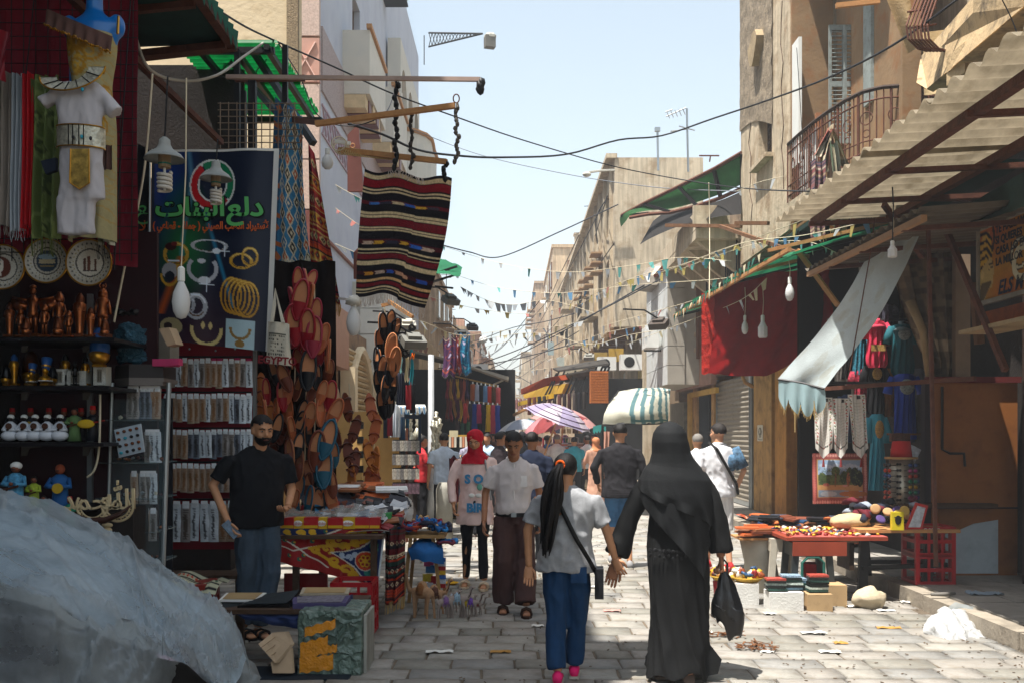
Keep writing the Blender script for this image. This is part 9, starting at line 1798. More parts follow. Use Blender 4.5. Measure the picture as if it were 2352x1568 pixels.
flood(950,785,11.2,.26,'grey floodlight with scrolled iron bracket beside the black slippers',.4);flood(935,748,11.6,.2,'smaller floodlight above the scrolled bracket',.2,'#a39e92')
sb=MB()
for a,b_,r in((925,775,16),(928,795,12),(938,765,9),(946,752,8),(930,812,9)):sb.tube([W(a+r*cos(t)*(1-t/16),b_+r*sin(t)*(1-t/16),11.3)for t in[i*PI/6 for i in J(20)]],.012,5)
mk('scroll_bracket',sb,iron,lb='black scrolled wrought iron bracket beside the black slippers',cat='bracket')
flood(1035,690,16,.26,'long grey lamp wrapped in torn plastic on a strut behind the striped rug',.7,'#4c4c48');flood(1060,770,21,.3,'dark floodlight above the hanging carpets',.1,'#33332f');flood(1085,752,24,.26,'dark lamp on a horizontal bar over the street',.3,'#2c2c2a')
flood(1513,745,19,.34,'dark floodlight with warm lit underside on the white bay',-.5,'#4a4038');flood(1353,820,30,.3,'distant tilted floodlight on the sand block',-.2,'#7c7a72');flood(1530,402,15,.01,'tiny clamp',0)if 0 else None
mk('street_lamp',T__([W(1412,391,31),W(1380,392,31),W(1352,396,31)],.04,5).ell(W(1348,401,31),(.14,.12,.08),10),M('pale_hood'),lb='small street lamp on an arm from the plain end wall corner',cat='lamp')
o=T('green_awning','small ragged green awning on struts behind the striped rug','awning',(W(1010,620,15)))
mk('canvas',lsurf([w3([(975,600,17),(1010,594,16.5),(1062,612,16)]),w3([(965,625,16),(1005,628,15.6),(1056,636,15.2)])],16,8,lambda s,t,p:V(0,0,.03*nois(p*6))),M('green_canvas','#1f6a48'),o,sm=1)
for a,b_ in(((965,640),(1050,612)),((968,655),(1058,628)),((1000,658),(1040,662)),((970,655),(1020,640))):mk('strut',R__(W(a[0],a[1],15.8),W(b_[0],b_[1],15.6),.03),iron,o)
for k,(u0,u1,v0,v1,h_,lab)in En(((1017,1047,774,862,'#46244c','purple medallion carpet hanging over the street stalls'),(1046,1058,772,858,'#6c1c24','narrow red carpet between purple and blue ones'),(1052,1080,768,858,'#12587c','deep blue patterned carpet hanging over the street stalls'))):
 cv=CV(30,70,h_);
 for j in J(3):cv.dia(.5,.2+.3*j,.4,.13,'#8c3c34' if k<2 else '#2a8aa8').dia(.5,.2+.3*j,.33,.1,h_).dia(.5,.2+.3*j,.15,.05,'#a8a0b8')
 cv.rect(0,.86,1,.9,'#a8503c' if k<2 else '#2a8aa8').rect(0,.05,1,.07,'#b9a08c');cv.speck(.2)
 scarf(u0,u1,v0,v1,20+.1*k,vcol,lab,cv=cv,frm=M('white_fringe'),fl=3,name='carpet',cat='carpet',folds=1)
gp='T-shirts and trousers hanging on the tan wall'
for k,(u,v,w_,h_,cl,lab,kd)in En(((922,855,22,120 if 0 else 75,'#1c2030','navy T-shirt hanging high by the marble shop','shirt'),(938,868,14,72,'#b0303a','red T-shirt edge hanging between navy and black ones','shirt'),(948,880,14,68,'#17171b','black printed T-shirt hanging by the marble shop','shirt'),(896,930,14,70,'#7c1f2c','maroon T-shirt hanging beside the white one','shirt'),(886,925,12,80,'#1f2c3c','dark blue T-shirt hanging behind the black slippers','shirt'),(908,928,26,75,'#c9d0d8','white T-shirt hanging on the tan wall','shirt'),(925,945,16,80,'#3c5876','blue jeans hanging beside the white T-shirt','gown'),(936,945,12,85,'#1f5f80','bright blue trousers hanging at the row end','gown'))):
 garment(u,v,14.2+.1*k,w_,h_,M('tee_%d'%k,cl,var=.15),lab,kd,gp,sleeves=w_>20)
for k,(u,v,w_,h_,cl,lab)in En(((918,818,12,36,'#8fc0bc','pale aqua towel hanging from the marble ledge'),(945,790,7,90,'#1f9aa8','turquoise cloth strip hanging by the marble slabs'),(935,815,8,60,'#cfc2a0','cream cloth strip hanging by the marble slabs'),(948,812,9,10,'#d8761c','small orange cloth on the turquoise strip'))):scarf(u-w_/2,u+w_/2,v,v+h_,13.8-.1*k,M('strip_%d'%k,cl),lab,fr=False,name='hung_towel',cat='towel')
aw=T('scalloped_awning','small white and blue scalloped awning over the hookah stall','awning',(W(945,950,15)))
cv=CV(60,16,'#d0cfc8')
for k in J(6):cv.rect(.05+k*.165,.45,.12+k*.165,1,'#6c94b8')
mk('canvas',sheet(lambda s,t:W(918+62*s-4*(1-t),928+(10*t if t<.45 else 4.5+(8+10*abs(sin(s*6*PI)))*(t-.45)/.55),15-.5*min(1,t*2)),cv),vtr,aw,sm=1)
mk('dark_frame',R__(W(918,955,14.8),W(965,957,14.8),.06).bar(W(920,955,14.8),W(920,1040,14.8),.04).bar(W(964,955,14.8),W(964,1040,14.8),.04),M('navy_frame','#1c2a3c'),aw)
b=T('tan_booth','tan painted booth wall with notched edge behind the packet racks','booth',(G(930,1175)))
mk('wall',B_((-2.35,15.2,.95),(1.3,.12,1.9)),M('booth_tan','#b9935a',var=.12),b)
for k in J(8):mk('notch',B_((-1.98,13,.35+k*.19),(.08,.05,.09)),iron,b)
mk('edge_post',B_((-2.02,13.02,.85),(.12,.08,1.7)),M('booth_tan','#b9935a'),b)
pr_=T('packet_rack','brown post rack hung with rows of grey packets','rack',(G(935,1150)))
mk('post',R__(V(-1.52,14.4,0),V(-1.52,14.4,1.65),.04),rust,pr_)
pkm_=[M('packet_%d'%i,h,ro=.3,var=.6,S_=40)for i,h in En(['#8f8c86','#6f6c6a','#a39c90'])]
for j,v in En((1010,1042,1075,1108)):
 mk('crossbar',R__(W(902,v,14.4),W(960,v,14.4),.02),iron,pr_)
 for k in J(7):mk('packet',B_(W(905+k*9,v+13,14.35),(.052,.02,.15)),pkm_[(j+k)%3]if j<3 else M('mixed_packet','#5c4650',var=.8,S_=30),lb='grey wrapped packet on the post rack, %s row'%['top','second','third','lowest'][j],cat='packet',gp_='packets on the post rack')
gp='silver hookahs on the stall'
hk=T('hookah','silver water pipe standing on the stall behind the red shirted man','hookah',(0,0,0),gp)
mk('bottle',L__((0,0,0),[(.03,0),(.09,.03),(.1,.1),(.04,.2),(.025,.24)],12),silv,hk,sm=1);mk('stem',L__((0,0,.24),[(.02,0),(.045,.05),(.02,.09),(.04,.18),(.018,.22),(.05,.32),(.06,.34),(.02,.36),(.04,.42),(.01,.44)],10),silv,hk,sm=1)
hs_=[(905,985,17.3),(918,990,17),(932,985,17.4),(944,992,17),(958,985,17.2),(1002,1010,16.5),(1010,1022,16.3),(1003,1040,16.2),(995,1032,16.1),(925,1010,16.9),(938,1008,16.9)]
for i,(u,v,Y)in En(hs_):
 p=W(u,v+25,Y)
 if i==0:hk.location=p
 else:dup(hk,p,rnd(0,3),'silver water pipe standing on the stall behind the red shirted man',gp,S_=rnd(.8,1.1))
o=T('market_stall','hookah stall with dark shelves behind the red shirted man','stall',(-2,17.5,0));mk('counter',B_((-1.8,17.6,.45),(1.3,.7,.9)),M('dark_counter','#3c3430'),o);mk('shelf',B_((-2,17.7,1.35),(1,.5,.03)),woodd,o)
o=T('market_stall','low sloping stall heaped with plastic wrapped spectacles next to the seated boy','stall',(-1.25,19,0));mk('slope',P_([V(-1.5,18,.25),V(-1,18,.25),V(-1,19.6,.85),V(-1.5,19.6,.85)],V(0,0,-.2)),M('dark_counter'),o)
for k in J(46):mk('wrapped_spectacles',B_((rnd(-1.5,-1),18+rnd(0,1.5),0),(.05,.03,.15),rz=rnd(-.6,.6)),pkm_[k%3]if k%2 else iron,lb='plastic wrapped spectacles heaped on the sloping stall',cat='spectacles',gp_='wrapped spectacles on the sloping stall').location.z=.32+.35*(k%14)/14
o=T('step','grey concrete step on which the boy sits','step',(-2.1,20.6,0));mk('block',B_((-2.2,21,.14),(1,1.6,.28)),conc,o)
o=T('jewellery_counter','yellow framed counter with white jewellery cards and a paper sign','counter',(W(1055,1100,18.5)))
p0=W(1020,1062,18.2);mk('counter',B_((p0.x+.3,18.5,.55),(.62,.6,1.05)),M('counter_wood','#a9854c'),o);mk('frame',R__(W(1015,1000,18.7),W(1083,1000,18.7),.04).bar(W(1016,1000,18.7),W(1016,1050,18.7),.04).bar(W(1082,1000,18.7),W(1082,1050,18.7),.04),M('yellow_wood','#b9923e'),o)
mk('paper_sign',B_(W(1042,995,18.5),(.16,.01,.12),rz=.1),M('cream_paper','#cfc6a4'),o)
for k in J(10):mk('card',B_(W(1021+k*6.2,1014,18.6),(.04,.01,.2)),[M('white_card'),iron,M('white_card'),M('peach_card','#c98c6c')][k%4],lb='jewellery card hanging on the yellow framed counter',cat='card',gp_='cards on the yellow framed counter')
for k in J(26):mk('trinket',E_((p0.x+rnd(.02,.58),18.3+rnd(0,.5),1.1+rnd(0,.04)),(.03,.03,.02),6,jit=.3),rch([M('white_card'),M('peach_card'),tm_[3],tm_[5]]),lb='bright trinket laid on the yellow framed counter',cat='trinket',gp_='trinkets on the yellow framed counter')
cv=CV(20,50,'#5c0f1a')
for k in J(12):cv.dia(.5,.04+k*.083,.16,.03,'#15101a');
cv.rect(.05,0,.1,1,'#15101a').rect(.9,0,.95,1,'#15101a').speck(.15)
scarf(1031,1056,1048,1150,15.6,vcol,'dark red kilim with black diamonds hung over the stall end',cv=cv,fr=False,name='kilim',cat='kilim',folds=1);scarf(1056,1066,1046,1140,15.7,M('blue_white_cloth','#8fa3c0',var=.6,S_=12),'blue and white cloth beside the dark red kilim',fr=False,name='cloth',cat='cloth');scarf(1064,1078,1046,1100,15.8,MATS['red_scarf'],'plain red cloth hanging behind the blue and white one',fr=False,name='cloth',cat='cloth')
mk('grey_bollard',F_([(V(-1,14.7,0),.13,.13,XA,YA),(V(-1,14.7,.75),.12,.12,XA,YA),(V(-1,14.7,.85),.08,.08,XA,YA)],14),M('bollard_grey','#8d8a80',var=.2),lb='round topped grey bollard beside the kilim',cat='bollard',sm=1)
YD=27;o=T('clothes_stall','big clothes stall front with dark depth, rails and awning edge','stall',(-1.3,28,0))
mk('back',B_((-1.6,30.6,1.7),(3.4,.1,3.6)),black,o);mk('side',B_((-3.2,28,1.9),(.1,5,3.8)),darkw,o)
mk('roof',P_([V(-3.3,24.5,3.75),V(-1.7,26,3.45),V(-.1,27.4,2.75+.2),V(-.1,30,3.2),V(-3.3,30,3.9)],V(0,0,.05)),M('dull_tin','#6c6250',var=.3),o)
for v in(878,958):pass
for(u0,v0,u1,v1)in((1040,862,1145,886),(1085,920,1150,930),(1078,960,1145,966)):mk('rail',R__(W(u0,v0,YD),W(u1,v1,YD),.04),M('brass_rail','#a8884c'),o)
dr1=[('#a85c34','shirt'),('#a9b0c0','shirt'),('#17171c','shirt'),('#6c94b8','shirt'),('#c8402c','shirt'),('#5c3c1c','shirt'),('#c85c5c','shirt')]
dr2=[('#1c1c28','dress'),('#1c3c8c','dress'),('#b02c5c','dress'),('#131316','dress'),('#d8b01c','dress'),('#b83a50','dress'),('#2c48a0','dress')]
nm1=['rust brown','silver grey','black lettered','pale blue','red','dark brown','salmon'];nm2=['black and teal','royal blue','magenta','plain black','bright yellow','pink floral','cobalt blue']
for k,((cl,kd),n_)in En(zip(dr1,nm1)):
 g_=garment(1086+k*9.6,881+k*1.3,YD-.1,13,38,M('top_%d'%k,cl,var=.2),n_+' top on a white bust in the upper row of the dress wall',kd,'tops and dresses on the dress wall',sleeves=False);mk('bust',bust(1086+k*9.6,880+k*1.3,YD-.1,10),whitep,g_,sm=1)
for k,((cl,kd),n_)in En(zip(dr2,nm2)):
 g_=garment(1079+k*10.6,926+k*.6,YD-.3,14,[50,62,44,60,62,66,66][k],M('dr_%d'%k,cl,var=.15),n_+' dress on a white bust in the lower row of the dress wall',kd,'tops and dresses on the dress wall',sleeves=False);mk('bust',bust(1079+k*10.6,925+k*.6,YD-.3,10),whitep,g_,sm=1)
sc2=['#8c2c34','#a8742c','#5c1c3c','#c9a02c','#6c2c24','#b0583c','#3c2c4c','#7c3424']
for k in J(14):
 u=1028+(k%7)*7.5;v=872+(k//7)*44
 scarf(u-3,u+3.5,v,v+40+4*(k%3),24.5+.1*k,M('rackscarf_%d'%(k%8),sc2[k%8],var=.3),'%s scarf hanging in the dark side of the clothes stall'%['wine red','ochre','plum','yellow','brown red','rust','violet','brown'][k%8],fl=4,name='scarf',gr='scarves in the dark side of the clothes stall')
for k,(u,v,h_,cl,n_)in En(((1068,925,46,'#a82c2c','red'),(1062,970,40,'#1f4c3c','dark green'),(1075,968,40,'#2c5c3c','green patterned'),(1050,965,40,'#3c2c2c','dark brown'))):garment(u,v,24.2,9,h_,M('side_%d'%k,cl,var=.3,S_=20),n_+' garment low in the side of the clothes stall','shirt','garments in the side of the clothes stall',sleeves=False)
mk('tilted_lamp_sheet',B_(W(1128,885,30),(.9,.3,.04),mat=MR(R(-25),3,'Y')),whitep,lb='tilted white fluorescent fitting above the dress wall',cat='lamp')
for k,(u,v,Y,lab)in En(((1102,850,33,'white air conditioner on the pale wall over the dress wall'),(1393,835,30,'white air conditioner high on the sand block front'),(1448,832,26,'white air conditioner by the rusty balconies'))):o=T('air_conditioner',lab,'air conditioner',(W(u,v,Y)));mk('casing',B_(W(u,v,Y),(.55,.4,.4)),whitep,o);mk('fan_grille',L__(W(u,v,Y)+V(-.05,-.205,0),[(.14,0),(.02,-.01)],14,ax=V(0,-1,0)),iron,o)
mk('white_notice',B_(W(1141,920-16,33),(.3,.04,.55)),whitep,lb='white notice board with red lines high past the dress wall',cat='notice')
cv=None;mk('scalloped_awning',G_(lambda s,t:W(1148+64*s,916+(22+5*abs(sin(s*7*PI)))*t,36-3*t)+V(0,0,.05*sin(s*7*2*PI)),60,8),M('chocolate_canvas','#5c3a34',var=.2),lb='brown scalloped awning strung across the far end of the street',cat='awning',sm=1)
mk('pale_beam',R__(W(1180,952,27),W(1225,930,25),.06),woodp,lb='pale sloping pole below the brown scalloped awning',cat='pole')
lw=T('low_wall','low white tiled wall with dark coping in front of the clothes racks','wall',(1.3,25,0))
mk('core',B_((1.45,25.3,.42),(1.75,.25,.84)),M('tile_grout','#8a857c'),lw);mk('coping',B_((1.45,25.2,.9),(1.8,.4,.07)),M('dark_coping','#33383c'),lw);mk('plinth',B_((1.45,25.1,.09),(1.85,.5,.18)),stucco2,lw)
for k in J(8):
 for j in J(2):mk('tile',B_((.7+k*.215+(.1 if j else 0),25.165,.36+j*.33),(.205,.03,.31)),M('cream_tile','#c9c6ba',ro=.4,var=.06),lw)
def umbrella(u,v,Y,r,tilt,mats,lb,lean=0,pole_=True,segs=8):
 o=T('umbrella',lb,'umbrella',(W(u,v,Y)));m=MR(tilt[0],3,'X')@MR(tilt[1],3,'Y');c0=W(u,v,Y)
 for k in J(segs):
  def pf(s,t,k=k):
   a=2*PI*(k+s)/segs;rr_=r*t*(1-.05*sin(PI*s)*t);return c0+m@V(rr_*cos(a),rr_*sin(a),-.42*r*t*t+.03*r*sin(PI*s)*t)
  mk('panel',G_(pf,6,7),mats[k%len(mats)],o,sm=1)
  a=2*PI*k/segs;mk('rib',T__([c0+m@V(r*t*cos(a),r*t*sin(a),-.42*r*t*t-.015)for t in(.05,.35,.7,1)],.012,4),steel,o)
 mk('pole',T__([c0+V(0,0,.02),c0+m@V(0,0,-1.9)],.02,6),woodp,o);return o
lil2=M('lilac_canvas','#a49ab8',ro=.7,var=.1,tl_=.35);lilw=M('white_lilac_canvas','#c6bcc8',ro=.7,tl_=.35)
uo=umbrella(1292,932,22.5,.8,(R(8),R(20)),[lil2,lilw],'lilac and white striped parasol tilted over the stalls')
c0=W(1292,932,22.5);m=MR(R(8),3,'X')@MR(R(20),3,'Y')
for q in(.35,.55,.75,.92):mk('stripe_ring',T__([c0+m@V(.8*q*cos(t),.8*q*sin(t),-.42*.8*q*q+.008)for t in[i*PI/16 for i in J(33)]],.01,4),M('plum_stripe','#5c4660'),uo)
umbrella(1262,950,24,.85,(R(4),R(-16)),[M('pink_canvas','#c78a90',tl_=.4),M('rust_red_canvas','#8c3a3c',tl_=.3)],'pink and dark red parasol behind the lilac one');umbrella(1300,938,26,.9,(R(5),R(8)),[M('pale_pink_canvas','#cf9c98',tl_=.4)],'pale pink parasol peeping over the lilac one');umbrella(1197,962,25,.62,(0,R(-6)),[M('white_canvas2','#c9ccd0',tl_=.4),M('grey_canvas2','#9aa6b8',tl_=.4)],'white and grey striped parasol in the middle of the far stalls')
o=T('striped_awning','white and green striped hooded awning on a frame beside the white bay','awning',(W(1460,960,19)))
cv=CV(70,50,'#c9c7b6')
for k in J(6):cv.poly([(.42+.1*k,0),(.47+.1*k,0),(.5+.13*k,1),(.44+.13*k,1)],'#56787c')
cv.rect(.45,.86,1,.93,'#3c6a6c').speck(.04)
rows=[w3([(1420,898,20.5),(1455,892,20.5),(1500,889,20),(1540,892,19.5)]),w3([(1400,925,19.8),(1440,912,19.3),(1500,900,18.9),(1538,915,19)]),w3([(1388,950,19.2),(1430,942,18.6),(1490,940,18.4),(1536,950,18.8)]),w3([(1384,976,19.2),(1430,972,18.6),(1490,972,18.4),(1534,970,18.8)])]
A=lsurf(rows,69,49,lambda s,t,p:V(0,0,.02*nois(p*4)));A.col=np.concatenate([cv.a.reshape(-1,3),np.ones((3500,1))],1);mk('canvas',A,vtr,o,sm=1)
mk('frame',T__([rows[3][0],rows[3][1],rows[3][2],rows[3][3]],.025,5).tube([rows[0][0],rows[1][0],rows[3][0]],.025,5).tube([rows[3][0],W(1384,1120,19.3)],.025,5),iron,o)
mk('teal_fringe',G_(lambda s,t:W(1362+30*s,978+(12+6*abs(sin(s*15)))*t-6*s,19.6),24,4),M('teal_cloth','#3a9490',tl_=.2),lb='ragged teal cloth hanging from the striped awning corner',cat='cloth')
o=T('canopy_frame','dark tin roofs and tangled struts over the far clothes shops','canopy',(W(1320,860,28)))
tin=M('dark_tin','#3c3833',var=.3)
mk('tin_roof',P_([W(1270,848,29),W(1390,828,25),W(1398,838,24.5),W(1282,854,28)],V(0,0,.05)),tin,o);mk('tin_roof',P_([W(1280,866,28),W(1360,850,25),W(1390,862,24.5),W(1300,878,27.5)],V(0,0,.05)),tin,o)
for k in J(14):a=(1240+k*11,930-k*3);b_=(1275+k*9,852-k*1.2);mk('strut',R__(W(a[0],a[1],28-k*.25),W(b_[0]+rnd(-10,16),b_[1]+rnd(0,12),28-k*.25),.05),iron,o)
mk('orange_awning',P_([W(1196,893,34),W(1197,905,34),W(1255,884,29),W(1290,872,27),W(1282,862,27),W(1250,868,29)],V(.3,.3,.05)),M('orange_canvas','#b04a22',tl_=.3,var=.15),lb='orange canvas awning over the far clothes shops',cat='awning');mk('yellow_awning',P_([W(1200,906,33),W(1255,886,29),W(1300,880,26.5),W(1290,902,26.5),W(1205,914,32)],V(.2,.5,.0)),M('ochre_canvas','#b08a2c',tl_=.3,var=.15),lb='ochre canvas awning below the orange one',cat='awning')
mk('yellow_strip',R__(W(1192,927,31),W(1270,908,26),.05,.12),M('box_yellow'),lb='bright yellow strip along the far awning edge',cat='strip')
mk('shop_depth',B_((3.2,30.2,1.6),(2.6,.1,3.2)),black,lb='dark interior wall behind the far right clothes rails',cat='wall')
gc=['#6c3c34','#7c4a3c','#1c1c24','#3c3430','#5c3c3a','#4c4440','#6c4440','#3a2c30','#4c2c2c','#5c5450','#26262c','#34302c']
for k,cl in En(gc):garment(1216+k*11.5,912-k*1.2,27.5-k*.25,10,40,M('rail_%d'%k,cl,var=.25),'%s dress hanging in the row under the far canopy'%['terracotta','brick','black','dark olive','dusty brown','charcoal','rosewood','aubergine','oxblood','taupe','ink blue','umber'][k],'shirt','dresses under the far canopy',sleeves=False)
garment(1216,960,25.5,13,70,M('green_abaya','#1f5c4c',var=.15),'sea green long dress on a stand beside the parasol','gown',sleeves=False);garment(1228+5,965,26.5,10,50,M('wine_dress','#5c1420'),'wine red dress hanging behind the sea green one','gown',sleeves=False);garment(1167,962,29,8,42,bkm,'black mannequin dress by the far white parasol','gown',sleeves=False)
wk=T('wicker_box','orange brown wicker cabinet hung on the wall of the far shops','wicker box',(W(1376,925,23)));a=W(1356,852,23);c_=W(1397,925,23)
mk('panel',B_(((a.x+c_.x)/2,23.1,(a.z+c_.z)/2),(c_.x-a.x,.3,a.z-c_.z)),M('orange_wicker','#b5692c',var=.3,S_=30,bu=.8,bs_=60),wk)
for j in J(12):mk('slat',B_(((a.x+c_.x)/2,22.94,a.z-(a.z-c_.z)*(j+.5)/12),(c_.x-a.x,.02,.035)),M('orange_wicker','#b5692c'),wk)
rk_=T('clothes_rack','steel rack of small hanging clothes behind the low white wall','clothes rack',(W(1290,1050,27)))
mk('rail',R__(W(1242,1004,27),W(1328,1004,27),.03).bar(W(1242,1004,27),W(1242,1060,27),.03).bar(W(1328,1004,27),W(1328,1060,27),.03),steel,rk_)
for k in J(13):garment(1248+k*6,1005,27,5,22,M('kid_%d'%(k%7),['#a82c3c','#2c6c9c','#3c7c4c','#c9c4b8','#6c3c7c','#d87c2c','#26262c'][k%7]),'small %s garment on the steel rack'%['red','blue','green','cream','violet','orange','black'][k%7],'shirt','small clothes on the steel rack',sleeves=False)
for j in J(9):
 for k in J(5):mk('folded_cloth',B_(W(1262+k*17+rnd(-2,2),1046-j*3.6,26.2),(.19,.2,.036),rz=rnd(-.1,.1)),M('fold_%d'%((j*3+k)%6),['#c9bfae','#8c5a4c','#b9c4cf','#5c6c7c','#a8948c','#c97c5c'][(j*3+k)%6]),lb='folded cloth in the piles behind the low white wall',cat='folded cloth',gp_='folded cloths behind the low white wall')
mk('display_table',B_((1.4,26.4,.42),(1.6,.7,.84)),M('dark_counter'),lb='table carrying the folded cloths behind the low wall',cat='table')
bgc=['#8c6c4c','#c9b48c','#5c3c2c','#b0906c','#8c3c3c','#3c3c4c']
for k in J(16):mk('handbag',B_(W(1242+(k%8)*13,972+(k//8)*17,27.5),(.12,.08,.13)).tube([W(1238+(k%8)*13,966+(k//8)*17,27.5),W(1242+(k%8)*13,958+(k//8)*17,27.5),W(1246+(k%8)*13,966+(k//8)*17,27.5)],.01,4),M('bag_%d'%(k%6),bgc[k%6]),lb='%s handbag hanging behind the parasols'%['brown','sand','dark brown','tan','red','slate'][k%6],cat='handbag',gp_='handbags behind the parasols')
mk('hanging_robe',G_(lambda s,t:W(1385+16*s-3*t,990+52*t,21)+V(0,.04*sin(s*12),0),12,12),M('peach_robe','#b98a78'),lb='dusty peach robe hanging under the striped awning',cat='robe',sm=1)
for k,(u,v,w_,h_,Y,cl,lab)in En(((1415,815,34,30,31,'#b08c34','yellow ochre panel below the sand block balcony'),(1380,822,30,26,34,'#a88a40','faded yellow panel further along the sand block'),(1318,850,40,24,42,'#b3a890','framed cream shop sign on the far block'),(1265,800,14,30,60,'#8fa3a6','grey green window bay on the far houses'),(1288,830,16,20,52,'#a8b0a8','pale sign board on the far houses'))):mk('wall_panel',B_(W(u,v,Y),(w_/F*Y,.1,h_/F*Y)),M('panel_%d'%k,cl,var=.15),lb=lab,cat='panel')
o=T('roof_antenna','thin television aerial on a tall mast over the shade cloth awning','antenna',(W(1580,390,27)))
mk('mast',T__([W(1581,395,27),W(1578,250,27)],.03,5),steel,o)
for(a,b_)in(((1530,268),(1576,248)),((1528,258),(1545,252)),((1540,302),(1578,297)),((1560,290),(1596,300))):mk('boom',T__([W(a[0],a[1],27),W(b_[0],b_[1],27)],.018,4),steel,o)
for k in J(5):mk('element',T__([W(1532+k*9,258-k*2,26.8),W(1538+k*9,272-k*2,27.2)],.012,4),steel,o)
o=T('roof_post','short grey roof post with a boxed head','post',(W(1512,392,30)));mk('post',R__(W(1512,392,30),W(1510,296,30),.06),steel,o);mk('head_box',B_(W(1510,298,30),(.16,.12,.12)),steel,o)
mk('rust_aerial',R__(W(1606,358,24),W(1652,358,24),.03).bar(W(1632,358,24),W(1630,372,24),.03),rust,lb='rusty bar aerial above the shade cloth awning',cat='antenna')
for k,(u,v,Y)in En(((1318,640,55),(1300,680,70),(1110,780,60))):o=T('satellite_dish',['pale dish on the sand block roof edge','second dish further along the roofs','dish on the shaded side roofs'][k],'satellite dish',(W(u,v,Y)),'satellite dishes');mk('dish',L__(W(u,v,Y),[(.28,0),(.2,.05),(.04,.09)],14,ax=V(.3,1,-.5)),whitep,o,sm=1);mk('arm',T__([W(u,v,Y),W(u,v+8,Y)],.03,4),steel,o)
def cablep(pts,r,lb,mat=cable,sag=0):
 P=w3(pts);A=interp([P],60)[0];return mk('cable',T__(A,r,5),mat,lb=lb,cat='cable',sm=1)
cablep([(478,8,8),(560,60,9),(640,98,10),(780,160,11),(900,215,12),(1050,270,13),(1200,322,15),(1400,380,17),(1560,412,17),(1700,432,16),(1860,440,12),(2100,437,10.5)],.01,'long black cable running from the dark awning across to the corrugated awning')
cablep([(800,285,10),(880,310,10.5),(960,345,11),(1050,358,12),(1150,362,13),(1300,355,15),(1420,322,16),(1520,312,16.5),(1640,272,16),(1760,232,15),(1900,180,13),(2050,105,11),(2205,-5,10)],.014,'thick black cable dipping across the sky to the upper balcony')
cablep([(300,40,7),(340,155,7),(420,186,7.5),(500,172,8),(560,130,9),(610,95,10)],.012,'pale cable sagging under the dark awning',M('pale_cable','#a39e94'))
cablep([(640,100,10),(690,180,10),(730,265,10),(800,290,10),(880,265,10),(905,215,12)],.006,'thin wire looping beside the green roof sheet')
cablep([(940,295,30),(1100,355,28),(1300,400,25),(1500,430,22),(1700,440,18)],.01,'faint thin wire crossing high over the street',M('faint_wire','#6f747a'))
bund=[((1140,905),(1290,790),(1395,450),100,30),((1120,880),(1270,750),(1410,560),90,30),((1130,890),(1240,740),(1380,480),110,32),((1090,850),(1250,700),(1330,540),80,34),((1040,880),(1200,810),(1480,655),50,24),((1020,860),(1220,790),(1520,640),40,23),((1060,870),(1180,820),(1400,700),60,30),((1080,830),(1150,800),(1240,690),70,40),((1100,860),(1160,855),(1330,760),70,38),((1020,800),(1180,752),(1320,720),50,32),((1000,845),(1130,835),(1350,780),40,30),((1060,780),(1220,880),(1270,900),60,40),((1005,560),(1150,590),(1420,470),30,26)]
for k,(a,b_,c_,Ya,Yc)in En(bund):cablep([(a[0],a[1],Ya),((a[0]+b_[0])/2,(a[1]+b_[1])/2+4,(Ya*.75+Yc*.25)),(b_[0],b_[1],(Ya+Yc)/2),((b_[0]+c_[0])/2,(b_[1]+c_[1])/2+3,(Ya*.25+Yc*.75)),(c_[0],c_[1],Yc)],.018,'one of the many thin wires strung between far house fronts',M('far_wire','#3a3c40'));COL.objects[-1]['group']='wires strung between the far houses'
for(pts,lab,m_,r)in(([(1830,110,11),(1842,300,11),(1850,430,11)],'thin wire hanging before the ochre loggia',cable,.004),([(1628,420,19),(1630,520,19),(1628,700,18),(1615,800,17.5)],'pale wire hanging beside the red carpet edge',string_,.01),([(2302,0,8),(2330,60,8),(2365,170,8)],'dark wire hanging before the peeling balcony',cable,.005),([(350,170,6.5),(330,400,6.5),(285,620,6.5),(262,740,6.5)],'pale rope slanting beside the maroon cloth',string_,.008),([(1395,455,31),(1370,500,31),(1372,560,31)],'dark wire bracket on the plain end wall',iron,.02),([(300,0,6.2),(280,300,6.2),(262,620,6.2)],'black cord hanging over the maroon cloth',cable,.005),([(78,0,6.1),(50,250,6.1),(8,560,6.1)],'dark cord slanting over the pale scarves',cable,.004),([(230,905,6.6),(228,1020,6.6),(218,1075,6.6),(200,1095,6.6)],'pale cable curving beside the figurine shelves',string_,.008)):cablep(pts,r,lab,m_)
fc_=[M('flag_white','#cfd2d2',tl_=.45,ro=.7,var=.08),M('flag_grey','#a3a8ac',tl_=.45,ro=.7),M('flag_blue','#6c9cc0',tl_=.45),M('flag_yellow','#c9b870',tl_=.45),M('flag_teal','#6cb4ae',tl_=.45),M('flag_red','#c08078',tl_=.45),M('flag_cream','#cfc4a0',tl_=.45),M('flag_dark','#2c2c2c')]
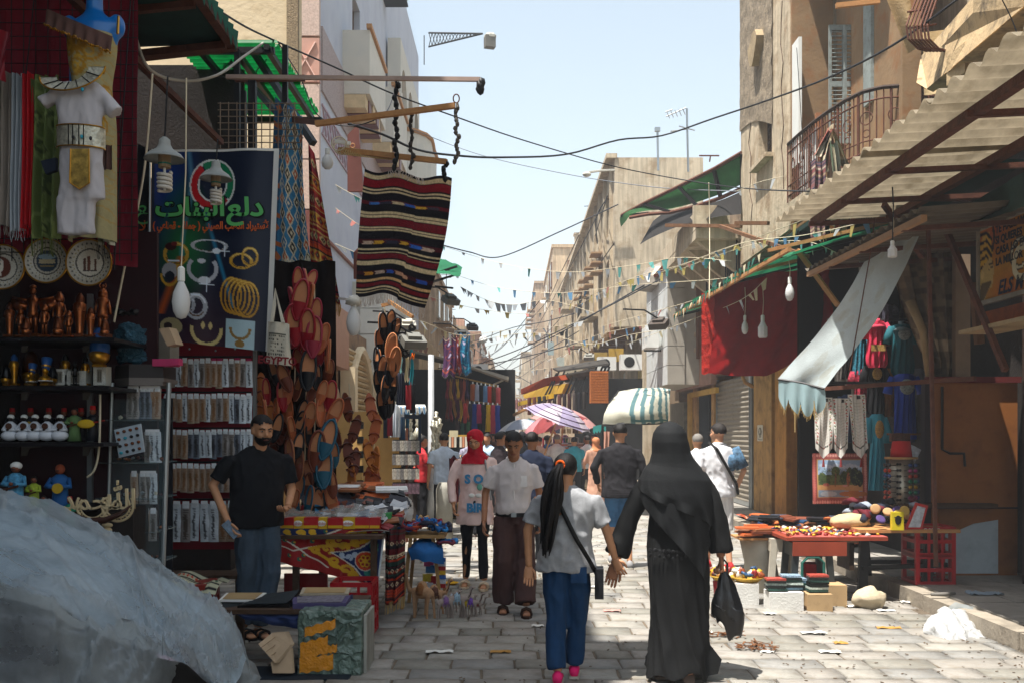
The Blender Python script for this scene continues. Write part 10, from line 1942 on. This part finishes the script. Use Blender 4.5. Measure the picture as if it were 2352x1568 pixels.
def bunting(pts,n,size,pal,lb,seed,torn=.3):
 r=random.Random(seed);P=w3(pts);A=interp([P],80)[0];size*=.6;o=T('bunting',lb,'bunting',tuple(P[0]),'strings of bunting across the street')
 mk('string',T__(A,(.0018+.00012*P[0].y),4),string_,o)
 for k in J(n):
  i=int(1+78*(k+.5+r.uniform(-.3,.3))/n);p=A[i];d=(A[i+1]-A[i-1]).normalized();w_=size*r.uniform(.7,1.25);h_=size*r.uniform(.8,1.6);a=r.uniform(-1.1,1.1);dn=V(.5*sin(a)*d.y+.3*sin(a),.8*sin(a),-cos(a)).normalized()
  if r.random()<torn:pts_=[p-d*w_*.5,p+d*w_*.5,p+d*w_*.35+dn*h_*.8,p+d*w_*.1+dn*h_*.35,p-d*w_*.1+dn*h_,p-d*w_*.3+dn*h_*.4]
  else:pts_=[p-d*w_*.5,p+d*w_*.5,p+d*w_*.28+dn*h_,p-d*w_*.22+dn*h_*.9]
  mk('pennant',P_(pts_,V(.002,.004,0)),fc_[r.choice(pal)],o)
 return o
Bs=[([(770,425,13),(835,460,13),(900,490,13.5)],4,.12,[0,2,4],'pale blue and teal bunting beside the red kilim'),([(770,478,13),(830,520,13),(890,550,13.5)],4,.12,[3,5,3],'yellow and pink bunting beside the red kilim'),([(770,560,13),(840,590,13),(900,610,13)],4,.12,[2,6,0],'blue and cream bunting beside the striped rug'),([(1000,560,24),(1150,605,22),(1300,625,20),(1450,610,18),(1560,592,17),(1680,600,16)],18,.22,[0,1,0,4],'white bunting running from the striped rug to the ornate balcony'),([(990,610,26),(1120,655,24),(1240,672,22),(1330,670,21),(1450,655,19),(1640,642,17),(1700,630,16)],18,.24,[2,0,4,0],'long blue and white bunting in mid air over the street'),([(980,680,26),(1100,710,26),(1230,720,25),(1330,690,22),(1420,650,19),(1530,622,18),(1700,560,15),(1860,500,12)],26,.22,[3,5,0,6,3],'yellow and pink bunting rising toward the long corrugated awning'),([(1330,700,23),(1450,640,19),(1560,610,17),(1700,560,14),(1850,540,12),(2010,505,10.4)],26,.2,[2,4,0,3,2],'blue, teal and yellow bunting reaching the second corrugated awning'),([(1440,790,22),(1520,760,20),(1600,730,18),(1700,690,14),(1760,640,13)],15,.22,[0,6,0,1],'cream bunting in front of the white bay'),([(1380,750,24),(1480,722,21),(1560,700,19),(1650,672,17)],13,.22,[0,1,5,6],'grey and pink bunting by the roof tiles of the white bay'),([(920,720,15),(980,742,16),(1060,770,18),(1150,760,22),(1260,752,26),(1350,735,27)],22,.26,[0,1,0,6],'dirty white bunting before the hung carpets'),([(1060,660,30),(1120,690,30),(1180,700,30),(1260,690,30),(1370,720,28)],16,.3,[1,0,1],'grey bunting high in the gap between the roofs'),([(1080,790,34),(1160,770,34),(1250,765,32),(1350,790,28),(1440,770,25),(1500,760,22)],22,.3,[0,6,0,1,3],'cream and white bunting along the sand block front'),([(1010,770,24),(1080,800,26),(1140,790,30),(1200,775,34),(1300,760,34)],16,.32,[1,0,0,7],'grey and white bunting above the far stalls'),([(1390,775,27),(1330,800,30),(1280,820,34),(1230,830,40)],14,.32,[0,6,0],'white bunting over the dark tin roofs'),([(1300,800,27),(1370,770,25),(1450,752,22),(1500,745,21)],12,.24,[2,2,5,0],'blue rag bunting under the sand block soffit'),([(1690,440,16),(1740,420,15),(1800,405,14)],3,.2,[0],'white torn pennant before the beige stucco wall'),([(1560,620,17.5),(1640,590,16.5),(1740,560,15),(1850,555,13),(1930,585,11.5)],14,.18,[4,2,3,0],'teal and yellow bunting above the green battens awning'),([(1100,860,45),(1180,855,45),(1260,845,42)],9,.35,[0,1],'faint white bunting far down the street'),([(1090,900,60),(1150,893,60),(1200,890,60)],7,.4,[0,1],'tiny pale bunting at the end of the street')]
for k,(pts,n,sz,pal,lab)in En(Bs):bunting(pts,n,sz,pal,lab,k+3)
hz=B_((3,88,15),(60,190,32.4));
hm_=bpy.data.materials.new('pale_air');hm_.use_nodes=True;nn=hm_.node_tree;nn.nodes.remove(nn.nodes['Principled BSDF']);pv=nn.nodes.new('ShaderNodeVolumePrincipled');pv.inputs['Color'].default_value=(.9,.93,.97,1);pv.inputs['Density'].default_value=.0022;nn.links.new(pv.outputs[0],nn.nodes['Material Output'].inputs['Volume'])
if HAZE:mk('haze',hz,hm_,kind='stuff')
bpy.data.scenes.remove(TS)
